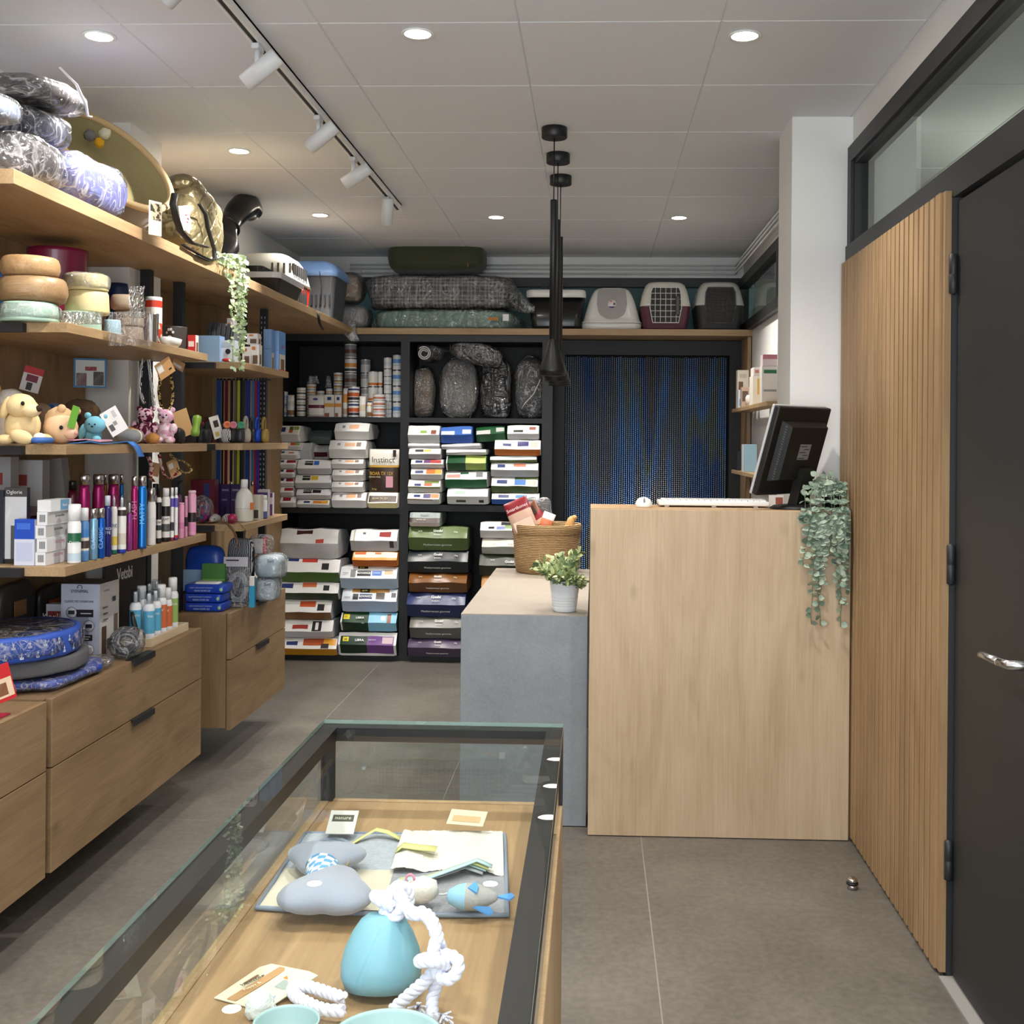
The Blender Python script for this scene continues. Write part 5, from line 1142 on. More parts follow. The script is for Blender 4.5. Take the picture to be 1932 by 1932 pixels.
bottle(882, 955, 855, 1320, S3, 'bright metallic blue bottle lettered vertically, silver cap, in the front row', (24, 96, 196), 'silver', .2, [], capr=.85, metal=.5, group=BT, txt=[('CLASSIC', .5, .018, (150, 200, 244), 1)])
bottle(940, 1014, 742, 1305, S3 , 'navy spray bottle with a cloudy cap', (38, 36, 110), (206, 214, 224), .17, [], capr=.6, group=BT, txt=[('PRO', .55, .012, (226, 226, 240), 0), ('EYE', .47, .012, (226, 226, 240), 0)], shoulder=.14)
bottle(1008, 1066, 732, 1285, S3, 'white bottle with a yellow dog drawing and clear cap', (236, 236, 232), 'clear', .2, [(.0, .1, (24, 110, 84)), (.2, .4, (230, 200, 90))], capr=.7, group=BT, txt=[('og', .62, .018, (30, 70, 130), 0)])
bottle(1068, 1148, 735, 1275, S3, 'white bottle with a pale puppy and blue foot', (238, 236, 232), 'clear', .21, [(0, .09, (40, 60, 170)), (.2, .46, (214, 204, 190)), (.86, 1., (60, 44, 40))], capr=.7, group=BT)
bottle(1150, 1204, 790, 1255, S3, 'slim purple bottle with vertical lettering and clear cap', (150, 70, 150), 'clear', .25, [], capr=.7, metal=.4, group=BT, txt=[('KERATINE', .5, .014, (190, 40, 110), 1)])
bottle(1192, 1252, 565, 1245, S3, 'tall magenta bottle with vertical lettering and silver cap, front row', MAG, 'silver', .13, [], capr=.7, metal=.5, group=BT, txt=[('FLASH', .62, .022, (226, 140, 180), 1)], shoulder=.12)
bottle(1252, 1334, 560, 1235, S3, 'tall bright blue bottle with vertical lettering and silver cap, front row', CY_, 'silver', .14, [(0, .04, (20, 70, 130))], capr=.78, metal=.5, group=BT, txt=[('MATTY', .56, .022, (120, 200, 250), 1)], shoulder=.08)
for k, (a, c_) in enumerate([((738, 844), 'left'), ((866, 972), 'middle'), ((1004, 1110), 'right')]):
    bottle(a[0], a[1], 553, 1200, S3, 'tall magenta bottle with silver cap, %s of three in the back row' % c_, MAG, 'silver', .14, [], capr=.72, metal=.5, group=BT, dX=-1.665, shoulder=.14)
bottle(968, 1000, 553, 1200, S3, 'copper brown bottle with silver cap in the back row', (150, 84, 40), 'silver', .14, [], capr=.8, metal=.5, group=BT, dX=-1.73)
bottle(1112, 1150, 556, 1200, S3, 'blue bottle with silver cap in the back row', CY_, 'silver', .14, [], capr=.8, metal=.5, group=BT, dX=-1.73)
bottle(636, 736, 612, 1200, S3, 'dark magenta bottle with black cap at the rear left', (110, 20, 50), (24, 22, 24), .14, [], capr=.66, group=BT, dX=-1.75, shoulder=.2)
bottle(1338, 1418, 672, 1205, S3, 'plain white bottle with chrome collar beside the blue bottle', (240, 238, 236), 'silver', .24, [(.2, .7, (232, 230, 230))], capr=.55, group=BT, shoulder=.1)
bottle(1420, 1470, 640, 1185, S3, 'black and white bottle with black cap, left of two', (232, 230, 226), (26, 24, 26), .22, [(.55, .95, (30, 28, 30)), (0, .12, (30, 28, 30)), (.3, .42, (60, 60, 62))], capr=.66, group=BT, txt=[('USE', .46, .010, (30, 30, 30), 0)])
bottle(1470, 1548, 675, 1170, S3, 'black and white bottle with white cap, right of two', (236, 232, 228), (240, 240, 240), .16, [(.6, .84, (30, 28, 30)), (0, .1, (30, 28, 30)), (.24, .42, (90, 90, 92))], capr=.7, group=BT, txt=[('GAT', .5, .011, (30, 30, 30), 0)])
bottle(1548, 1584, 670, 1162, S3, 'slim bottle with violet shoulder and white cap', (238, 236, 236), (240, 240, 240), .15, [(.8, 1., (90, 74, 170)), (.24, .44, (50, 48, 60)), (0, .08, (130, 40, 70))], capr=.66, group=BT)
bottle(1584, 1620, 668, 1156, S3, 'slim white bottle with red foot band', (236, 234, 234), (236, 236, 236), .15, [(.78, 1., (100, 84, 176)), (.06, .12, (190, 40, 50)), (0, .06, (80, 50, 110))], capr=.66, group=BT)
PNK = (230, 156, 190)
bottle(1624, 1678, 810, 1142, S3, 'short pink bottle with a black cow print', PNK, (240, 190, 212), .04, [(.3, .5, (214, 130, 170))], capr=.9, group=BT)
bottle(1680, 1708, 750, 1130, S3, 'narrow pink bottle between two pink bottles', PNK, (240, 190, 212), .05, [(.3, .55, (40, 34, 38))], capr=.9, group=BT)
bottle(1712, 1786, 698, 1116, S3, 'big pink dotted bottle at the end of the front row', (236, 170, 200), (244, 206, 220), .06, [(.34, .58, (44, 36, 40)), (.1, .3, (230, 150, 190))], capr=.92, group=BT)
bottle(1622, 1682, 640, 1100, S3, 'pump bottle with black head behind the pink ones', (120, 60, 110), (22, 20, 22), .22, [], capr=.5, group=BT, dX=-1.66, pump=True, shoulder=.2)
bottle(1400, 1480, 640, 1100, S3, 'purple bottle with black cap behind the black and white ones', (110, 64, 120), (22, 20, 22), .2, [], capr=.6, group=BT, dX=-1.66, shoulder=.2)
# ---- cartons at the near end
zq = S3
BLUE = (30, 76, 190)
carton('medicine_carton', 'upright blue and white carton at the near end of the lower shelf', 'carton', 27, 65, 980, 1078, 3.262, .035, (BLUE, (226, 228, 236), BLUE), [('F', 0, 1, 0, .57, (212, 218, 236)), ('F', .1, .9, .1, .5, (196, 204, 230)), ('F', .12, .8, .78, .92, (60, 110, 214))], z=zq, group=None)
xa, xb = at(66, 1050, Y=3.262).x, at(85, 1050, Y=3.262).x
hh = .0388
for k, (s, c, lb) in enumerate([('OROZYME', (206, 150, 150), 'bottom'), ('OROZYME', (206, 150, 150), 'second from the bottom'), ('Stomodine', (120, 110, 110), 'third from the bottom'), ('Stomodine', (120, 110, 110), 'topmost of the four')]):
    z0 = zq + k * (hh + .0006); sh = .004 * (k % 2)
    b = MB(); b.box(xa + sh, xb + sh, 3.264, 3.405, z0, z0 + hh, col((232, 232, 236), .5)); o = b.build('toothpaste_carton'); tag(o, 'small white tooth care carton, %s in the pile beside the blue carton' % lb, 'carton', 'white tooth care cartons')
    Pm = lambda a, bb, e: Vector((xb + sh + e, 3.264 + .141 * a, z0 + hh * bb))
    b = MB(); b.face([Pm(.02, .1, .0005), Pm(.98, .1, .0005), Pm(.98, .9, .0005), Pm(.02, .9, .0005)], col((222, 220, 224) if k < 2 else (200, 198, 196), .5)); b.build('printed_panel', o)
    text(s, hh * .34, col(c, .5), o, facing(Pm(.55, .66, .0012), (1, 0, 0)), depth=.0001)
    b = MB()
    for q in range(6): b.box(xa + sh + .008 + q * .003, xa + sh + .0095 + q * .003, 3.2632, 3.2638, z0 + hh * .25, z0 + hh * .8, col((60, 60, 60), .5))
    b.build('bar_code', o)
b = MB(); zt5 = zq + 4 * (hh + .0006); b.box(xa + .002, xb + .012, 3.27, 3.40, zt5, zt5 + .034, col((228, 230, 232), .5)); o = b.build('medicine_carton'); tag(o, 'white and blue carton lying on top of the tooth care cartons', 'carton')
b = MB(); b.face([(xb + .0125, 3.33, zt5 + .002), (xb + .0125, 3.385, zt5 + .002), (xb + .0125, 3.385, zt5 + .033), (xb + .0125, 3.33, zt5 + .033)], col((110, 160, 196), .5)); b.build('printed_panel', o)
text('Vetsbi', .012, col(W_, .5), o, facing((xb + .0131, 3.357, zt5 + .016), (1, 0, 0)), depth=.0001)
carton('hanging_pack', 'dark blister pack with a dog picture at the near end of the lower shelf', 'pack', 8, 50, 920, 1078, 3.31, .02, ((214, 214, 216), (40, 44, 60), (60, 60, 66)), [('F', 0, 1, .88, 1, (70, 66, 66)), ('F', .3, .9, .04, .5, (86, 86, 90)), ('F', 0, 1, 0, .06, (40, 36, 36))], [('F', 'Oglorie', .45, .94, .07, (236, 236, 236))], z=zq)
carton('hanging_pack', 'dark blue plastic pack cut by the left photo edge', 'pack', -40, 6, 925, 1076, 3.30, .03, ((36, 40, 56), (30, 34, 48), (60, 66, 110)), [], z=zq)
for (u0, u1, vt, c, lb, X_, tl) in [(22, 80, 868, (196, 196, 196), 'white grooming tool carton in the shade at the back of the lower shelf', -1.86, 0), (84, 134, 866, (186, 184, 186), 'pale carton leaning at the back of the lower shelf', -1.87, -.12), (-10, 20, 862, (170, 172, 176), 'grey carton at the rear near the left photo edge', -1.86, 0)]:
    Y_ = at((u0 + u1) / 2, 900, X=X_).y
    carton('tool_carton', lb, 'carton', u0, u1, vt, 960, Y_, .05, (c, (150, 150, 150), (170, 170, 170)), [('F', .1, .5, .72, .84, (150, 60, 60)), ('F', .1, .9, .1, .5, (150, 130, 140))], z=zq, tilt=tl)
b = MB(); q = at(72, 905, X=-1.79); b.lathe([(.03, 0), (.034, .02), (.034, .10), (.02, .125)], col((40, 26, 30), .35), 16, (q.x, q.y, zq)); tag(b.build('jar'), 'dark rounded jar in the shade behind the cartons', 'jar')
# ---------------------------------------------------------------- upper near shelf: bowls
S1 = SZ[0] + .0008
WB1 = wood((164, 136, 102), (124, 94, 62), 'X', .4, 1.6, False)
def bowl(uc, hw, vt, vb, X, label, m_, style='dish', z=None, name='pet_bowl', group=None, inner=None):
    p = at(uc, vb, X=X); r = hw * p.y / F; z0 = p.z if z is None else z; z1 = at(uc, vt, X=X).z; h = z1 - z0
    t = thing(name, (p.x, p.y, z0), label, 'bowl', group)
    b = MB()
    prof = {'round': [(r * .78, 0), (r * .93, h * .10), (r, h * .4), (r * .985, h * .7), (r * .93, h * .93), (r * .87, h), (r * .78, h), (r * .72, h * .8), (r * .5, h * .5)],
            'dish': [(r * .96, 0), (r, h * .1), (r * .95, h * .9), (r * .9, h), (r * .82, h), (r * .78, h * .3)],
            'cup': [(r * .9, 0), (r * .93, h * .05), (r * .98, h * .9), (r, h * .96), (r, h), (r * .92, h), (r * .86, h * .2)]}[style]
    b.lathe(prof, m_, 32, (p.x, p.y, z0)); b.build('bowl_body', t)
    return t, p, r, z0, z1
def drape(t, u0, u1, vt, vb, X, m_, seed=0, amp=.012, name='plastic_wrap'):
    b = MB(); n, mrow = 14, 8; g = []
    for i in range(mrow):
        v = vt + (vb - vt) * i / (mrow - 1); row = []
        for j in range(n):
            u = u0 + (u1 - u0) * j / (n - 1); p = at(u, v, X=X); row.append(b.bm.verts.new(p + Vector((amp * noise.noise((j * .8, i * .9, seed)) + amp, 0, amp * .5 * noise.noise((j * .9, i, seed + 9))))))
        g.append(row)
    for i in range(mrow - 1):
        for j in range(n - 1):
            f = b.bm.faces.new((g[i][j], g[i][j + 1], g[i + 1][j + 1], g[i + 1][j])); f.material_index = b.mi(m_); f.smooth = True
    return b.build(name, t)
MINT, CRM2, TAU = col((172, 204, 186), .4), col((226, 212, 160), .45), col((170, 152, 130), .5)
FL3 = film(40, 1., .1)
bg = 'pet bowls on the upper near shelf'
t, p, r, z0, zt1 = bowl(56, 53, 573, 603, -1.665, 'mint green dish in plastic under the wooden bowls', MINT, z=S1, group=bg)
b = MB(); blob(b, (p.x, p.y, (S1 + zt1) / 2 + .002), r * 1.06, r * 1.06, (zt1 - S1) / 2 - .001, .5, .9, .03, 20, m=FL3); settle(b.build('plastic_wrap', t), S1)
t, p, r, z0, zt2 = bowl(62, 63, 526, 575, -1.665, 'lower and larger of two stacked wooden bowls', WB1, 'round', z=zt1 + .002, group=bg)
bowl(57, 54, 487, 528, -1.665, 'upper of two stacked wooden bowls', wood((186, 154, 114), (146, 110, 72), 'Y', .4, 1.6, False), 'round', z=zt2 + .001, group=bg)
t, p, r, z0, zm_ = bowl(150, 40, 590, 618, -1.635, 'mint green dish in plastic under the cream dishes', MINT, z=S1, group=bg)
drape(t, 112, 190, 588, 612, p.x + r * .9, FL3, 3, .006)
t, p, r, z0, zy = bowl(164, 41, 551, 590, -1.635, 'lower cream yellow dish in plastic', CRM2, z=zm_ + .001, group=bg)
t, p, r, z0, zy2 = bowl(163, 40, 519, 551, -1.635, 'upper cream yellow dish in crinkled plastic', CRM2, z=zy + .001, group=bg)
b = MB(); blob(b, (p.x, p.y, (zy + zy2) / 2 + .004), r * 1.07, r * 1.07, (zy2 - zy) / 2 + .002, .5, .85, .06, 20, m=FL3, fine=.04); settle(b.build('plastic_wrap', t), zy + .001)
t, p, r, z0, z_ = bowl(212, 16, 604, 622, -1.60, 'pale blue dish in plastic between the cream and taupe bowls', col((160, 196, 216), .4), z=S1, group=bg)
zz = S1
for k, (vt, lb, uc, hw) in enumerate([(617, 'lowest of three taupe bowls', 244, 27), (588, 'middle of three taupe bowls', 244, 27), (558, 'top rounded one of three taupe bowls', 238, 29)]):
    t, p, r, z0, zz2 = bowl(uc, hw, vt, 600, -1.63, lb + ' beside the cream dishes', TAU, 'dish' if k < 2 else 'round', z=zz + .0008, group=bg); zz = zz2
drape(t, 196, 280, 588, 652, -1.536, FL3, 7, .014, 'hanging_wrap'); drape(t, 238, 268, 540, 600, -1.58, FL3, 9, .01, 'wrap_knot')
t, p, r, z0, zz = bowl(108, 55, 472, 560, -1.84, 'crimson plastic bowl wrapped in film behind the wooden bowls', col((126, 18, 62), .3, coat=.3), 'cup', z=S1 + .0, group=bg)
bowl(222, 20, 535, 600, -1.86, 'navy bowl at the back of the upper near shelf', col((26, 44, 88), .4), 'round', z=S1, group=bg)
carton('treat_box', 'small green box peeking out behind the cream dishes', 'carton', 166, 183, 516, 560, at(175, 540, X=-1.86).y, .04, ((110, 150, 50), (90, 130, 40), (120, 160, 60)), z=S1)
carton('treat_box', 'blue box cut by the left photo edge beside the wooden bowls', 'carton', -20, 5, 508, 580, 3.40, .04, ((30, 110, 180), (24, 90, 150), (40, 120, 190)), z=S1)
t, p, r, z0, z_ = bowl(284, 15, 592, 630, -1.60, 'small stacked steel bowls in front of the treat canister', col((190, 190, 190), .2, 1.), 'cup', z=S1, group=bg)
p = at(290, 600, X=-1.68); r = 15.5 * p.y / F; z1 = at(290, 561, X=-1.68).z
b = MB(); b.lathe([(r, 0), (r, (z1 - S1) * .5), (r, (z1 - S1) * .8), (r, (z1 - S1) * .93), (r * .98, z1 - S1)], None, 20, (p.x, p.y, S1), mats=[check((232, 226, 222), (206, 70, 40), 30., kind='leopard'), col((230, 228, 226), .4), col((200, 60, 40), .4), col((200, 204, 208), .4)]); tag(b.build('treat_canister'), 'white canister with red and orange pictures on the upper near shelf', 'canister')
t, p, r, z0, z_ = bowl(330, 22.5, 617, 655, -1.655, 'charcoal bowl with a white paw print', col((62, 58, 56), .5), 'cup', z=S1, group=bg)
n = tocam(p); rt = sidev(n); PW = col((226, 224, 220), .5); b = MB()
h_ = z_ - S1
for (a, bb, q) in [(-.45, .52, .011), (-.72, .74, .005), (-.54, .86, .0055), (-.33, .87, .0055), (-.16, .76, .005)]:
    ang = a; nn = (n * math.cos(ang) + rt * math.sin(ang)); b.face([Vector((p.x, p.y, S1)) + nn * (r * .985 + .001) + Vector((0, 0, h_ * bb)) + (rt * math.cos(ang) - n * math.sin(ang)) * (q * math.cos(w_)) + Vector((0, 0, q * 1.1 * math.sin(w_))) for w_ in [2 * PI * i / 12 for i in range(12)]], PW)
b.build('paw_print', t)
p = at(322, 650, X=-1.56); b = MB(); stack(b, (p.x, p.y, S1), [(0, .012, .05, .012), (.012, .02, .062, .016), (.03, .024, .066, .018), (.032, .02, .06, .015)], col((230, 228, 222), .4), smooth=True); tag(b.build('feeding_tray'), 'white rounded feeding tray at the edge before the paw print bowl', 'tray')
carton('treat_box', 'small red box with a white dog at the far end of the upper near shelf', 'carton', 354, 369, 632, 661, 4.40, .035, ((196, 44, 44), (232, 226, 222), (200, 60, 50)), [('F', .1, .8, .35, .65, (236, 220, 214)), ('S', .2, .8, .1, .6, (120, 90, 70))], z=S1)
# ---------------------------------------------------------------- upper far shelf
carton('food_box', 'plain light blue box at the near end of the upper far shelf', 'carton', 375, 414, 633, 677, 4.93, .07, ((150, 184, 220), (120, 150, 190), (170, 200, 230)), [('F', .03, .97, .03, .97, (156, 190, 226))], z=S1)
o = carton('food_box', 'white box with a round black hole beside the light blue box', 'carton', 416, 443, 642, 676, 4.95, .07, ((214, 222, 228), (170, 180, 190), (190, 200, 210)), [('F', .0, 1, .0, .08, (110, 170, 214)), ('F', .1, .9, .72, .92, (190, 204, 214))], z=S1)
q = at(430, 663, Y=4.948); b = MB(); b.ball(q, .012, .0012, .012, col((20, 20, 22), .6)); b.build('round_hole', o)
b = MB(); q = at(428, 673, Y=4.93); b.ball((q.x, q.y - .005, S1 + .009), .02, .012, .008, col((180, 30, 40), .4)); tag(b.build('toy'), 'small red toy lying before the box with the round hole', 'toy')
for k in range(6):
    u0 = 383 + k * 9; carton('toy_pack', 'clear and dark hanging pack, number %s behind the blue box' % ['one', 'two', 'three', 'four', 'five', 'six'][k], 'pack', u0, u0 + 6.5, 606 + k * 1.2, 660, 5.12, .1, ((64, 62, 66), (120, 122, 126), (150, 150, 152)), z=S1, tilt=.12, group='dark packs standing behind the blue box')
    C.objects[-1]['label'] = 'dark clear-topped pack in the leaning row behind the light blue box'
for k, (u0, u1, vt, vb, Y, lb) in enumerate([(428, 440, 600, 660, 5.2, 'white card pack leaning behind the hanging vine'), (457, 472, 654, 688, 5.16, 'small white box with a brown dog, beside the vine'), (472, 488, 650, 690, 5.18, 'white box with pet picture, in front of the light blue cartons'), (466, 486, 629, 650, 5.21, 'white box with a dog face lying on other white boxes')]):
    carton('food_box', lb, 'carton', u0, u1, vt, vb, Y, .055, ((232, 230, 228), (226, 222, 220), (220, 220, 220)), [('S', .3, .8, .1, .55, (120, 96, 80)), ('F', .2, .6, .75, .9, (206, 120, 60)), ('F', .3, .9, .1, .5, (110, 86, 70))], z=S1 if k != 3 else at(480, 650, Y=5.19).z + .002)
for k, (u0, u1, vt, Y) in enumerate([(497, 512, 621, 5.42), (511, 526, 624, 5.50)]):
    carton('food_box', ['tall light blue carton with an open flap, nearer of two', 'tall light blue carton with red lettering, farther of two'][k], 'carton', u0, u1, vt, 695, Y, .045 if k == 0 else .12, ((132, 170, 220), (96, 146, 208), (150, 184, 226)), [('F', .06, .94, .5, .52, (100, 140, 196)), ('S', .05, .95, .02, .42, (200, 196, 188)), ('S', .3, .8, .02, .3, (110, 80, 60)), ('S', 0, 1, 0, .03, (190, 50, 40))], [('S', 'Hali', .5, .62, .14, (190, 50, 60))] if k else [], z=S1)
# ---------------------------------------------------------------- middle shelves: soft toys
S2 = SZ[1] + .0008
def plush(name, label, P, parts, cat='soft toy', group='soft toys on the middle near shelf'):
    """parts: (part name, dx, dy, dz, rx, ry, rz, colour, fur, rot y)"""
    t = thing(name, P, label, cat, group)
    for q in parts:
        nm, dx, dy, dz, rx, ry, rz, c_, fur = q[:9]
        b = MB(); M = Matrix.Rotation(q[9], 4, 'Y') if len(q) > 9 else None
        b.ball(Vector(P) + Vector((dx, dy, dz)), rx, ry, rz, col(c_, .95, bump=.5 if fur else .15, bscale=90 if fur else 40) if max(rx, rz) > .006 else col(c_, .25), 18, 11, M=M, amp=.1 if fur else .03, fr=60 if fur else 25); o = b.build(nm, t)
        if max(rx, rz) > .012: settle(o, P[2])
    return t
def pz(u, X, z=S2): p = at(u, 830, X=X); return Vector((X, p.y, z))
YD, BLK2, PK = (226, 200, 150), (24, 20, 18), (226, 176, 164)
P = pz(42, -1.668)
plush('plush_dog', 'cream yellow plush puppy with a dark nose at the near end of the middle shelf', P, [('body', -.01, .02, .055, .05, .05, .055, YD, 0), ('head', .0, -.01, .112, .042, .04, .036, YD, 0), ('muzzle', .035, -.02, .098, .028, .024, .020, (230, 206, 160), 0), ('nose', .062, -.026, .104, .0095, .008, .010, (56, 34, 24), 0), ('eye', .024, -.046, .118, .0055, .005, .0065, BLK2, 0),
    ('ear', -.035, -.028, .106, .013, .012, .034, (222, 194, 142), 0, .35), ('ear', .02, .012, .118, .024, .014, .012, (222, 194, 142), 0, .6), ('leg', .02, -.045, .022, .035, .018, .02, YD, 0, .3), ('leg', .045, .03, .016, .03, .018, .016, (226, 200, 150), 0), ('paw', .058, -.015, .018, .018, .016, .016, (228, 222, 214), 0), ('leg', -.035, -.03, .014, .026, .02, .014, YD, 0)])
P = pz(117, -1.60)
plush('plush_hamster', 'tan plush hamster with a fluffy back and a green tag', P, [('body', -.004, .0, .048, .05, .045, .048, (226, 190, 152), 0), ('fluffy_back', -.012, .012, .072, .046, .042, .042, (204, 170, 128), 1), ('snout', .034, -.018, .034, .022, .02, .018, (228, 186, 158), 0), ('nose', .055, -.026, .034, .006, .006, .006, (214, 150, 140), 0), ('eye', .018, -.044, .05, .0055, .005, .0065, BLK2, 0), ('ear', .006, -.016, .108, .013, .008, .012, (222, 180, 140), 0), ('ear', .04, .01, .1, .012, .008, .011, (222, 180, 140), 0)])
q = at(139, 787, X=-1.552); b = MB(); b.box(-.001, .001, -.012, .012, -.034, .034, col((106, 166, 60), .5), M=Matrix.Translation(q) @ Matrix.Rotation(-.5, 4, 'Z') @ Matrix.Rotation(-.28, 4, 'X')); tg_ = b.build('paper_tag', C.objects['plush_hamster'])
P = pz(176, -1.615)
LB = (124, 192, 214)
plush('plush_bear', 'small sky blue plush bear sitting beside the hamster', P, [('body', -.006, .01, .03, .028, .026, .032, LB, 0), ('head', .012, -.014, .062, .034, .026, .028, LB, 0), ('ear', -.014, -.01, .092, .011, .008, .01, LB, 0), ('ear', .038, -.006, .09, .011, .008, .01, LB, 0), ('eye', .004, -.0385, .064, .0028, .0025, .003, BLK2, 0), ('eye', .022, -.039, .063, .0028, .0025, .003, BLK2, 0), ('nose', .014, -.041, .056, .004, .003, .0025, BLK2, 0), ('arm', -.028, -.016, .04, .012, .012, .026, (130, 200, 222), 0, .3), ('leg', .02, -.02, .014, .014, .018, .014, LB, 0)])
P = pz(152, -1.78)
BRN = (74, 50, 36)
plush('plush_hedgehog', 'dark brown plush hedgehog with a big black nose at the back', P, [('body', 0, .02, .06, .055, .05, .06, (84, 62, 46), 1), ('spiny_hood', 0, .0, .105, .064, .04, .05, (96, 74, 56), 1), ('face', .006, -.03, .088, .044, .026, .034, BRN, 0), ('nose', .014, -.056, .088, .015, .01, .014, BLK2, 0), ('eye', -.008, -.055, .104, .005, .004, .005, BLK2, 0), ('ear', .052, -.008, .115, .013, .01, .018, (120, 94, 60), 0), ('arm', .05, -.02, .03, .016, .014, .02, (60, 42, 30), 0)])
P = pz(15, -1.83)
plush('plush_lamb', 'white fluffy plush toy with a tan ear at the back left', P, [('body', .0, .0, .07, .06, .05, .07, (216, 208, 196), 1), ('head', .02, -.02, .13, .045, .04, .04, (220, 214, 204), 1), ('ear', -.02, -.03, .15, .012, .01, .032, (196, 150, 80), 0, .2)])
P = pz(78, -1.86)
plush('plush_mouse', 'grey brown plush toy with pink details in the shade behind the puppy', P, [('body', 0, 0, .05, .045, .04, .05, (150, 132, 110), 1), ('head', .01, -.02, .105, .034, .03, .03, (160, 140, 116), 1), ('nose', .02, -.05, .10, .008, .007, .007, (206, 120, 120), 0)])
P = pz(104, -1.88)
plush('plush_bird', 'grey and blue plush toy in the shade behind the hamster', P, [('body', 0, 0, .055, .04, .04, .055, (130, 140, 150), 0), ('head', .0, -.01, .115, .03, .03, .026, (120, 134, 150), 0), ('beak', .004, -.038, .115, .018, .012, .018, (36, 90, 180), 0)])
def sequin(c1, c2): return check(c1, c2, 55., kind='leopard')
for u, X, c1, c2, lb in [(274, -1.62, (92, 22, 54), (230, 190, 206), 'burgundy and pink sequinned plush toy beside the grey pillow'), (312, -1.60, (226, 170, 196), (246, 226, 232), 'pink and white sequinned plush bear at the shelf end')]:
    P = pz(u, X); t = thing('plush_bear', P, lb, 'soft toy', 'soft toys on the middle near shelf'); m_ = sequin(c1, c2)
    for nm, dx, dy, dz, rx, ry, rz in [('body', 0, 0, .042, .032, .03, .042), ('head', .004, -.008, .102, .03, .026, .026), ('ear', -.02, -.004, .126, .01, .008, .01), ('ear', .028, -.004, .126, .01, .008, .01), ('arm', -.034, -.01, .06, .014, .012, .022), ('arm', .036, -.014, .056, .014, .012, .02), ('leg', -.018, -.024, .014, .02, .02, .014), ('leg', .026, -.026, .014, .02, .02, .014)]:
        b = MB(); b.ball(P + Vector((dx, dy, dz)), rx, ry, rz, m_, 16, 10, amp=.06, fr=60); o = b.build(nm, t); settle(o, S2)
    for dx in (-.008, .016):
        b = MB(); b.ball(P + Vector((dx, -.034, .106)), .0035, m=BLACK, seg=8, ring=6); b.build('eye', t)
    b = MB(); b.ball(P + Vector((.005, -.036, .097)), .005, .004, .0035, BLACK, 8, 6); b.build('nose', t)
P = pz(244, -1.585)
t = thing('catnip_pillow', P, 'grey oval catnip pillow with a cream band', 'cat toy', None)
b = MB(); blob(b, P + Vector((0, 0, .026)), .045, .05, .025, .8, .8, .03, 15, m=col((140, 142, 146), .95, bump=.3, bscale=90)); settle(b.build('cushion', t), S2)
b = MB(); blob(b, P + Vector((.0, -.006, .026)), .047, .012, .0262, .8, .8, .0, 15, m=col((222, 206, 184), .9)); settle(b.build('band', t), S2)
for u, X, r, lb in [(247, -1.66, .03, 'ginger fluffy ball behind the grey pillow'), (288, -1.565, .02, 'small ginger fluff toy at the shelf edge')]:
    P = pz(u, X); b = MB(); b.ball(P + Vector((0, 0, r * .95)), r * 1.2, r, r, col((196, 138, 74), .95, bump=.9, bscale=110), 16, 10, amp=.22, fr=70); o = b.build('fluff_toy'); settle(o, S2); tag(o, lb, 'cat toy')
# blue and pink cloth hanging over the edge
t = thing('toy_blanket', pz(205, -1.56), 'blue and pink comfort cloth draped over the middle shelf edge', 'cloth')
def sheet(pts0, pts1, m_, nm, t, th=.003):
    b = MB(); a = [Vector(p) for p in pts0]; c = [Vector(p) for p in pts1]
    for k in (0, 1):
        up = Vector((0, 0, th * k))
        for i in range(len(a) - 1): b.face([a[i] + up, a[i + 1] + up, c[i + 1] + up, c[i] + up], m_, True)
    ed = a + c[::-1]
    for i in range(len(ed)):
        j = (i + 1) % len(ed); b.face([ed[i], ed[j], ed[j] + Vector((0, 0, th)), ed[i] + Vector((0, 0, th))], m_)
    bmesh.ops.remove_doubles(b.bm, verts=b.bm.verts, dist=1e-5)
    return b.build(nm, t)
e0 = [at(u, 836, X=-1.535) for u in (148, 170, 195, 220, 240, 252)]; e0 = [Vector((-1.536, p.y, S2 + .004 + .004 * math.sin(i * 2.1))) for i, p in enumerate(e0)]
i0 = [Vector((-1.575, p.y + .02, S2 + .001)) for p in e0]
sheet(e0, i0, col((74, 130, 196), .9, bump=.2), 'blue_side', t)
sheet([p + Vector((-.012, 0, .007)) for p in e0[:4]], [p + Vector((-.01, .0, .012)) for p in i0[:4]], col((224, 160, 180), .9), 'pink_side', t)
h0 = [Vector((-1.533, e0[4].y, S2 + .006)), Vector((-1.524, e0[4].y + .03, S2 - .01)), Vector((-1.522, e0[4].y + .06, S2 - .042))]
h1 = [p + Vector((0, .05, 0)) for p in h0]
sheet(h0, h1, col((60, 120, 200), .9), 'hanging_corner', t)
P = pz(80, -1.602); b = MB(); b.tube([P + Vector((.0, .036 * math.cos(a), .012)) + Vector((.020 * math.sin(a), 0, 0)) for a in [2 * PI * i / 24 for i in range(25)]], .0085, col((60, 104, 176), .6, bump=.4, bscale=150), 8); tag(b.build('chew_ring'), 'blue ribbed chew ring lying at the shelf edge before the puppy', 'dog toy')
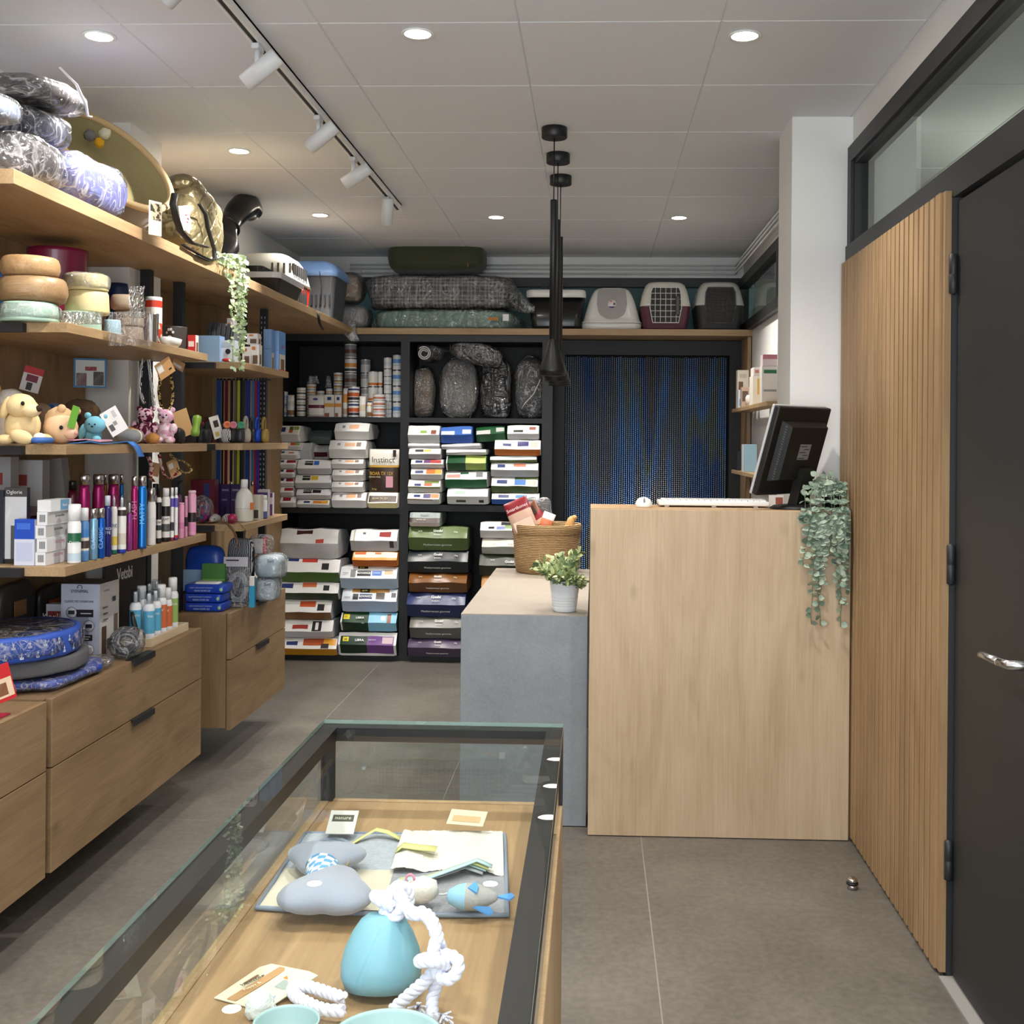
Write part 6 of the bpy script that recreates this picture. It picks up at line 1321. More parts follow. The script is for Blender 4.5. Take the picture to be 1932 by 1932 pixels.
# cards standing or leaning
def card(name, label, u, v, X, w, h, c, rz=0., rx=0., cat='card', parent=None, marks=(), ry=0.):
    q = at(u, v, X=X); M = Matrix.Translation(q) @ Matrix.Rotation(rz, 4, 'Z') @ Matrix.Rotation(rx, 4, 'X') @ Matrix.Rotation(ry, 4, 'Y')
    b = MB(); b.box(-.0012, .0012, -w / 2, w / 2, -h / 2, h / 2, col(c, .5), M=M); o = b.build(name, parent)
    if label: tag(o, label, cat)
    for a0, a1, b0, b1, mc in marks:
        b = MB(); b.box(.0012, .0018, -w / 2 + w * a0, -w / 2 + w * a1, -h / 2 + h * b0, -h / 2 + h * b1, col(mc, .5), M=M); b.build('printed_patch', o)
    return o
card('toy_card', 'red topped card with dark print leaning at the back wall', 60, 716, -1.93, .062, .085, (222, 216, 212), -.9, -.25, marks=[(0, 1, .72, 1, (186, 40, 50)), (.2, .8, .4, .68, (120, 40, 60)), (.3, .6, .05, .36, (50, 46, 46))])
card('hanging_card', 'large card with blue border and a collie picture on the white pillar', 170, 704, -1.90, .115, .11, (40, 120, 170), -1.2, 0, marks=[(.06, .94, .06, .94, (216, 220, 216)), (.35, .7, .58, .72, (190, 40, 50)), (.6, .92, .08, .55, (70, 56, 50)), (.08, .4, .06, .5, (170, 70, 90))])
card('toy_card', 'white hang card with bar code beside the blue bear', 215, 795, -1.553, .06, .085, (234, 232, 230), -.75, .55, marks=[(.1, .35, .2, .45, (90, 90, 90)), (.6, .8, .62, .9, (200, 198, 196)), (.4, .6, .35, .5, (150, 150, 150))])
# ropes and collars hanging under the upper near shelf with kraft cards
ROPE = check((30, 30, 32), (222, 222, 220), 70., kind='zebra'); LEO = check((206, 176, 110), (40, 30, 22), 130., kind='leopard')
def hang(label, pts, X, rad, m_, name='hanging_leash', flat=1., cat='leash', group=None):
    b = MB(); P_ = [at(u, v, X=X) for u, v in pts]; P2 = []
    for i in range(len(P_) - 1):
        for k in range(3):
            f = k / 3; a0, a1, a2, a3 = P_[max(i - 1, 0)], P_[i], P_[i + 1], P_[min(i + 2, len(P_) - 1)]
            P2.append(.5 * ((2 * a1) + (a2 - a0) * f + (2 * a0 - 5 * a1 + 4 * a2 - a3) * f * f + (3 * a1 - a0 - 3 * a2 + a3) * f ** 3))
    P2.append(P_[-1]); b.tube(P2, rad, m_, 7, flat=flat); o = b.build(name); tag(o, label, cat, group); return o
hang('black and white rope leash loop hanging beside the black post, left of two', [(270, 678), (266, 700), (264, 725), (267, 748), (272, 760)], -1.62, .006, ROPE)
hang('black and white rope leash loop hanging beside the black post, right of two', [(280, 678), (283, 705), (287, 735), (290, 765)], -1.60, .006, ROPE)
hang('leopard print collar strap hanging behind the sequinned toys', [(296, 690), (302, 715), (300, 740), (306, 770), (320, 772), (326, 745), (323, 715), (316, 690)], -1.64, .0065, LEO, 'hanging_collar', .4, 'collar')
card('hanging_tag', 'kraft paper hang card with white sticker under the upper near shelf', 311, 695, -1.56, .075, .06, (196, 150, 100), -.5, .55, 'tag', marks=[(.05, .4, .4, .85, (230, 228, 224)), (.68, .86, .25, .35, (40, 36, 32))])
card('hanging_tag', 'second kraft hang card showing behind the stickered one', 336, 688, -1.60, .06, .035, (180, 136, 96), -.5, -.4, 'tag', marks=[(.1, .8, .2, .5, (214, 206, 200))])
# collars under the middle near shelf
RDC = check((120, 24, 30), (210, 180, 170), 90., kind='leopard')
hang('red patterned collar hanging under the middle near shelf, left one', [(280, 862), (286, 880), (284, 900), (290, 908)], -1.60, .008, RDC, 'hanging_collar', .4, 'collar')
hang('red patterned collar curled under the middle near shelf, right one', [(300, 858), (305, 880), (312, 898), (326, 902), (334, 890)], -1.59, .006, RDC, 'hanging_collar', .5, 'collar')
hang('leopard print collar loop hanging under the middle near shelf', [(322, 858), (330, 866), (345, 870), (358, 880), (360, 890), (346, 892), (336, 884)], -1.585, .0065, LEO, 'hanging_collar', .6, 'collar')
card('hanging_tag', 'kraft hang card among the red collars', 328, 884, -1.60, .05, .07, (198, 158, 112), -.5, .4, 'tag', marks=[(.1, .5, .55, .85, (226, 224, 222))])
card('hanging_tag', 'small kraft hang card behind the red collars', 293, 886, -1.62, .035, .05, (186, 146, 104), -.5, -.2, 'tag')
# green bone in kraft packaging at the far end of the middle near shelf
P = at(370, 808, X=-1.575); t = thing('dog_toy', (P.x, P.y, S2), 'green rubber bone toy in a kraft card with black straps', 'dog toy')
b = MB(); Mx = Matrix.Translation(at(370, 803, X=-1.566)) @ Matrix.Rotation(-.36, 4, 'X'); rows = []
b.lathe([(.006, -.044), (.016, -.04), (.0185, -.028), (.0145, -.01), (.014, .006), (.018, .024), (.016, .038), (.006, .043)], col((124, 160, 60), .35), 16, M=Mx); b.build('bone', t)
b = MB(); b.box(-.0015, .0015, -.035, .035, -.05, .055, col((190, 152, 104), .6), M=Matrix.Translation(at(345, 800, X=-1.60)) @ Matrix.Rotation(-.6, 4, 'Z') @ Matrix.Rotation(.35, 4, 'X')); b.build('kraft_card', t)
for k, (u, v) in enumerate([(390, 800), (338, 812)]):
    b = MB(); q = at(u, v, X=-1.60); blob(b, (q.x, q.y, S2 + .032), .02, .03, .031, .8, .8, .25, 40, m=BLACK); b.build('coiled_strap', t)
# ---- middle far shelf: dispensers
DG = 'lead and bag dispensers on the middle far shelf'
card('toy_card', 'white hang card with black print leaning on the middle far shelf', 408, 806, -1.665, .045, .10, (222, 220, 214), -.8, .3, marks=[(.3, .8, .5, .8, (50, 50, 50)), (.2, .6, .1, .3, (190, 170, 90))])
for u, c_, m_, lb in [(427, (226, 130, 84), check((20, 20, 20), (236, 236, 236), 60., kind='zebra'), 'zebra print pouch with an orange roll'), (439, (214, 130, 150), BLACK, 'black pouch with a pink roll'), (453, (70, 160, 120), col((46, 46, 50), .4), 'dark pouch with a green roll')]:
    p = at(u, 820, Y=4.95 + (u - 427) * .002); t = thing('bag_dispenser', (p.x, p.y, S2), lb + ' on the middle far shelf', 'dispenser', DG)
    b = MB(); blob(b, (p.x, p.y, S2 + .033), .02, .024, .032, .6, .7, .03, 20, m=m_); settle(b.build('pouch', t), S2)
    b = MB(); Mx = facing((p.x + .004, p.y - .004, S2 + .081), tocam(p)); b.lathe([(.007, -.012), (.016, -.012), (.0165, .012), (.007, .012), (.0065, .0)], col(c_, .5), 18, M=Mx); b.build('roll', t)
for u, X, c_, lb in [(466, -1.60, (206, 200, 190), 'pale retractable lead with a loop handle'), (487, -1.60, (30, 84, 214), 'bright blue retractable lead'), (476, -1.68, (60, 60, 64), 'dark grey retractable lead'), (500, -1.57, (170, 140, 60), 'yellowish dispenser at the far end')]:
    p = at(u, 820, X=X); t = thing('retractable_lead', (p.x, p.y, S2), lb + ' on the middle far shelf', 'lead', DG)
    b = MB(); blob(b, (p.x, p.y, S2 + .035), .016, .028, .034, .7, .8, .02, 20, m=col(c_, .35)); settle(b.build('housing', t), S2)
    b = MB(); b.tube([(p.x, p.y - .02 + .022 * math.cos(a), S2 + .085 + .034 * math.sin(a)) for a in [-.6 + (PI + 1.2) * i / 14 for i in range(15)]], .007, col(tuple(int(x * .85) for x in c_), .4), 8); b.build('handle', t)
for k in range(7):
    u = 345 + k * 13; p = at(u, 780, X=-1.80); c_ = [(36, 30, 34), (50, 46, 50), (40, 36, 50), (30, 30, 34), (90, 30, 36), (36, 40, 60), (40, 40, 44)][k]
    if p.y < 4.92: continue
    t = thing('lead_pack', (p.x, p.y, S2), 'dark boxed lead in the shaded back row of the middle far shelf', 'pack', 'dark lead packs at the back')
    b = MB(); b.box(p.x - .02, p.x + .02, p.y - .03, p.y + .03, S2, S2 + .10 + .02 * math.sin(k * 2), col(c_, .5)); b.build('card_back', t)
    b = MB(); b.lathe([(.001, 0), (.012, 0), (.012, .004), (.001, .004)], col((190, 70, 80) if k % 2 else (70, 70, 90), .5), 14, M=facing((p.x + .004, p.y - .0305, S2 + .085), (0, -1, 0))); b.build('round_sticker', t)
# ---- lead rack between far shelves and black shelving
bx = at(497, 760, Y=5.78)
t = thing('slotted_rail', (bx.x, 5.78, .67), 'black slotted metal rail at the far end of the left shelves', 'rail')
b = MB(); b.box(bx.x - .018, bx.x + .018, 5.765, 5.795, .67, 2.085, BLACK); b.build('upright', t)
b = MB()
for i in range(40):
    z = 1.02 + i * .026; b.box(bx.x - .0105, bx.x - .0065, 5.7635, 5.7648, z, z + .011, col((170, 174, 178), .4)); b.box(bx.x + .0065, bx.x + .0105, 5.7635, 5.7648, z, z + .011, col((170, 174, 178), .4))
o = b.build('slots', t)  # slots drawn pale: the glare on them is put into the colour
b = MB(); b.tube([(-1.915, 5.671, 1.715), (-1.64, 5.671, 1.715)], .004, BLACK, 8); tag(b.build('hanging_rail'), 'thin black rail carrying the hanging leads', 'rail')
for u, w, c_, z0, lb in [(413, .022, (40, 90, 170), 1.05, 'blue'), (427, .016, (120, 24, 30), 1.05, 'dark red'), (437, .014, (30, 30, 34), 1.2, 'black'), (444, .012, (110, 110, 96), 1.0, 'olive grey'), (450, .013, (200, 210, 60), 1.05, 'lime yellow'), (459, .012, (50, 50, 54), 1.1, 'charcoal'), (468, .022, (30, 56, 140), 1.08, 'royal blue'), (477, .013, (50, 120, 170), 1.2, 'teal blue'), (482, .012, (150, 30, 50), 1.0, 'crimson'), (487, .014, (60, 40, 150), 1.1, 'violet'), (420, .01, (24, 24, 28), 1.15, 'black slim')]:
    p = at(u, 780, Y=5.663); t = thing('hanging_lead', (p.x, 5.663, z0), 'long %s dog lead hanging on the rail beside the far shelves' % lb, 'leash', 'leads hanging on the rail')
    b = MB(); b.box(p.x - w / 2, p.x + w / 2, 5.662, 5.6645, z0, 1.71, col(c_, .7)); b.tube([(p.x, 5.663, 1.71), (p.x, 5.663, 1.722), (p.x, 5.671, 1.722)], .0025, col((150, 150, 150), .3, 1.), 6); b.build('strap', t)
    b = MB(); b.ball((p.x, 5.663, z0 - .012), .008, .004, .014, STEEL, 10, 6); b.build('clip', t)
# ---------------------------------------------------------------- lower far shelf
for k in range(3):
    u0 = 397 + k * 19; carton('toy_carton', 'purple toy carton standing at the back of the lower far shelf, %s of three' % ['left', 'middle', 'right'][k], 'carton', u0, u0 + 18, 914, 956, 5.35, .05, ((62, 40, 96), (50, 32, 80), (70, 50, 110)), [('F', .15, .85, .8, .86, (150, 140, 180)), ('F', .15, .7, .5, .56, (120, 110, 160)), ('F', .4, .6, .12, .34, (30, 20, 50))], z=S3, group='purple toy cartons')
carton('toy_carton', 'crimson and blue carton at the back of the lower far shelf', 'carton', 360, 404, 905, 950, 5.2, .06, ((120, 28, 56), (100, 24, 50), (60, 60, 130)), [('F', .55, .8, .3, .9, (60, 70, 140)), ('F', .05, .3, .2, .6, (150, 50, 90))], z=S3)
p = at(384, 970, Y=4.985); t = thing('toy_pack', (p.x, p.y, S3), 'crumpled clear pack of blue and pink rope toys on the lower far shelf', 'pack')
b = MB(); blob(b, (p.x, p.y, S3 + .045), .03, .05, .044, .8, .8, .2, 30, m=check((60, 70, 150), (170, 40, 90), 50., kind='leopard')); settle(b.build('rope_toys', t), S3)
b = MB(); blob(b, (p.x, p.y, S3 + .06), .036, .056, .06, .8, .8, .22, 22, m=FL3); settle(b.build('plastic_wrap', t), S3)
p = at(430, 975, X=-1.60); b = MB(); b.ball((p.x, p.y, S3 + .052), .022, m=col((170, 30, 90), .3)); o = b.build('ball'); tag(o, 'shiny pink ball resting behind the striped ball', 'ball')
o.location.z = -.0295 + 0; o.location.y = .06
p = at(430, 980, Y=4.97); b = MB(); b.ball((p.x, p.y, S3 + .021), .026, .024, .021, check((30, 28, 28), (230, 226, 216), 45., kind='zebra')); tag(b.build('ball'), 'black and white striped ball on the lower far shelf', 'ball')
p = at(404, 990, Y=4.985); t = thing('toy_mouse', (p.x, p.y, S3), 'grey and white toy mouse with leather strings hanging over the edge', 'cat toy')
b = MB(); b.tube([(p.x, p.y - .05, S3 + .012), (p.x, p.y - .025, S3 + .018), (p.x, p.y + .01, S3 + .021), (p.x, p.y + .045, S3 + .017), (p.x, p.y + .06, S3 + .012)], [.005, .014, .0195, .016, .006], col((190, 188, 186), .9, bump=.3, bscale=80), 14); settle(b.build('body', t), S3)
b = MB(); b.ball((p.x + .012, p.y - .034, S3 + .02), .003, m=BLACK, seg=8, ring=6); b.build('eye', t)
b = MB(); b.ball((p.x, p.y - .052, S3 + .013), .004, m=col((220, 110, 100), .6), seg=8, ring=6); b.build('nose', t)
for k, pts in enumerate([[(424, 985), (438, 995), (446, 1010), (448, 1030), (444, 1036)], [(430, 980), (450, 984), (462, 998), (464, 1004)], [(425, 985), (440, 1003), (447, 1022), (446, 1036)]]):
    b = MB(); b.tube([at(u, v, Y=4.892) for u, v in pts], .0025, col((110, 76, 44), .7), 6); b.build('string', t)
bottle(692, 856, 600, 990, S3, 'white trigger bottle with printed label at the far shelf edge', (232, 230, 224), (240, 240, 238), .2, [(.1, .62, (224, 220, 206)), (.64, .7, (206, 206, 200))], .42, .34, o0=(300, 780), cat='bottle')
o = C.objects[-1]
p = at(474, 955, X=-1.548); b = MB(); b.box(-.001, .001, -.008, .008, -.016, .016, col((206, 110, 50), .5), M=Matrix.Translation((p.x + .003, p.y, p.z)) @ Matrix.Rotation(-.9, 4, 'Z')); tag(b.build('label_patch'), 'orange patch', 'label')
lp = C.objects['label_patch']; bt = [q for q in C.objects if q.get('label', '').startswith('white trigger')][0]; lp.parent = bt; lp.matrix_parent_inverse = Matrix.Translation(bt.location).inverted(); del lp['category']
carton('medicine_carton', 'beige carton with a dog beside the trigger bottle', 'carton', 474, 491, 934, 981, 5.2, .05, ((214, 206, 190), (200, 190, 174), (220, 214, 200)), [('F', .3, .8, .06, .4, (70, 56, 48))], z=S3)
bottle(920, 985, 745, 960, S3, 'white tub with blue pet label on the lower far shelf', (234, 234, 236), (238, 238, 238), .18, [(.05, .4, (70, 90, 140)), (.0, .05, (40, 44, 70))], .05, .9, o0=(300, 780), name='supplement_tub', cat='tub')
carton('medicine_carton', 'slim purple and white carton at the far end of the lower far shelf', 'carton', 506, 514, 930, 970, 5.5, .03, ((120, 50, 130), (200, 196, 200), (180, 176, 190)), [('F', 0, 1, .5, .8, (226, 222, 226))], z=S3)
carton('medicine_carton', 'tall pale carton behind the white tub', 'carton', 486, 505, 924, 968, 5.42, .04, ((200, 196, 196), (180, 176, 180), (196, 190, 200)), [('F', 0, 1, .7, .9, (90, 60, 120))], z=S3)
# ---------------------------------------------------------------- on the near cabinet
CT = .664 + .0008
def pc_(u, v, z=CT): return at(u, v, Z=z)
ec = pc_(188, 1244); xl = at(115, 1200, Y=ec.y).x
BXC = ((196, 202, 222), (206, 202, 200), (120, 118, 116))
o = carton('fountain_box', 'white pet fountain box with dark lettering and dog picture on its side', 'box', 115, 188, 1102, 1244, ec.y, .155, BXC, [('F', .06, .94, .30, .80, (206, 210, 228)), ('F', .30, .72, .04, .60, (160, 164, 186)), ('F', .40, .84, .56, .66, (34, 34, 40)), ('F', .36, .82, .245, .325, (34, 34, 40)), ('S', .1, .32, .02, .42, (86, 62, 48)), ('S', .36, .8, .1, .24, (80, 80, 82)), ('S', .72, .9, .3, .54, (110, 92, 80)), ('S', .62, .78, .72, .79, (60, 60, 62)), ('S', .12, .36, .66, .68, (90, 90, 90)), ('S', .12, .36, .58, .6, (90, 90, 90)), ('S', .12, .36, .5, .52, (90, 90, 90)), ('F', .52, .8, .604, .618, (226, 226, 232)), ('F', .42, .78, .295, .307, (226, 226, 232)), ('F', .42, .74, .265, .277, (226, 226, 232))],
      [('F', 'EYENIMAL', .5, .905, .058, (70, 74, 90), .9), ('F', 'CLASSIC PET FOUNTAIN', .48, .77, .044, (50, 54, 66), .82), ('S', 'EYENIMAL', .25, .9, .04, (120, 120, 124))], z=CT)
yy = ec.y; hgt = at(150, 1102, Y=yy).z - CT; wx = ec.x - xl
b = MB(); b.tube([(xl + wx * .48 + .008 * math.cos(a), yy - .0015, CT + hgt * .955 + .008 * math.sin(a)) for a in [-.6 + 4.2 * i / 12 for i in range(13)]], .0013, col((60, 64, 80), .5), 5); b.build('swirl_logo', o)
for a_, b_, s in [(.27, .62, (40, 44, 48)), (.72, .44, (40, 40, 60)), (.72, .13, (190, 200, 220))]:
    q = Vector((xl + wx * a_, yy - .0012, CT + hgt * b_)); M_ = facing(q)
    b = MB(); b.lathe([(.0001, 0), (.0185, 0), (.0185, .0006), (.0001, .0006)], col((228, 230, 238), .5), 22, M=M_); d_ = b.build('round_picture', o)
    b = MB(); b.tube([M_ @ Vector((.0185 * math.cos(2 * PI * i / 24), .0185 * math.sin(2 * PI * i / 24), .0008)) for i in range(25)], .0007, BLACK, 4); b.box(-.011, .011, -.006, .007, .0008, .0014, col(s, .5), M=M_); b.build('drawing', d_)
o2 = carton('fountain_box', 'second white fountain box showing behind the first', 'box', 120, 192, 1106, 1240, ec.y + .158, .02, BXC, [('S', .5, .9, .1, .4, (110, 90, 76))], z=CT)
# round blue bed with anchors on a grey bed on a blue bag
NAV = check((56, 92, 180), (176, 196, 232), 60., kind='plaid')
pb = at(45, 1250, X=-1.76)
def slab_bed(c, rx, ry, z0, z1, side, top, e=.0):
    b = MB(); n = 44; rows = []; h = z1 - z0
    for f, k in [(0, .94), (.06, .99), (.2, 1.), (.8, 1.), (.94, .985), (1., .93), (.9, .8), (.86, .5), (.85, .02)]:
        rows.append([(c.x + rx * k * math.cos(2 * PI * i / n), c.y + ry * k * math.sin(2 * PI * i / n), z0 + h * f + .003 * noise.noise((i * .5, f * 3, 1))) for i in range(n)])
    b.loft(rows, None, True, True, True, mats=[side] * 5 + [top] * 3); return b
t = thing('bed_bag', (-1.75, 3.42, CT), 'crumpled blue plastic bag hanging over the near cabinet edge, under the grey bed', 'plastic bag')
b = MB(); blob(b, (-1.755, 3.46, CT + .022), .19, .215, .021, .6, .6, .14, 12, 44, 10, m=col((36, 76, 190), .35, bump=.4, bscale=25)); settle(b.build('blue_contents', t), CT)
b = MB(); blob(b, (-1.75, 3.47, CT + .022), .195, .245, .0215, .6, .5, .16, 12, 44, 12, m=film(30, 1., .10), fine=.06); settle(b.build('plastic_wrap', t), CT)
t = thing('pet_bed', (-1.77, 3.40, CT + .05), 'grey felt pet bed under the blue anchor bed', 'pet bed')
b = slab_bed(Vector((-1.752, 3.40, 0)), .19, .225, CT + .050, CT + .098, col((92, 92, 96), .95, bump=.6, bscale=120), col((80, 80, 84), .95)); b.build('cushion', t)
t = thing('pet_bed', (-1.78, 3.36, CT + .10), 'round blue pet bed with anchor pattern and grey bone shapes on top', 'pet bed')
ANC = (44, 82, 176)
b = slab_bed(Vector((-1.758, 3.36, 0)), .19, .225, CT + .101, CT + .176, col(ANC, .6, bump=.2, bscale=30), col((38, 60, 130), .8)); b.build('cushion', t)
b = MB()
for i in range(34):   # little anchors round the side
    a = -2.2 + i * .11; zc = CT + .137 + (.016 if i % 2 else -.014); ca, sa = math.cos(a), math.sin(a)
    n_ = Vector((ca / .19, sa / .225, 0)).normalized(); q = Vector((-1.758 + .1912 * ca, 3.36 + .2262 * sa, zc)); s_ = Vector((-n_.y, n_.x, 0))
    for dx, dz, w_, h_ in ((0, 0, .0011, .009), (0, .004, .0036, .001), (-.004, -.006, .001, .003), (.004, -.006, .001, .003), (0, -.0085, .0042, .001)):
        c_ = q + s_ * dx + Vector((0, 0, dz)) + n_ * .0006; b.face([c_ - s_ * w_ - Vector((0, 0, h_)), c_ + s_ * w_ - Vector((0, 0, h_)), c_ + s_ * w_ + Vector((0, 0, h_)), c_ - s_ * w_ + Vector((0, 0, h_))], col((226, 232, 244), .6))
b.build('anchor_print', t)
b = MB()
for dx, dy, rx, ry in ((-.03, -.02, .075, .09), (.08, .09, .035, .045), (.06, -.13, .035, .045), (-.12, .12, .03, .04)):
    b.lathe([(.001, 0), (.9, 0), (1, -.0005)], col((104, 98, 84), .9), 24, M=Matrix.Translation((-1.758 + dx * .9, 3.36 + dy * .95, CT + .1665)) @ Matrix.Diagonal((rx, ry, 1, 1)), caps=False)
b.build('bone_print', t)
b = MB(); blob(b, (-1.758, 3.36, CT + .14), .193, .231, .04, .5, .9, .05, 14, 44, 12, m=film(30, 1., .02), fine=.03); b.build('plastic_wrap', t)
card('pack', 'red and white food pouch leaning on the bed at the left photo edge', 2, 1290, -1.57, .06, .1, (196, 40, 44), -.7, .25, 'pouch', marks=[(.05, .95, .1, .62, (226, 200, 170)), (.2, .7, .16, .5, (150, 90, 60))])
b = MB(); q = pc_(-2, 1350); b.box(q.x - .02, q.x + .022, q.y - .03, q.y + .02, CT, CT + .003, col((176, 40, 60), .5)); tag(b.build('leaflet'), 'small red leaflet lying on the nearest cabinet', 'leaflet')
carton('toy_carton', 'white carton with red top label behind the round bed', 'carton', 87, 116, 1140, 1180, at(100, 1170, X=-1.88).y, .05, ((214, 216, 226), (190, 190, 200), (206, 206, 210)), [('F', .1, .95, .62, .86, (150, 50, 44))], [('F', 'Karlie', .5, .74, .2, (236, 226, 220)), ('F', 'Scrat', .6, .36, .26, (30, 30, 36))], z=CT)
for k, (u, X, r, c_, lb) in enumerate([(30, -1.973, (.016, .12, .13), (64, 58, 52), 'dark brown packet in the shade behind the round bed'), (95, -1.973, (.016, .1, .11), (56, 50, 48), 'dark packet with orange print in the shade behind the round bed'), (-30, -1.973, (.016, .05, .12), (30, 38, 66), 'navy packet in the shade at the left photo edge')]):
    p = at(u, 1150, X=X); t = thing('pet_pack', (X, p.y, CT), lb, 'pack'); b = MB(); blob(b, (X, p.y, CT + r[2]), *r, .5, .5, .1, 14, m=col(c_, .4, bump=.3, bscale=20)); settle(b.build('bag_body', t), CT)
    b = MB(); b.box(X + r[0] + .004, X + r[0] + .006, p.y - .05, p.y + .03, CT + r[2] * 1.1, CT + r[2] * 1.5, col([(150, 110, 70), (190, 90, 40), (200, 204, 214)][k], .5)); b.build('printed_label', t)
# roll in plastic
p = pc_(252, 1243); t = thing('wrapped_roll', (p.x - .03, p.y, CT), 'grey coil toy in a clear plastic bag at the cabinet edge', 'toy')
b = MB(); c0 = Vector((p.x - .035, p.y + .02, CT + .052)); nd = tocam(c0)
for k in range(3): b.lathe([(.018 + k * .011, -.03), (.023 + k * .011, -.028), (.023 + k * .011, .028 - k * .006), (.018 + k * .011, .03 - k * .006)], col((70, 70, 78) if k % 2 == 0 else (110, 110, 118), .5), 24, M=facing(c0, nd), caps=False)
settle(b.build('coil', t), CT + .001)
b = MB(); blob(b, c0 + Vector((.004, 0, 0)), .058, .06, .054, .8, .9, .12, 18, 36, 20, m=film(30, 1., .10), fine=.06); settle(b.build('plastic_wrap', t), CT)
# tray with spray bottles and its black sign
pa, pb_ = at(285, 1211, Z=CT), at(354, 1189, Z=CT)
t = thing('display_tray', (pa.x - .07, (pa.y + pb_.y) / 2, CT), 'pale wooden display tray with a dark back board lettered in white', 'display tray')
xe = -1.585; y0, y1 = 4.01, 4.38; PLY = wood((226, 206, 176), (206, 184, 150), 'Y', .6, 1., False)
b = MB(); b.box(xe - .17, xe, y0, y1, CT, CT + .008, PLY); b.box(xe - .008, xe, y0, y1, CT + .008, CT + .03, PLY); b.box(xe - .17, xe - .0082, y0, y0 + .008, CT + .0082, CT + .03, PLY); b.box(xe - .17, xe - .0082, y1 - .008, y1, CT + .008, CT + .03, PLY); b.build('tray', t)
b = MB(); b.box(xe - .182, xe - .171, y0 + .0, y1, CT, CT + .31, wood((58, 50, 44), (40, 34, 30), 'Z', .6, 1., False)); sb = b.build('back_board', t)
text('Vetsbi', .062, col((226, 224, 220), .5), sb, facing((xe - .1705, y0 + .17, CT + .243), (1, 0, 0)), sx=.9, bold=1)
VB = 'white care bottles in the pale wooden tray'
zt_ = CT + .0088
for k, (dx, dy, c_, cap, hh, s) in enumerate([(-.030, .045, (90, 170, 206), 'clear', .150, 'Vet'), (-.075, .035, (90, 170, 206), 'clear', .156, 'Vet'), (-.030, .100, (90, 170, 206), 'clear', .152, 'Vet'), (-.030, .150, (206, 110, 66), (238, 238, 240), .158, 'V'), (-.030, .200, (206, 110, 66), (238, 238, 240), .142, 'V'), (-.030, .255, (150, 184, 100), (240, 240, 240), .168, 'Vets'), (-.08, .095, (196, 214, 226), (236, 238, 242), .160, ''), (-.08, .16, (196, 214, 226), 'clear', .165, ''), (-.08, .225, (190, 210, 190), 'clear', .165, '')]):
    hh *= 1.24; P = Vector((xe + dx, y0 + dy * 1.1, zt_)); r = .0212; n = (tocam(P) + Vector((.25, 0, 0))).normalized()
    q = thing('care_bottle', P, ['white spray bottle with blue label, nearest the tray edge', 'white spray bottle with blue label beside the black brush', 'third white bottle with blue label in the tray', 'white bottle with tall orange label in the tray', 'shorter white bottle with orange label in the tray', 'white bottle with green label at the tray end', 'pale bottle in the tray rear row, first', 'pale bottle in the tray rear row, second', 'pale bottle in the tray rear row, third'][k], 'bottle', VB)
    cm_ = col((232, 234, 238), .35); lm = col(c_, .5)
    b = MB(); b.lathe([(r * .92, 0), (r, .003), (r, hh * .18), (r, hh * .62), (r, hh * .68), (r * .8, hh * .74), (r * .5, hh * .76)], None, 18, P, mats=[cm_, cm_, lm, cm_, cm_, cm_]); b.build('body', q)
    b = MB(); rc = r * .78; b.lathe([(rc, hh * .762), (rc, hh * .98), (rc * .85, hh)], CLR if cap == 'clear' else col(cap, .35), 14, P); b.build('cap', q)
    if cap == 'clear': b = MB(); b.lathe([(.007, hh * .762), (.007, hh * .95)], cm_, 10, P); b.build('nozzle', q)
    if s: text(s, .014, col((240, 240, 240), .5), q, facing(P + n * (r + .0008) + Vector((0, 0, hh * .52)), n), depth=.0002)
p = at(248, 1180, X=-1.625); t = thing('grooming_brush', (p.x, p.y, CT), 'black handled brush leaning beside the tray', 'brush')
b = MB(); b.tube([Vector((p.x + .012, 3.96, CT + .012)), Vector((p.x + .006, 3.965, CT + .05)), Vector((p.x - .012, 3.975, CT + .10)), Vector((p.x - .02, 3.98, CT + .13))], [.010, .013, .012, .008], col((22, 22, 24), .4), 10, flat=.7); b.build('handle', t)
b = MB(); blob(b, (p.x - .005, 3.992, CT + .035), .02, .012, .034, .5, .5, .0, 10, m=check((232, 226, 206), (190, 180, 160), 160., kind='leopard')); settle(b.build('pad', t), CT)
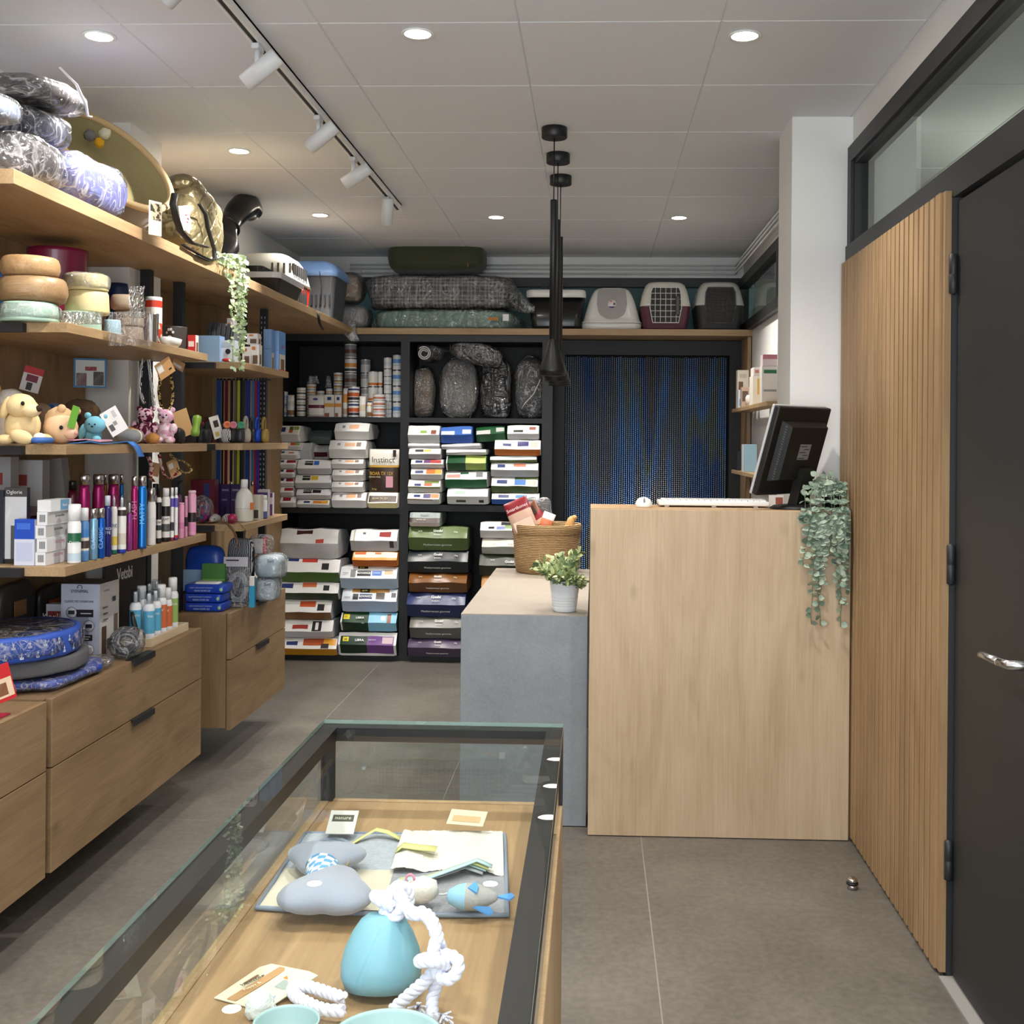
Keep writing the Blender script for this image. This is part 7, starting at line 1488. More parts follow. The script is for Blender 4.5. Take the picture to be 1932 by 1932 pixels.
# ---------------------------------------------------------------- on the far cabinet
WBL = (28, 66, 180)
for k, (vt, vb) in enumerate([(1138, 1157), (1120, 1138), (1103, 1120)]):
    Y = 4.84; u0, u1 = 346, 420
    x0, x1 = at(u0, vb, Y=Y).x, at(u1, vb, Y=Y).x + (.0, -.006, .008)[k]; h = .0385; z0 = CT + k * (h + .001)
    t = thing('wipes_pack', ((x0 + x1) / 2, Y + .07, z0), 'blue pack of pet wipes with white lettering, %s of three' % ['bottom', 'middle', 'top'][k], 'pack', 'blue packs of pet wipes')
    b = MB(); blob(b, ((x0 + x1) / 2, Y + .065, z0 + h / 2), (x1 - x0) / 2, .065, h / 2, .22, .2, .015, 20, 36, 14, m=col(WBL, .3, bump=.15, bscale=30), fine=.01); o = b.build('packet', t)
    if k == 2: b = MB(); stack(b, ((x0 + x1) / 2, Y + .06, z0 + h + .0005), [(0, .055, .035, .015), (.006, .05, .03, .012)], col((232, 234, 238), .4)); b.build('lid', t)
    for s, a, bb, sz_ in (('PET BATH WIPES', .46, .34, .0095), ('CLEANING CONDITIONING WIPES', .44, .66, .0064)):
        text(s, sz_, col((206, 220, 244), .5), t, facing((x0 + (x1 - x0) * a, Y - .0012, z0 + h * bb), (0, -1, 0), (0, 0, -1)), depth=.0003)
    b = MB(); b.ball((x1 - .016, Y + .001, z0 + h * .45), .008, .002, .008, col((150, 200, 150), .5), 10, 6); b.build('round_logo', t)
p = at(378, 1100, Y=4.99); t = thing('litter_bag', (p.x, 5.02, CT), 'blue and white plastic sack standing behind the wipes', 'bag')
zt7 = at(378, 1032, Y=5.0).z
b = MB(); blob(b, (p.x, 5.06, (CT + zt7) / 2), .085, .05, (zt7 - CT) / 2, .4, .45, .06, 10, m=col((24, 70, 170), .3, bump=.35, bscale=18)); settle(b.build('bag_body', t), CT)
x0, x1 = at(339, 1090, Y=5.0).x, at(380, 1090, Y=5.0).x
b = MB(); b.box(x0, x1, 5.0, 5.003, at(0, 1110, Y=5.0).z, at(0, 1070, Y=5.0).z, col((150, 180, 214), .5)); b.build('printed_label', t)
carton('treat_carton', 'green carton with a dog picture between the sack and the coil', 'carton', 381, 424, 1064, 1112, 5.0 - .012 - .03, .03, ((70, 124, 54), (60, 106, 46), (110, 150, 80)), [('F', .4, .62, .2, .6, (226, 214, 206)), ('F', .46, .56, .26, .5, (120, 50, 44)), ('F', .0, 1., .62, .66, (120, 170, 80))], z=CT)
x0 = at(440, 1100, Y=4.99)
t = thing('cable_pack', (x0.x, 4.99, CT), 'coiled grey tie-out cable in a clear hanging pack', 'pack')
b = MB(); c0 = at(448, 1108, Y=4.985)
for k in range(4): b.tube([(c0.x + (.03 + .005 * k) * math.cos(2 * PI * i / 24), 4.985 + .003 * k, c0.z + (.048 + .006 * k) * math.sin(2 * PI * i / 24)) for i in range(25)], .003, col((176, 178, 182), .35), 6)
b.build('cable_coil', t)
q0, q1 = at(422, 1130, Y=4.98), at(468, 1050, Y=4.98)
b = MB(); b.box(q0.x, q1.x, 4.975, 4.979, q1.z - .045, q1.z - .002, col((196, 192, 200), .5)); cd_ = b.build('header_card', t)
b = MB(); b.box(q0.x + .012, q1.x - .04, 4.973, 4.9745, q1.z - .02, q1.z - .014, col((40, 40, 46), .5)); b.build('euro_slot', cd_)
b = MB(); blob(b, ((q0.x + q1.x) / 2, 4.99, (CT + q1.z) / 2), (q1.x - q0.x) / 2 + .004, .014, (q1.z - CT) / 2, .3, .4, .05, 16, m=film(28, 1., .05)); settle(b.build('plastic_wrap', t), CT)
p = at(448, 1080, Y=5.10); zt8 = at(448, 1015, Y=5.1).z
t = thing('litter_bag', (p.x, 5.12, CT), 'black and silver striped sack behind the cable pack', 'bag')
b = MB(); blob(b, (p.x, 5.15, (CT + zt8) / 2), .06, .03, (zt8 - CT) / 2, .4, .45, .05, 10, m=check((16, 16, 20), (170, 174, 182), 40., kind='zebra')); settle(b.build('bag_body', t), CT)
carton('toy_carton', 'small bright teal card pack at the cabinet edge', 'carton', 470, 480, 1088, 1132, 4.99, .02, ((40, 150, 190), (30, 120, 160), (220, 220, 220)), [('F', 0, 1, .7, 1, (226, 214, 206))], z=CT)
for k, (c_, r, lb) in enumerate([((505, 1110, 5.22), (.05, .06, .052), 'lower pale blue bag of puppy pads at the far cabinet end'), ((511, 1060, 5.22), (.06, .065, .052), 'upper pale blue bag of puppy pads at the far cabinet end')]):
    q = at(c_[0], c_[1], Y=c_[2]); z = CT + .053 + k * .107
    t = wrapped('pads_bag', lb, 'bag', (q.x, q.y, z), r, col((196, 216, 228), .6, bump=.3, bscale=25), film(24, 1., .12), e=.5, amp=.08, zmin=CT if k == 0 else CT + .108, sd=20 + k, inner='pads', grow=1.04)
    text('Sani', .02, col((60, 70, 80), .5), t, facing((q.x + .02, q.y - r[1] - .011, z + .03)), depth=.0003)
q = at(494, 1020, Y=5.22); t = thing('toy_pack', (q.x, 5.24, CT + .216), 'red and white clear pack on the pale blue pad bags', 'pack')
b = MB(); b.box(q.x - .045, q.x + .01, 5.20, 5.23, CT + .217, CT + .285, col((222, 216, 214), .5)); b.build('card', t)
b = MB(); b.box(q.x + .0105, q.x + .022, 5.199, 5.231, CT + .217, CT + .292, col((190, 40, 50), .5)); b.build('red_edge', t)
b = MB(); blob(b, (q.x + .0, 5.215, CT + .262), .055, .035, .044, .5, .6, .1, 20, m=FL3); settle(b.build('plastic_wrap', t), CT + .217)
# ================================================================ counter, desk, pendants
CAP = col((14, 14, 15), .4, spec=.5)
PG = 'black pendant lamps over the desk'
for (u, v), lb in [((1046, 241), 'black cone pendant lamp nearest the camera'), ((1053, 290), 'middle one of the three black cone pendant lamps'), ((1058, 332), 'black cone pendant lamp farthest from the camera')]:
    p = at(u, v, Z=ZC); t = thing('pendant_lamp', p, lb, 'pendant lamp', PG)
    b = MB(); b.lathe([(.049, -.042), (.051, -.040), (.051, -.002), (.050, 0)], CAP, 28, p); b.build('canopy', t)
    b = MB(); b.tube([(p.x, p.y, 2.372), (p.x, p.y, ZC - .042)], .0025, CAP, 6); b.build('cord', t)
    b = MB(); b.lathe([(.0125, 2.374), (.0138, 2.370), (.0138, 1.80)], CAP, 16, (p.x, p.y, 0)); b.build('tube', t)
    b = MB(); b.lathe([(.048, 1.679), (.0525, 1.677), (.0535, 1.70), (.016, 1.815), (.0138, 1.82)], CAP, 28, (p.x, p.y, 0), caps=False); b.build('cone_shade', t)
    b = MB(); b.lathe([(.044, 1.688), (.0001, 1.6885)], emit((255, 240, 222), 6.), 20, (p.x, p.y, 0), caps=False); b.build('lamp_disc', t)
    light('pendant_beam', 'SPOT', (p.x, p.y, 1.67), 9, WARM, spot_size=1.9, spot_blend=.8, shadow_soft_size=.03)
# woven basket
ZD = .7785
mt, nt, out = nodes('woven_straw'); p_ = pbsdf(nt, out, .7, 0, .3); tc = N(nt, 'ShaderNodeTexCoord')
w1 = N(nt, 'ShaderNodeTexWave', i_Scale=38., i_Distortion=1.2, i_Detail=1.); w1.bands_direction = 'Z'; nt.links.new(tc.outputs['Object'], w1.inputs['Vector'])
w2 = N(nt, 'ShaderNodeTexNoise', i_Scale=55., i_Detail=2.); nt.links.new(tc.outputs['Object'], w2.inputs['Vector'])
mx = N(nt, 'ShaderNodeMath', operation='MULTIPLY_ADD'); nt.links.new(w2.outputs['Fac'], mx.inputs[0]); mx.inputs[1].default_value = .7; nt.links.new(w1.outputs['Fac'], mx.inputs[2])
r = ramp(nt, [(.1, lin((116, 84, 50))), (.6, lin((172, 136, 92))), (1.1 if False else 1., lin((200, 166, 120)))]); nt.links.new(mx.outputs[0], r.inputs[0]); nt.links.new(r.outputs[0], p_.inputs['Base Color'])
bp = N(nt, 'ShaderNodeBump', i_Strength=.9, i_Distance=.006); nt.links.new(mx.outputs[0], bp.inputs['Height']); nt.links.new(bp.outputs[0], p_.inputs['Normal']); STRAW = mt
bc = at(1028, 1086, Z=ZD); bc = Vector((bc.x, 5.53, ZD)); R1 = 66 * 5.50 / F
t = thing('woven_basket', bc, 'round woven straw basket of dog treats on the grey desk', 'basket')
hb = 1.42 - (989 - 830) * 5.45 / F - ZD
b = MB(); b.lathe([(.001, .004), (R1 * .84, 0), (R1 * .88, .006), (R1 * .93, hb * .35), (R1 * .965, hb * .79), (R1 * .955, hb * .81)], STRAW, 48, bc, caps=False); b.build('body', t)
b = MB(); b.lathe([(R1 * .97, hb * .80), (R1, hb * .83), (R1 * 1.0, hb * .97), (R1 * .985, hb), (R1 * .95, hb), (R1 * .93, hb * .8), (R1 * .85, hb * .3), (R1 * .8, .01)], STRAW, 48, bc, caps=False); b.build('rim', t)
def flatbag(name, label, cat, u, v, Y, w, h, c1, c2, rot, tx=None, marks=()):
    q = at(u, v, Y=Y); M = Matrix.Translation(q) @ Matrix.Rotation(rot, 4, 'Y') @ Matrix.Rotation(-.25, 4, 'X')
    b = MB(); rows = []; n = 16; ks = [0, .06, .3, .6, .92, 1.]
    for f in ks:
        tk = .003 + .016 * math.sin(PI * f); rows.append([M @ Vector((max(-1, min(1, 1.3 * math.cos(2 * PI * i / n))) * w / 2, tk * math.sin(2 * PI * i / n), -h / 2 + h * f)) for i in range(n)])
    b.loft(rows, None, True, True, True, mats=[col(c2, .3), col(c2, .3), col(c2, .3), col(c1, .3), col(c1, .3)]); o = b.build(name); tag(o, label, cat)
    for a0, a1, b0, b1, c in marks:
        b = MB(); b.box(-w / 2 + w * a0, -w / 2 + w * a1, -.0215, -.0205, -h / 2 + h * b0, -h / 2 + h * b1, col(c, .4), M=M); b.build('printed_patch', o)
    if tx: text(tx, w * .19, col((236, 226, 224), .4), o, M @ facing((0, -.0218, h * .22)))
    return o
flatbag('treat_pouch', 'dark red treat pouch with white lettering leaning out of the basket', 'pouch', 982, 972, 5.47, .12, .16, (140, 34, 44), (206, 170, 150), -.42, 'Smartbones', [(.1, .9, .0, .32, (222, 196, 176))])
flatbag('treat_pouch', 'brown and red treat pouch with a dog picture in the basket', 'pouch', 1006, 978, 5.53, .11, .15, (120, 66, 40), (150, 30, 36), -.6, None, [(.2, .8, .55, .85, (60, 40, 30)), (.15, .85, .2, .35, (226, 190, 160))])
flatbag('treat_pouch', 'small white and orange treat packet in the basket', 'pouch', 1032, 984, 5.49, .06, .09, (228, 224, 222), (220, 130, 90), .35)
q = at(1014, 972, Y=5.62); b = MB(); blob(b, q, .075, .03, .09, .6, .6, .12, 18, m=film(24, 1., .2), fine=.05); tag(b.build('plastic_bag'), 'clear plastic bag sticking up at the back of the basket', 'plastic bag')
q = at(1077, 984, Y=5.53); b = MB(); Mx = Matrix.Translation(q) @ Matrix.Rotation(.25, 4, 'Y'); b.lathe([(.004, -.07), (.022, -.065), (.026, -.03), (.020, 0), (.018, .012), (.008, .026)], col((212, 166, 104), .6, bump=.3, bscale=40), 14, M=Mx); b.ball(Mx @ Vector((.012, 0, .022)), .014, m=col((212, 166, 104), .6, bump=.3, bscale=40), seg=12, ring=8); tag(b.build('chew_bone'), 'tan chew bone sticking out of the basket at its right', 'dog treat')
# potted plant on the desk
pp = at(1064, 1158, Z=ZD); pp = Vector((pp.x, 4.262, ZD)); hp = .116
POT = col((230, 235, 242), .35, coat=.2)
t = thing('potted_plant', pp, 'small leafy artificial plant in a ribbed white pot on the grey desk', 'plant')
prof = [(.001, 0), (.042, 0), (.0435, .003)]
for k in range(5): z = .012 + k * .010; prof += [(.0440 + z * .115, z), (.0452 + z * .115, z + .004), (.0440 + z * .115, z + .0085)]
prof += [(.0525, .075), (.0562, hp - .004), (.0568, hp), (.0535, hp), (.051, hp - .02), (.001, hp - .02)]
b = MB(); b.lathe(prof, POT, 32, pp, caps=False); b.build('pot', t)
r_ = random.Random(5); bs, bl_ = MB(), MB(); LV = [col((136, 154, 106), .55, var=.15, vscale=80), col((166, 178, 126), .55), col((112, 134, 94), .55), col((186, 194, 142), .55)]
top = pp + Vector((0, 0, hp - .02))
for k in range(64):
    a = k * 2.4; e = .12 + 1.1 * ((k * .618) % 1); ln = r_.uniform(.075, .13) * (1 if e > .5 else .9)
    d_ = Vector((math.cos(a) * math.cos(e), math.sin(a) * math.cos(e), math.sin(e))); st_ = top + Vector((d_.x, d_.y, 0)) * .012
    pts = [st_, st_ + d_ * ln * .5 + Vector((0, 0, .012)), st_ + d_ * ln + Vector((0, 0, .002))]; bs.tube(pts, .0012, col((100, 116, 70), .6), 4)
    for f in (.3, .5, .68, .84, 1.):
        q = pts[0].lerp(pts[1], f * 2) if f < .5 else pts[1].lerp(pts[2], f * 2 - 1)
        for s in range(2): q.x = min(q.x, -.056); leaf(bl_, q, d_ + rv(r_) * .9, Vector((0, -.3, 1)) + rv(r_) * .7, r_.uniform(.026, .038), r_.uniform(.0075, .0105), LV[r_.randrange(4)])
bs.build('stems', t); bl_.build('leaves', t, fixn=False)
# mouse and keyboard
KW = col((236, 236, 234), .4); zc = ZT + .0006
q = at(1212, 953, Z=zc); t = thing('computer_mouse', (q.x, 4.17, zc), 'white computer mouse on the counter edge', 'computer mouse')
b = MB(); blob(b, (q.x, 4.17, zc + .006), .031, .05, .030, .9, .8, 0, 1, 24, 14, m=KW); settle(b.build('shell', t), zc)
b = MB(); b.box(q.x - .0008, q.x + .0008, 4.118, 4.15, zc + .017, zc + .0345, col((120, 120, 120), .5)); b.build('button_seam', t)
b = MB(); b.lathe([(.006, -.003), (.006, .003)], col((150, 150, 152), .5), 12, M=Matrix.Translation((q.x, 4.128, zc + .024)) @ Matrix.Rotation(PI / 2, 4, 'Y')); b.build('scroll_wheel', t)
a0, a1 = at(1243, 950, Y=4.19).x, at(1452, 950, Y=4.19).x
t = thing('keyboard', ((a0 + a1) / 2, 4.2, zc), 'white computer keyboard lying on the oak counter', 'keyboard')
b = MB(); b.box(a0, a1, 4.185, 4.325, zc + .005, zc + .022, KW, .004, seg=2)
for x in (a0 + .03, (a0 + a1) / 2, a1 - .05): b.box(x - .008, x + .008, 4.195, 4.21, zc, zc + .0052, KW)
b.build('case', t); b = MB(); n = 17
for i in range(n):
    for j in range(5):
        x = a0 + .012 + (a1 - a0 - .024) * i / n; b.box(x + .001, x + (a1 - a0 - .024) / n - .001, 4.196 + j * .0235, 4.196 + j * .0235 + .0205, zc + .0222, zc + .0275, KW)
b.build('keys', t)
# monitor seen from behind
MON = col((26, 25, 25), .5, bump=.04, bscale=300); mc = Vector((.735, 4.165, zc))
t = thing('computer_monitor', mc, 'black computer monitor seen from behind, turned away on the counter', 'monitor')
b = MB(); b.lathe([(.105, 0), (.108, .003), (.09, .012), (.05, .016), (.001, .016)], MON, 32, M=Matrix.Translation(mc) @ Matrix.Diagonal((.88, .8, 1, 1)), caps=False); b.build('base', t)
psi = .80; R_m = Matrix.Translation(mc + Vector((.008, 0, .0))) @ Matrix.Rotation(psi, 4, 'Z')
b = MB(); b.loft([[R_m @ Vector((x, y, .012)) for x, y in ((-.04, -.022), (.04, -.022), (.04, .018), (-.04, .018))], [R_m @ Vector((x, y, .15)) for x, y in ((-.032, -.05), (.032, -.05), (.032, -.015), (-.032, -.015))]], MON, True, False); b.build('neck', t)
Mm = Matrix.Translation(mc + Vector((-.018, -.03, .212))) @ Matrix.Rotation(psi, 4, 'Z') @ Matrix.Rotation(.30, 4, 'X') @ Matrix.Diagonal((.8, 1, 1, 1))
b = MB(); b.box(-.205, .205, -.012, .012, -.165, .165, MON, .006, M=Mm, seg=2); b.build('housing', t)
b = MB(); b.box(-.206, .206, .0122, .022, -.166, .166, col((196, 196, 198), .35), .003, M=Mm); b.build('bezel', t)
b = MB(); b.box(-.195, .195, .0222, .0226, -.15, .155, col((10, 10, 14), .15), M=Mm); b.build('screen', t)
b = MB(); b.loft([[Mm @ Vector((x, -.0125, z)) for x, z in ((-.16, -.11), (.17, -.11), (.17, .115), (-.16, .115))], [Mm @ Vector((x, -.045, z)) for x, z in ((-.13, -.095), (.15, -.095), (.15, .10), (-.13, .10))]], MON, True, False); b.build('rear_cover', t)
b = MB()
for k in range(22): z = .098 - k * .0092; Mv = Mm @ Matrix.Translation((-.152, -.030, z)) @ Matrix.Rotation(.83, 4, 'Z'); b.box(-.011, .011, -.0012, .0012, -.0022, .0022, col((92, 92, 92), .5), M=Mv)
b.build('vent_slots', t)
b = MB(); b.box(-.035, .05, -.0462, -.0455, -.02, .038, col((150, 150, 150), .5), M=Mm); s_ = b.build('rating_label', t)
b = MB()
for k in range(5): b.box(-.03 + (k % 2) * .03, .02 + (k % 2) * .02, -.0466, -.0463, .028 - k * .011, .031 - k * .011, col((50, 50, 50), .5), M=Mm)
b.build('print_lines', s_)
q = at(1465, 941, Y=4.31); b = MB(); b.box(q.x - .03, q.x + .025, 4.30, 4.305, zc, zc + .042, col((230, 226, 220), .5)); o = b.build('photo_card'); tag(o, 'small white card with a food picture standing behind the monitor', 'card')
b = MB(); b.box(q.x - .005, q.x + .022, 4.298, 4.2995, zc + .008, zc + .034, col((150, 80, 60), .5)); b.build('picture', o)
# trailing eucalyptus
pe = Vector((.868, 4.17, zc)); t = thing('trailing_plant', pe, 'sage green trailing eucalyptus in a dark pot at the counter end', 'plant')
b = MB(); b.lathe([(.001, 0), (.032, 0), (.040, .07), (.036, .07), (.032, .055), (.001, .055)], col((24, 26, 32), .5), 24, pe, caps=False); b.build('pot', t)
EU = [col((142, 162, 146), .55, var=.1, vscale=70), col((164, 180, 160), .55), col((120, 144, 126), .55), col((176, 192, 168), .55)]
r_ = random.Random(21); bs, bl_ = MB(), MB()
def rleaf(q, d_): leaf(bl_, q, d_, rv(r_) * .8 + Vector((-.1, -.8, .3)), r_.uniform(.020, .028), r_.uniform(.0085, .0125), EU[r_.randrange(4)], .08)
for uu, vb, du in [(1530, 1068, -14), (1538, 1180, 10), (1548, 1100, -4), (1556, 1130, -8), (1575, 1105, 8), (1586, 1182, 2), (1590, 1140, -4), (1600, 1120, 4), (1606, 1075, 2), (1570, 1050, -6), (1520, 985, -6), (1545, 1178, -14)]:
    X = at(uu, 960, Y=4.05).x; X = min(X, .905); zb = at(uu, vb, Y=4.05).z; dx = du * 4.05 / F
    pts = [pe + Vector((r_.uniform(-.02, .02), r_.uniform(-.02, .01), .06)), Vector(((X + pe.x) / 2, 4.12, zc + .10 + r_.uniform(-.02, .02))), Vector((X, 4.066, zc + .05)), Vector((X, 4.052, zc - .01))]
    m_ = 9
    for i in range(1, m_ + 1): pts.append(Vector((min(.905, X + dx * i / m_ + r_.uniform(-.004, .004)), 4.048 + r_.uniform(-.006, .004), zc - .01 + (zb - zc + .01) * i / m_)))
    bs.tube(pts, .0014, col((116, 136, 108), .6), 4)
    for i in range(1, len(pts)):
        for f in (.25, .75):
            q = pts[i - 1].lerp(pts[i], f)
            for s in ((-1, 1) if i < 9 else (1 if (i + int(f * 2)) % 2 else -1,)):
                d_ = Vector((s * .9, -.45 + r_.uniform(-.3, .1), r_.uniform(-.5, .3)))
                if q.x > .895: d_.x = -abs(d_.x) * .6
                rleaf(q, d_)
for k in range(44):
    a = r_.uniform(0, 2 * PI); q = pe + Vector((.05 * math.cos(a) * r_.random() - .025, .055 * math.sin(a) * r_.random() - .03, .05 + r_.uniform(0, .075))); q.x = min(q.x, .893); rleaf(q, Vector((-.2, -.3, .3)) + rv(r_))
for k in range(8): u = 1514 + k * 5; q = at(u, 915 + 20 * r_.random(), Y=4.10); rleaf(q, rv(r_) + Vector((-.4, -.3, 0)))
bs.build('stems', t); bl_.build('leaves', t, fixn=False)
# medicine boxes on the narrow shelf
zq1 = at(1385, 772, Y=7.18).z + .0008; zq2 = at(1385, 886, Y=7.18).z + .0008
MBX = 'small medicine boxes on the narrow wall shelf'
def mbox(label, x0, x1, y0, dep, z0, h, c, mk=()):
    x0 = max(x0, .872)
    b = MB(); b.box(x0, x1, y0, y0 + dep, z0, z0 + h, col(c, .5), .0008); o = b.build('medicine_box'); tag(o, label, 'box', MBX)
    for a0, a1, b0, b1, mc in mk:
        b = MB(); w = x1 - x0; b.box(x0 + w * a0, x0 + w * a1, y0 - .0012, y0 - .0004, z0 + h * b0, z0 + h * b1, col(mc, .5)); b.build('printed_patch', o)
mbox('tall cream medicine box at the far end of the narrow shelf', .885, .955, 7.08, .07, zq1, .24, (226, 216, 196), [(.1, .5, .3, .7, (110, 80, 60)), (.2, .8, .8, .9, (200, 190, 170))])
mbox('blue and white box before the tall cream one', .872, .94, 6.93, .06, zq1, .11, (206, 212, 220), [(.1, .9, .1, .5, (110, 150, 190))])
mbox('brown printed box before the blue and white one', .872, .92, 6.78, .05, zq1, .12, (176, 150, 130), [(.1, .8, .3, .8, (90, 70, 60))])
mbox('large yellow and white box in the middle of the narrow shelf', .872, .955, 6.3, .14, zq1, .16, (230, 224, 212), [(.3, 1., .35, .9, (222, 176, 76)), (.6, 1., .05, .25, (70, 90, 160))])
mbox('white box lying on the yellow and white box', .876, .95, 6.3, .12, zq1 + .161, .045, (224, 220, 214), [(.1, .4, .3, .7, (190, 120, 110))])
mbox('white box with green stripe at the near end of the narrow shelf', .872, .955, 5.95, .09, zq1, .19, (226, 222, 216), [(.1, .9, .8, .9, (40, 110, 70)), (.1, .9, .3, .36, (150, 150, 150))])
mbox('pink topped white box above the others at the near end', .875, .95, 5.95, .085, zq1 + .191, .06, (220, 206, 206), [(0, 1, .6, 1, (190, 120, 130))])
q = at(1402, 726, Y=6.72); b = MB(); b.lathe([(.024, 0), (.026, .05), (.018, .066)], col((216, 212, 204), .3), 16, (.90, 6.62, zq1)); tag(b.build('pill_jar'), 'round white jar between the boxes on the narrow shelf', 'jar')
mbox('plain black box on the lower narrow shelf', .872, .955, 6.95, .16, zq2, .115, (30, 30, 32))
for k in range(3): mbox('%s slim folder standing on the lower narrow shelf' % ['pale blue', 'white', 'light grey'][k], .876, .95, 6.66 + k * .05, .03, zq2, .16, [(150, 186, 206), (226, 226, 224), (190, 194, 198)][k])
# door stop
q = at(1610, 1680, Z=0); t = thing('door_stop', (q.x, q.y, 0), 'round steel door stop with a black rubber ring on the floor', 'door stop')
b = MB(); b.lathe([(.001, 0), (.016, 0), (.0165, .012), (.014, .013)], STEEL, 20, (q.x, q.y + .015, .0005), caps=False); b.lathe([(.014, .0205), (.0165, .022), (.0165, .030), (.013, .033), (.001, .0335)], STEEL, 20, (q.x, q.y + .015, .0005), caps=False); b.build('steel_body', t)
b = MB(); b.lathe([(.014, .0132), (.0188, .014), (.0188, .020), (.014, .0204)], col((16, 16, 16), .6), 20, (q.x, q.y + .015, .0005), caps=False); b.build('rubber_ring', t)
# ================================================================ glass display case in the foreground
ZG, ZF = .805, .635
ga, gb_ = at(612, 1357, Z=ZG), at(1063, 1366, Z=ZG); GX0, GX1, GY1, GY0 = ga.x, gb_.x, (ga.y + gb_.y) / 2, .98
t = thing('display_case', ((GX0 + GX1) / 2, 1.7, 0), 'low oak display case with black frame and glass top in the foreground', 'display case')
CW = wood((172, 143, 106), (144, 115, 80), 'Y', .45); BF = col((17, 17, 18), .5)
b = MB(); b.box(GX1 - .018, GX1, GY0, GY1 - .004, .02, ZF, WOODZ, .001); b.build('side_panel', t)
b = MB(); b.box(GX0, GX0 + .018, GY0, GY1 - .004, .02, ZF, WOODZ, .001); b.build('side_panel', t)
b = MB(); b.box(GX0 + .019, GX1 - .019, GY1 - .022, GY1 - .004, .02, ZF, WOODZ); b.build('rear_panel', t)
b = MB(); b.box(GX0 + .019, GX1 - .019, GY0, GY0 + .018, .02, ZF, WOODZ); b.build('front_panel', t)
b = MB(); b.box(GX0 + .019, GX1 - .019, GY0 + .019, GY1 - .023, ZF - .02, ZF - .001, CW); b.build('display_floor', t)
b = MB(); b.box(GX0 + .02, GX1 - .02, GY0 + .02, GY1 - .03, 0, .06, BLACK); b.build('plinth', t)
b = MB(); rw, zr0, zr1 = .036, .768, .7965
for x in (GX0, GX1 - rw): b.box(x, x + rw, GY0, GY1, zr0, zr1, BF)
for y in (GY0, GY1 - rw): b.box(GX0 + rw, GX1 - rw, y, y + rw, zr0, zr1, BF)
b.build('top_frame', t)
for x in (GX0, GX1 - .026):
    for y in (GY0, GY1 - .026):
        b = MB(); b.box(x, x + .026, y, y + .026, ZF + .0005, zr0, BF); b.build('corner_post', t)
GE = glass((250, 253, 252), 1.45)
b = MB(); b.box(GX0 + .004, GX0 + .010, GY0 + .026, GY1 - .026, ZF + .001, zr0, GE); b.build('side_glass', t)
b = MB(); b.box(GX1 - .010, GX1 - .004, GY0 + .026, GY1 - .026, ZF + .001, zr0, GE); b.build('side_glass', t)
b = MB(); b.box(GX0 + .026, GX1 - .026, GY1 - .010, GY1 - .004, ZF + .001, zr0, GE); b.build('rear_glass', t)
EDG = col((150, 172, 164), .15, spec=.8)
b = MB(); z0, z1 = zr1 + .0005, ZG; V = [(GX0, GY0), (GX1, GY0), (GX1, GY1), (GX0, GY1)]
b.face([(x, y, z1) for x, y in V], glass((252, 254, 253), 1.5, 0., .0))
b.face([(x, y, z0) for x, y in reversed(V)], glass((254, 255, 254), 1.05))
for i in range(4): a0, a1 = V[i], V[(i + 1) % 4]; b.face([(*a0, z0), (*a1, z0), (*a1, z1), (*a0, z1)], EDG)
b.build('glass_top', t, fixn=False)
ZI = ZF - .0005
# activity mat
def fl(u, v, z=ZI): return at(u, v, Z=z)
TLc, TRc, BRc, BLc = fl(577, 1577), fl(952, 1580), fl(957, 1732), fl(484, 1718)
def mp_(a, c, z=0.): 
    p = (TLc.lerp(TRc, a)).lerp(BLc.lerp(BRc, a), c); p.z = ZI + z; return p
GM = col((160, 168, 178), .95, bump=.5, bscale=140, var=.12, vscale=160); CM = col((196, 190, 172), .95, bump=.3, bscale=160); GM2 = col((142, 144, 150), .95, bump=.5, bscale=140, var=.12, vscale=160)
t = thing('activity_mat', mp_(.5, .5), 'grey and cream patchwork pet activity mat lying in the display case', 'pet mat')
b = MB()
for a0, a1, c0, c1, m_ in ((0, .5, 0, .52, GM), (.5, 1, 0, .52, GM), (0, .5, .52, 1, CM), (.5, 1, .52, 1, GM2)):
    n = 6
    for i in range(n):
        for j in range(n):
            f0, f1 = a0 + (a1 - a0) * i / n, a0 + (a1 - a0) * (i + 1) / n; g0, g1 = c0 + (c1 - c0) * j / n, c0 + (c1 - c0) * (j + 1) / n
            hz = lambda a, c: .004 + .0022 * (1 + noise.noise((a * 5, c * 5, 3)))
            b.face([mp_(f0, g0, hz(f0, g0)), mp_(f0, g1, hz(f0, g1)), mp_(f1, g1, hz(f1, g1)), mp_(f1, g0, hz(f1, g0))], m_, True)
bmesh.ops.remove_doubles(b.bm, verts=b.bm.verts, dist=1e-5); b.build('patchwork', t, fixn=True)
b = MB(); ed = [mp_(i / 12, 0, .005) for i in range(13)] + [mp_(1, i / 8, .005) for i in range(1, 9)] + [mp_(1 - i / 12, 1 + .03 * math.sin(PI * i / 12), .005) for i in range(1, 13)] + [mp_(0, 1 - i / 8, .005) for i in range(1, 9)]
b.tube(ed, .0042, col((128, 140, 156), .9), 8); b.build('piping', t)
FLC = col((216, 213, 205), .98, bump=1., bscale=170)
b = MB(); n = 56; g = []
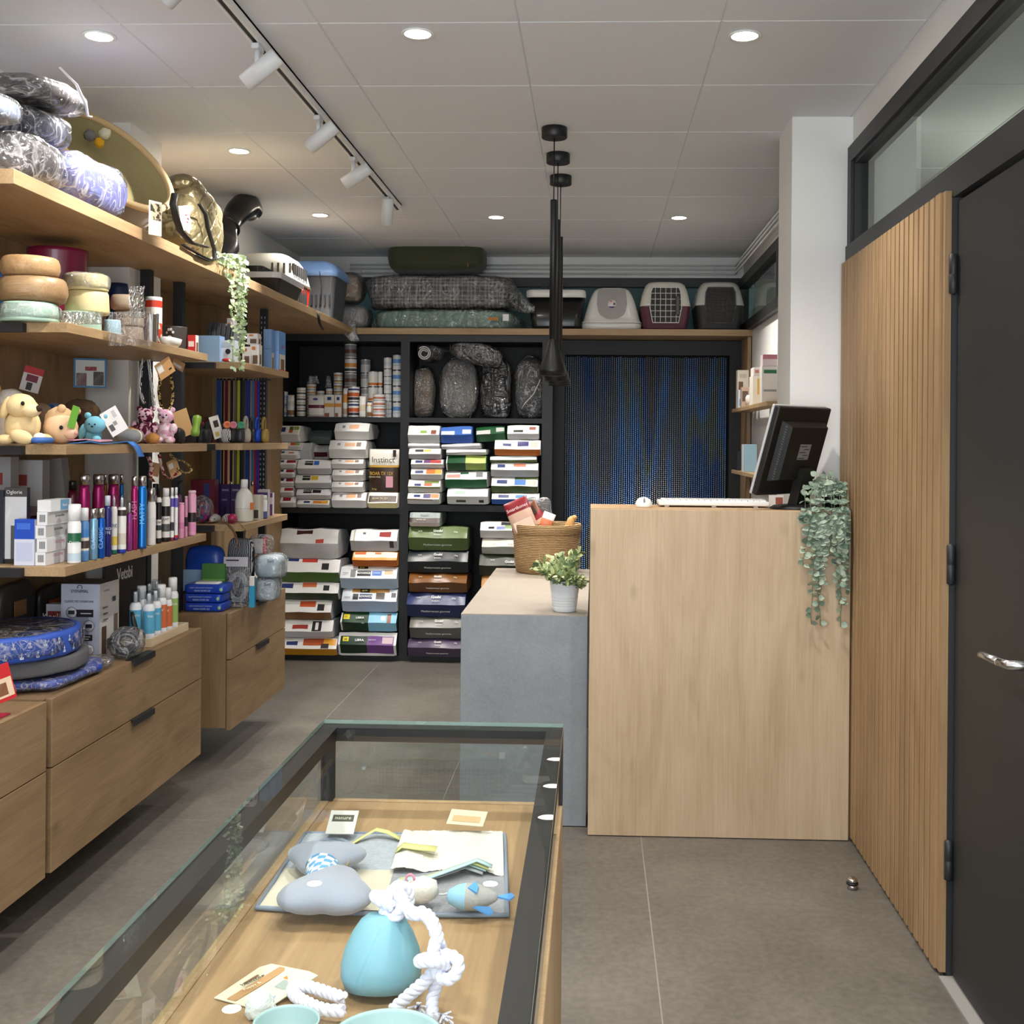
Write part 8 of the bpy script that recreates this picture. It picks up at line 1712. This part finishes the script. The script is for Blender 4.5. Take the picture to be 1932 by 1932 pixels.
for i_ in range(n + 1):
    row = []; i = i_ / 4
    for j_ in range(33):
        j = j_ / 4; a, c = .49 + .50 * i / 14, -.02 + .56 * j / 8; h = .010 + .010 * math.sin(PI * min(1, j / 8)) * (.6 + .5 * math.sin(i * .9)) + (.008 * math.sin(i * .7 + .5) * max(0, j - 7))
        row.append(b.bm.verts.new(mp_(a, c + .03 * math.sin(i * .55 + .6) * (j / 8), max(.008, h) + .002 * noise.noise((i * 1.3, j * 1.3, 0)) + .0024 * noise.noise((i * 6, j * 6, 4)))))
    g.append(row)
for i in range(n):
    for j in range(32): f = b.bm.faces.new((g[i][j], g[i][j + 1], g[i + 1][j + 1], g[i + 1][j])); f.material_index = b.mi(FLC); f.smooth = True
b.build('fleece_flap', t); 
def ribbon(nm, pts, w, m_, t, wv=Vector((0, 1, 0))):
    b = MB(); L_ = [Vector(p) for p in pts]; g = [(b.bm.verts.new(p - wv * w / 2), b.bm.verts.new(p + wv * w / 2)) for p in L_]
    for i in range(len(g) - 1): f = b.bm.faces.new((g[i][0], g[i][1], g[i + 1][1], g[i + 1][0])); f.material_index = b.mi(m_); f.smooth = True
    o = b.build(nm, t); sm = o.modifiers.new('s', 'SOLIDIFY'); sm.thickness = .0016; return o
YL, SKY = col((214, 212, 140), .9), col((176, 206, 210), .9)
ribbon('yellow_loop', [mp_(.24, .20, .006), mp_(.30, .12, .014), mp_(.36, .06, .022), mp_(.42, .08, .020), mp_(.49, .12, .012)], .018, YL, t)
ribbon('yellow_loop', [mp_(.49, .34, .018), mp_(.52, .32, .026), mp_(.60, .34, .025), mp_(.68, .35, .024)], .026, YL, t)
for k, (c_, o_) in enumerate(((col((170, 176, 178), .9), 0), (SKY, .012), (YL, .024), (SKY, .04))):
    ribbon('felt_strip', [mp_(.52 + o_, .66 + o_, .008 + k * .003), mp_(.62 + o_, .66 + o_, .010 + k * .003), mp_(.72 + o_ * 1.2, .60 + o_ * .6, .014 + k * .004), mp_(.82 + o_ * 1.3, .52 + o_ * .3, .018 + k * .004), mp_(.9 + o_, .55, .012 + k * .003)], .03 if k == 0 else .016, c_, t, (BLc - TLc).normalized())
b = MB(); pts = [mp_(.16 + .09 * math.cos(a), .24 + .14 * math.sin(a), .0065) for a in [2 * PI * i / 24 for i in range(25)]]; b.tube(pts, .0045, col((138, 150, 164), .9), 8); b.build('loop_ring', t)
def labelcard(nm, q, rot, w, h, c, m2, tx, t):
    M = Matrix.Translation(q) @ Matrix.Rotation(rot, 4, 'Z') @ Matrix.Rotation(.45, 4, 'X'); b = MB(); b.box(-w / 2, w / 2, -h / 2, h / 2, 0, .0012, col(c, .6), M=M); o = b.build(nm, t)
    b = MB(); b.box(-w * .38, w * .38, m2[0] * h, m2[1] * h, .0014, .0018, col(m2[2], .6), M=M); b.build('dark_band', o)
    if tx: text(tx, h * .2, col((206, 210, 190), .5), o, M @ Matrix.Translation((0, (m2[0] + m2[1]) / 2 * h, .0021)), depth=.0001)
labelcard('brand_card', mp_(.19, .04, .032), 0.02, .055, .062, (200, 200, 194), (.02, .3, (60, 64, 48)), 'nature', t)
labelcard('brand_card', mp_(.81, -.03, .034), -.18, .075, .04, (206, 196, 168), (-.3, .1, (190, 160, 116)), '', t)
# grey bone cushion with chequered scarf (toys lie on the mat: z a little higher)
ZM = ZI + .0125
GP = col((146, 154, 170), .95, bump=.15, bscale=150, sheen=.3)
t = thing('bone_toy', fl(610, 1680, ZM), 'grey plush bone with a blue and white chequered scarf on the mat', 'dog toy')
def lobe(b, c, rx, ry, rz, rot):
    M = Matrix.Rotation(rot, 4, 'Z'); rings = []
    n, mm = 36, 14
    for i in range(mm + 1):
        th = -PI / 2 + PI * i / mm; row = []
        for j in range(n):
            ph = 2 * PI * j / n; s = (1 + .17 * math.cos(3 * (ph + PI / 2))) * (1 - .12 * math.exp(-((ph - PI / 2) / .35) ** 2))
            row.append(Vector(c) + M @ Vector((rx * s * max(math.cos(th), .02) * math.cos(ph), ry * s * max(math.cos(th), .02) * math.sin(ph), rz * math.sin(th) * (1 - .12 * abs(math.cos(th))))))
        rings.append(row)
    b.loft(rings, GP)
f0, r0 = fl(612, 1697, ZM + .02), fl(605, 1640, ZM + .02)
b = MB(); lobe(b, f0 + Vector((.002, .018, .006)), .072, .078, .031, PI); settle(b.build('front_end', t), ZM)
b = MB(); lobe(b, r0 + Vector((-.005, .05, .002)), .066, .06, .025, .0); settle(b.build('rear_end', t), ZM)
b = MB(); rows = []
for k in range(5): f = k / 4; c = f0.lerp(r0 + Vector((0, .012, 0)), .30 + .55 * f); rows.append([c + Vector((.031 * math.cos(a), .004 * math.sin(f * 3), .029 * math.sin(a) + .003)) for a in [2 * PI * i / 20 for i in range(20)]])
b.loft(rows, check((236, 238, 236), (92, 156, 206), 70.)); settle(b.build('scarf', t), ZM)
b = MB(); q = fl(651, 1645, ZM + .03); b.box(-.001, .001, -.012, .012, -.014, .016, col((150, 126, 86), .6), M=Matrix.Translation(q) @ Matrix.Rotation(.3, 4, 'Y')); b.build('fabric_tag', t)
# toy mouse and fish
q = fl(790, 1705, ZM); t = thing('toy_mouse', q, 'white fluffy toy mouse with pink ear and cord tail on the mat', 'cat toy')
b = MB(); FZ = col((224, 222, 214), .95, bump=.6, bscale=150)
b.tube([q + Vector(v) for v in ((-.034, 0, .012), (-.028, 0, .016), (-.012, 0, .020), (.006, 0, .0235), (.022, 0, .021), (.03, 0, .014))], [.005, .012, .018, .0225, .019, .006], FZ, 18); o = b.build('body', t); settle(o, ZM)
b = MB(); b.ball(q + Vector((-.022, -.014, .022)), .0025, m=BLACK, seg=8, ring=6); b.build('eye', t)
b = MB(); e_ = q + Vector((-.014, -.004, .041)); b.tube([e_ + Vector((.007 * math.cos(a), .0, .009 * math.sin(a))) for a in [2 * PI * i / 14 for i in range(15)]], .0022, col((226, 150, 170), .8), 6); b.build('ear', t)
b = MB(); b.tube([q + Vector((.028, .0, .016)), fl(838, 1688, ZM + .006), fl(860, 1680, ZM + .004), fl(890, 1675, ZM + .004), fl(910, 1676, ZM + .004)], .0018, col((230, 230, 228), .7), 6); b.build('tail', t)
q = fl(893, 1716, ZM); t = thing('toy_fish', q, 'grey toy fish with light blue head and tail on the mat', 'cat toy')
FX = [(-.044, .004, (0)), (-.040, .012, 0), (-.026, .0195, 0), (-.012, .0225, 0), (-.0118, .0226, 1), (.006, .022, 1), (.022, .016, 1), (.036, .008, 1), (.04, .004, 1)]
b = MB(); rows = [[q + Vector((x, 1.15 * r * math.cos(a), .021 + r * .92 * math.sin(a))) for a in [2 * PI * i / 18 for i in range(18)]] for x, r, k in FX]; HB = col((146, 196, 226), .9, bump=.2, bscale=140)
b.loft(rows, None, mats=[HB] * 4 + [col((166, 166, 164), .95, bump=.4, bscale=140)] * 4); settle(b.build('body', t), ZM)
for nm, o0, a1, a2 in (('tail', (.037, 0, .02), (.026, .008, .003), (.024, -.014, .001)), ('fin', (-.008, -.012, .038), (.012, .012, .006), (.016, -.010, -.004)), ('fin', (.0, -.022, .012), (.03, -.010, .004), (.028, -.012, -.008))):
    p0 = q + Vector(o0); b = MB(); w_ = Vector((0, .011, .002)); a1, a2 = Vector(a1), Vector(a2); pr = [p0, p0 + a1, p0 + (a1 + a2) * .62, p0 + a2]
    up_ = Vector((0, 0, .003)); b.loft([pr, [v + up_ for v in pr]], col((84, 152, 216), .9), True, False); b.build(nm, t)
b = MB(); b.ball(q + Vector((-.034, -.012, .028)), .0016, m=BLACK, seg=8, ring=6); b.build('eye', t)
# rope toy with teal egg
RW = col((226, 228, 244), .9, bump=.35, bscale=160)
def rope(b, pts, R, pitch=.03, m=RW):
    pts = [Vector(p) for p in pts]; P2 = []
    for i in range(len(pts) - 1):
        for k in range(8):
            f = k / 8; a0, a1, a2, a3 = pts[max(i - 1, 0)], pts[i], pts[i + 1], pts[min(i + 2, len(pts) - 1)]
            P2.append(.5 * ((2 * a1) + (a2 - a0) * f + (2 * a0 - 5 * a1 + 4 * a2 - a3) * f * f + (3 * a1 - a0 - 3 * a2 + a3) * f ** 3))
    P2.append(pts[-1]); L_ = 0; tr = [[], [], []]; prev = None
    for i, p in enumerate(P2):
        t_ = (P2[min(i + 1, len(P2) - 1)] - P2[max(i - 1, 0)]).normalized()
        if prev is None: a = t_.cross(Vector((.3, .2, 1))).normalized()
        else: a = (a - t_ * a.dot(t_)).normalized(); L_ += (p - prev).length
        prev = p; bb = t_.cross(a)
        for k in range(3): w_ = 2 * PI * (L_ / pitch + k / 3); tr[k].append(p + (a * math.cos(w_) + bb * math.sin(w_)) * R * .52)
    for k in range(3): b.tube(tr[k], R * .56, m, 8)
def knot(b, c, s, R, rot=0):
    M = Matrix.Translation(c) @ Matrix.Rotation(rot, 4, 'Z') @ Matrix.Rotation(.5, 4, 'X')
    rope(b, [M @ Vector(((math.sin(w_) + 2 * math.sin(2 * w_)) * s, (math.cos(w_) - 2 * math.cos(2 * w_)) * s, -math.sin(3 * w_) * s * 1.1)) for w_ in [2 * PI * i / 16 for i in range(17)]], R, .03)
ze = .045
q = fl(719, 1866, ZI); eg = Vector((q.x, 1.60, ZI)); t = thing('rope_toy', eg, 'teal rubber egg toy threaded with a knotted white rope', 'dog toy')
TEAL = col((120, 172, 188), .55, bump=.05, bscale=200)
Me = Matrix.Translation(eg + Vector((0, 0, .0005))) @ Matrix.Rotation(-.22, 4, 'X'); b = MB(); b.lathe([(.03, 0), (.05, .004), (.057, .02), (.0575, .036), (.053, .058), (.043, .080), (.032, .096), (.022, .103), (.012, .104)], TEAL, 36, M=Me); settle(b.build('egg_body', t), ZI + .0003)
b = MB(); et = Me @ Vector((0, 0, .106)); zk = ZI + .122
k1 = et + Vector((.012, .004, .012)); knot(b, k1, .0092, .0085, .3)
z2 = ZI + .10
path = [k1 + Vector((.01, .0, .012)), Vector((fl(775, 1722, zk).x, fl(775, 1722, zk).y, zk)), fl(800, 1724, zk), fl(818, 1745, zk - .006), fl(828, 1785, ZI + .09)]
rope(b, path, .0095); k2 = fl(829, 1812, ZI + .08); knot(b, k2, .0095, .0085, 1.2)
rope(b, [k2, fl(805, 1848, ZI + .055), fl(775, 1875, ZI + .035), fl(742, 1905, ZI + .014)], .0088)
rope(b, [k2 + Vector((.004, -.002, -.01)), fl(824, 1858, ZI + .045), fl(815, 1890, ZI + .025), fl(818, 1925, ZI + .012)], .0088)
b.build('knotted_rope', t)
b = MB(); lz = ZI + .016; rope(b, [fl(648, 1908, lz), fl(610, 1905, lz), fl(570, 1888, lz), fl(553, 1872, lz), fl(556, 1862, lz), fl(580, 1862, lz), fl(615, 1872, lz), fl(648, 1884, lz)], .0088); b.build('rope_loop', t)
for u, v in ((788, 1898), (835, 1915)):
    b = MB(); q = fl(u, v, ZI + .012); r_ = random.Random(u)
    for k in range(16): b.tube([q, q + Vector((r_.uniform(-.012, .02), r_.uniform(-.03, -.012), r_.uniform(-.008, .014)))], [.0018, .0012], RW, 5)
    b.build('tassel', t)
# teal bowls, card
for (u, v), r, h, lb in [((728, 2032), .07, .05, 'larger teal dog bowl at the lower photo edge in the case'), ((540, 1994), .042, .046, 'smaller teal bowl at the lower photo edge in the case')]:
    q = fl(u, v, ZI); t = thing('pet_bowl', (q.x, q.y, ZI), lb, 'bowl'); TB = col((154, 182, 184), .5)
    b = MB(); b.lathe([(.001, .0005), (r * .72, .0005), (r * .8, .004), (r * .97, h * .9), (r, h), (r * .95, h * 1.02), (r * .92, h * .94), (r * .7, h * .2), (r * .5, h * .15), (.001, h * .14)], TB, 44, q, caps=False); b.build('bowl_body', t)
q = fl(490, 1920, ZI); b = MB(); b.ball(q + Vector((0, 0, .016)), .02, m=col((206, 216, 214), .95, bump=1., bscale=120), seg=18, ring=12, amp=.3, fr=110); fb_ = b.build('fluff_ball'); settle(fb_, ZI + .0004)
tag(fb_, 'pale tufted toy ball beside the smaller teal bowl', 'toy')
q = [fl(404, 1884, ZI + .001), fl(498, 1909, ZI + .001), fl(600, 1842, ZI + .014), fl(583, 1834, ZI + .016), fl(512, 1820, ZI + .012), fl(490, 1826, ZI + .010)]
CARD = col((222, 212, 182), .55); b = MB(); b.loft([[p for p in q], [p + Vector((0, 0, .0014)) for p in q]], CARD, True, False); o = b.build('hang_card'); tag(o, 'cream hang card with brown band and fish print beside the rope loop', 'card')
def onc(a, c):   # a along, c across the card
    p = q[0].lerp(q[5].lerp(q[4], .3), c).lerp(q[1].lerp(q[2], .9), 0) if False else (q[0].lerp(q[1], a)).lerp(q[4].lerp(q[2], a), c); return p + Vector((0, 0, .0024))
for nm, pts, c_ in [('brown_band', [(.22, .03), (.40, .03), (.40, .97), (.22, .97)], (176, 136, 90)), ('fish_print', [(.50, .22), (.66, .05), (.9, .02), (.95, .2), (.84, .36), (.80, .24), (.62, .34)], (134, 160, 190)), ('euro_hole', [(.08, .42), (.13, .42), (.13, .68), (.08, .68)], (120, 88, 56)), ('orange_print', [(.55, .74), (.80, .72), (.80, .92), (.55, .93)], (226, 126, 50)), ('bowl_print', [(.62, .52), (.86, .5), (.84, .7), (.6, .72)], (146, 160, 156))]:
    b = MB(); b.face([onc(*p) for p in pts], col(c_, .55)); b.build(nm, o)
dx = (onc(.25, .8) - onc(.25, .2)); Mt = facing(onc(.17, .55) + Vector((0, 0, .0006)), (0, 0, 1), Vector((-dx.y, dx.x, 0))); text('beeztees', .013, col((70, 56, 44), .5), o, Mt, depth=.0001)
Mt = facing(onc(.31, .5) + Vector((0, 0, .0006)), (0, 0, 1), Vector((-dx.y, dx.x, 0))); text('Puppy & Rope', .009, col((232, 222, 200), .5), o, Mt, depth=.0001)
EXPOSURE = 0.88
# ================================================================ output
vs = bpy.context.scene.view_settings
vs.view_transform = 'Standard'; vs.look = 'None'; vs.gamma = 1; vs.use_curve_mapping = False; vs.exposure = EXPOSURE
cy = bpy.context.scene.cycles
cy.max_bounces = 8; cy.diffuse_bounces = 4; cy.glossy_bounces = 4; cy.transparent_max_bounces = 24; cy.transmission_bounces = 4
cy.caustics_reflective = False; cy.caustics_refractive = False; cy.sample_clamp_indirect = 4
cy.use_denoising = True
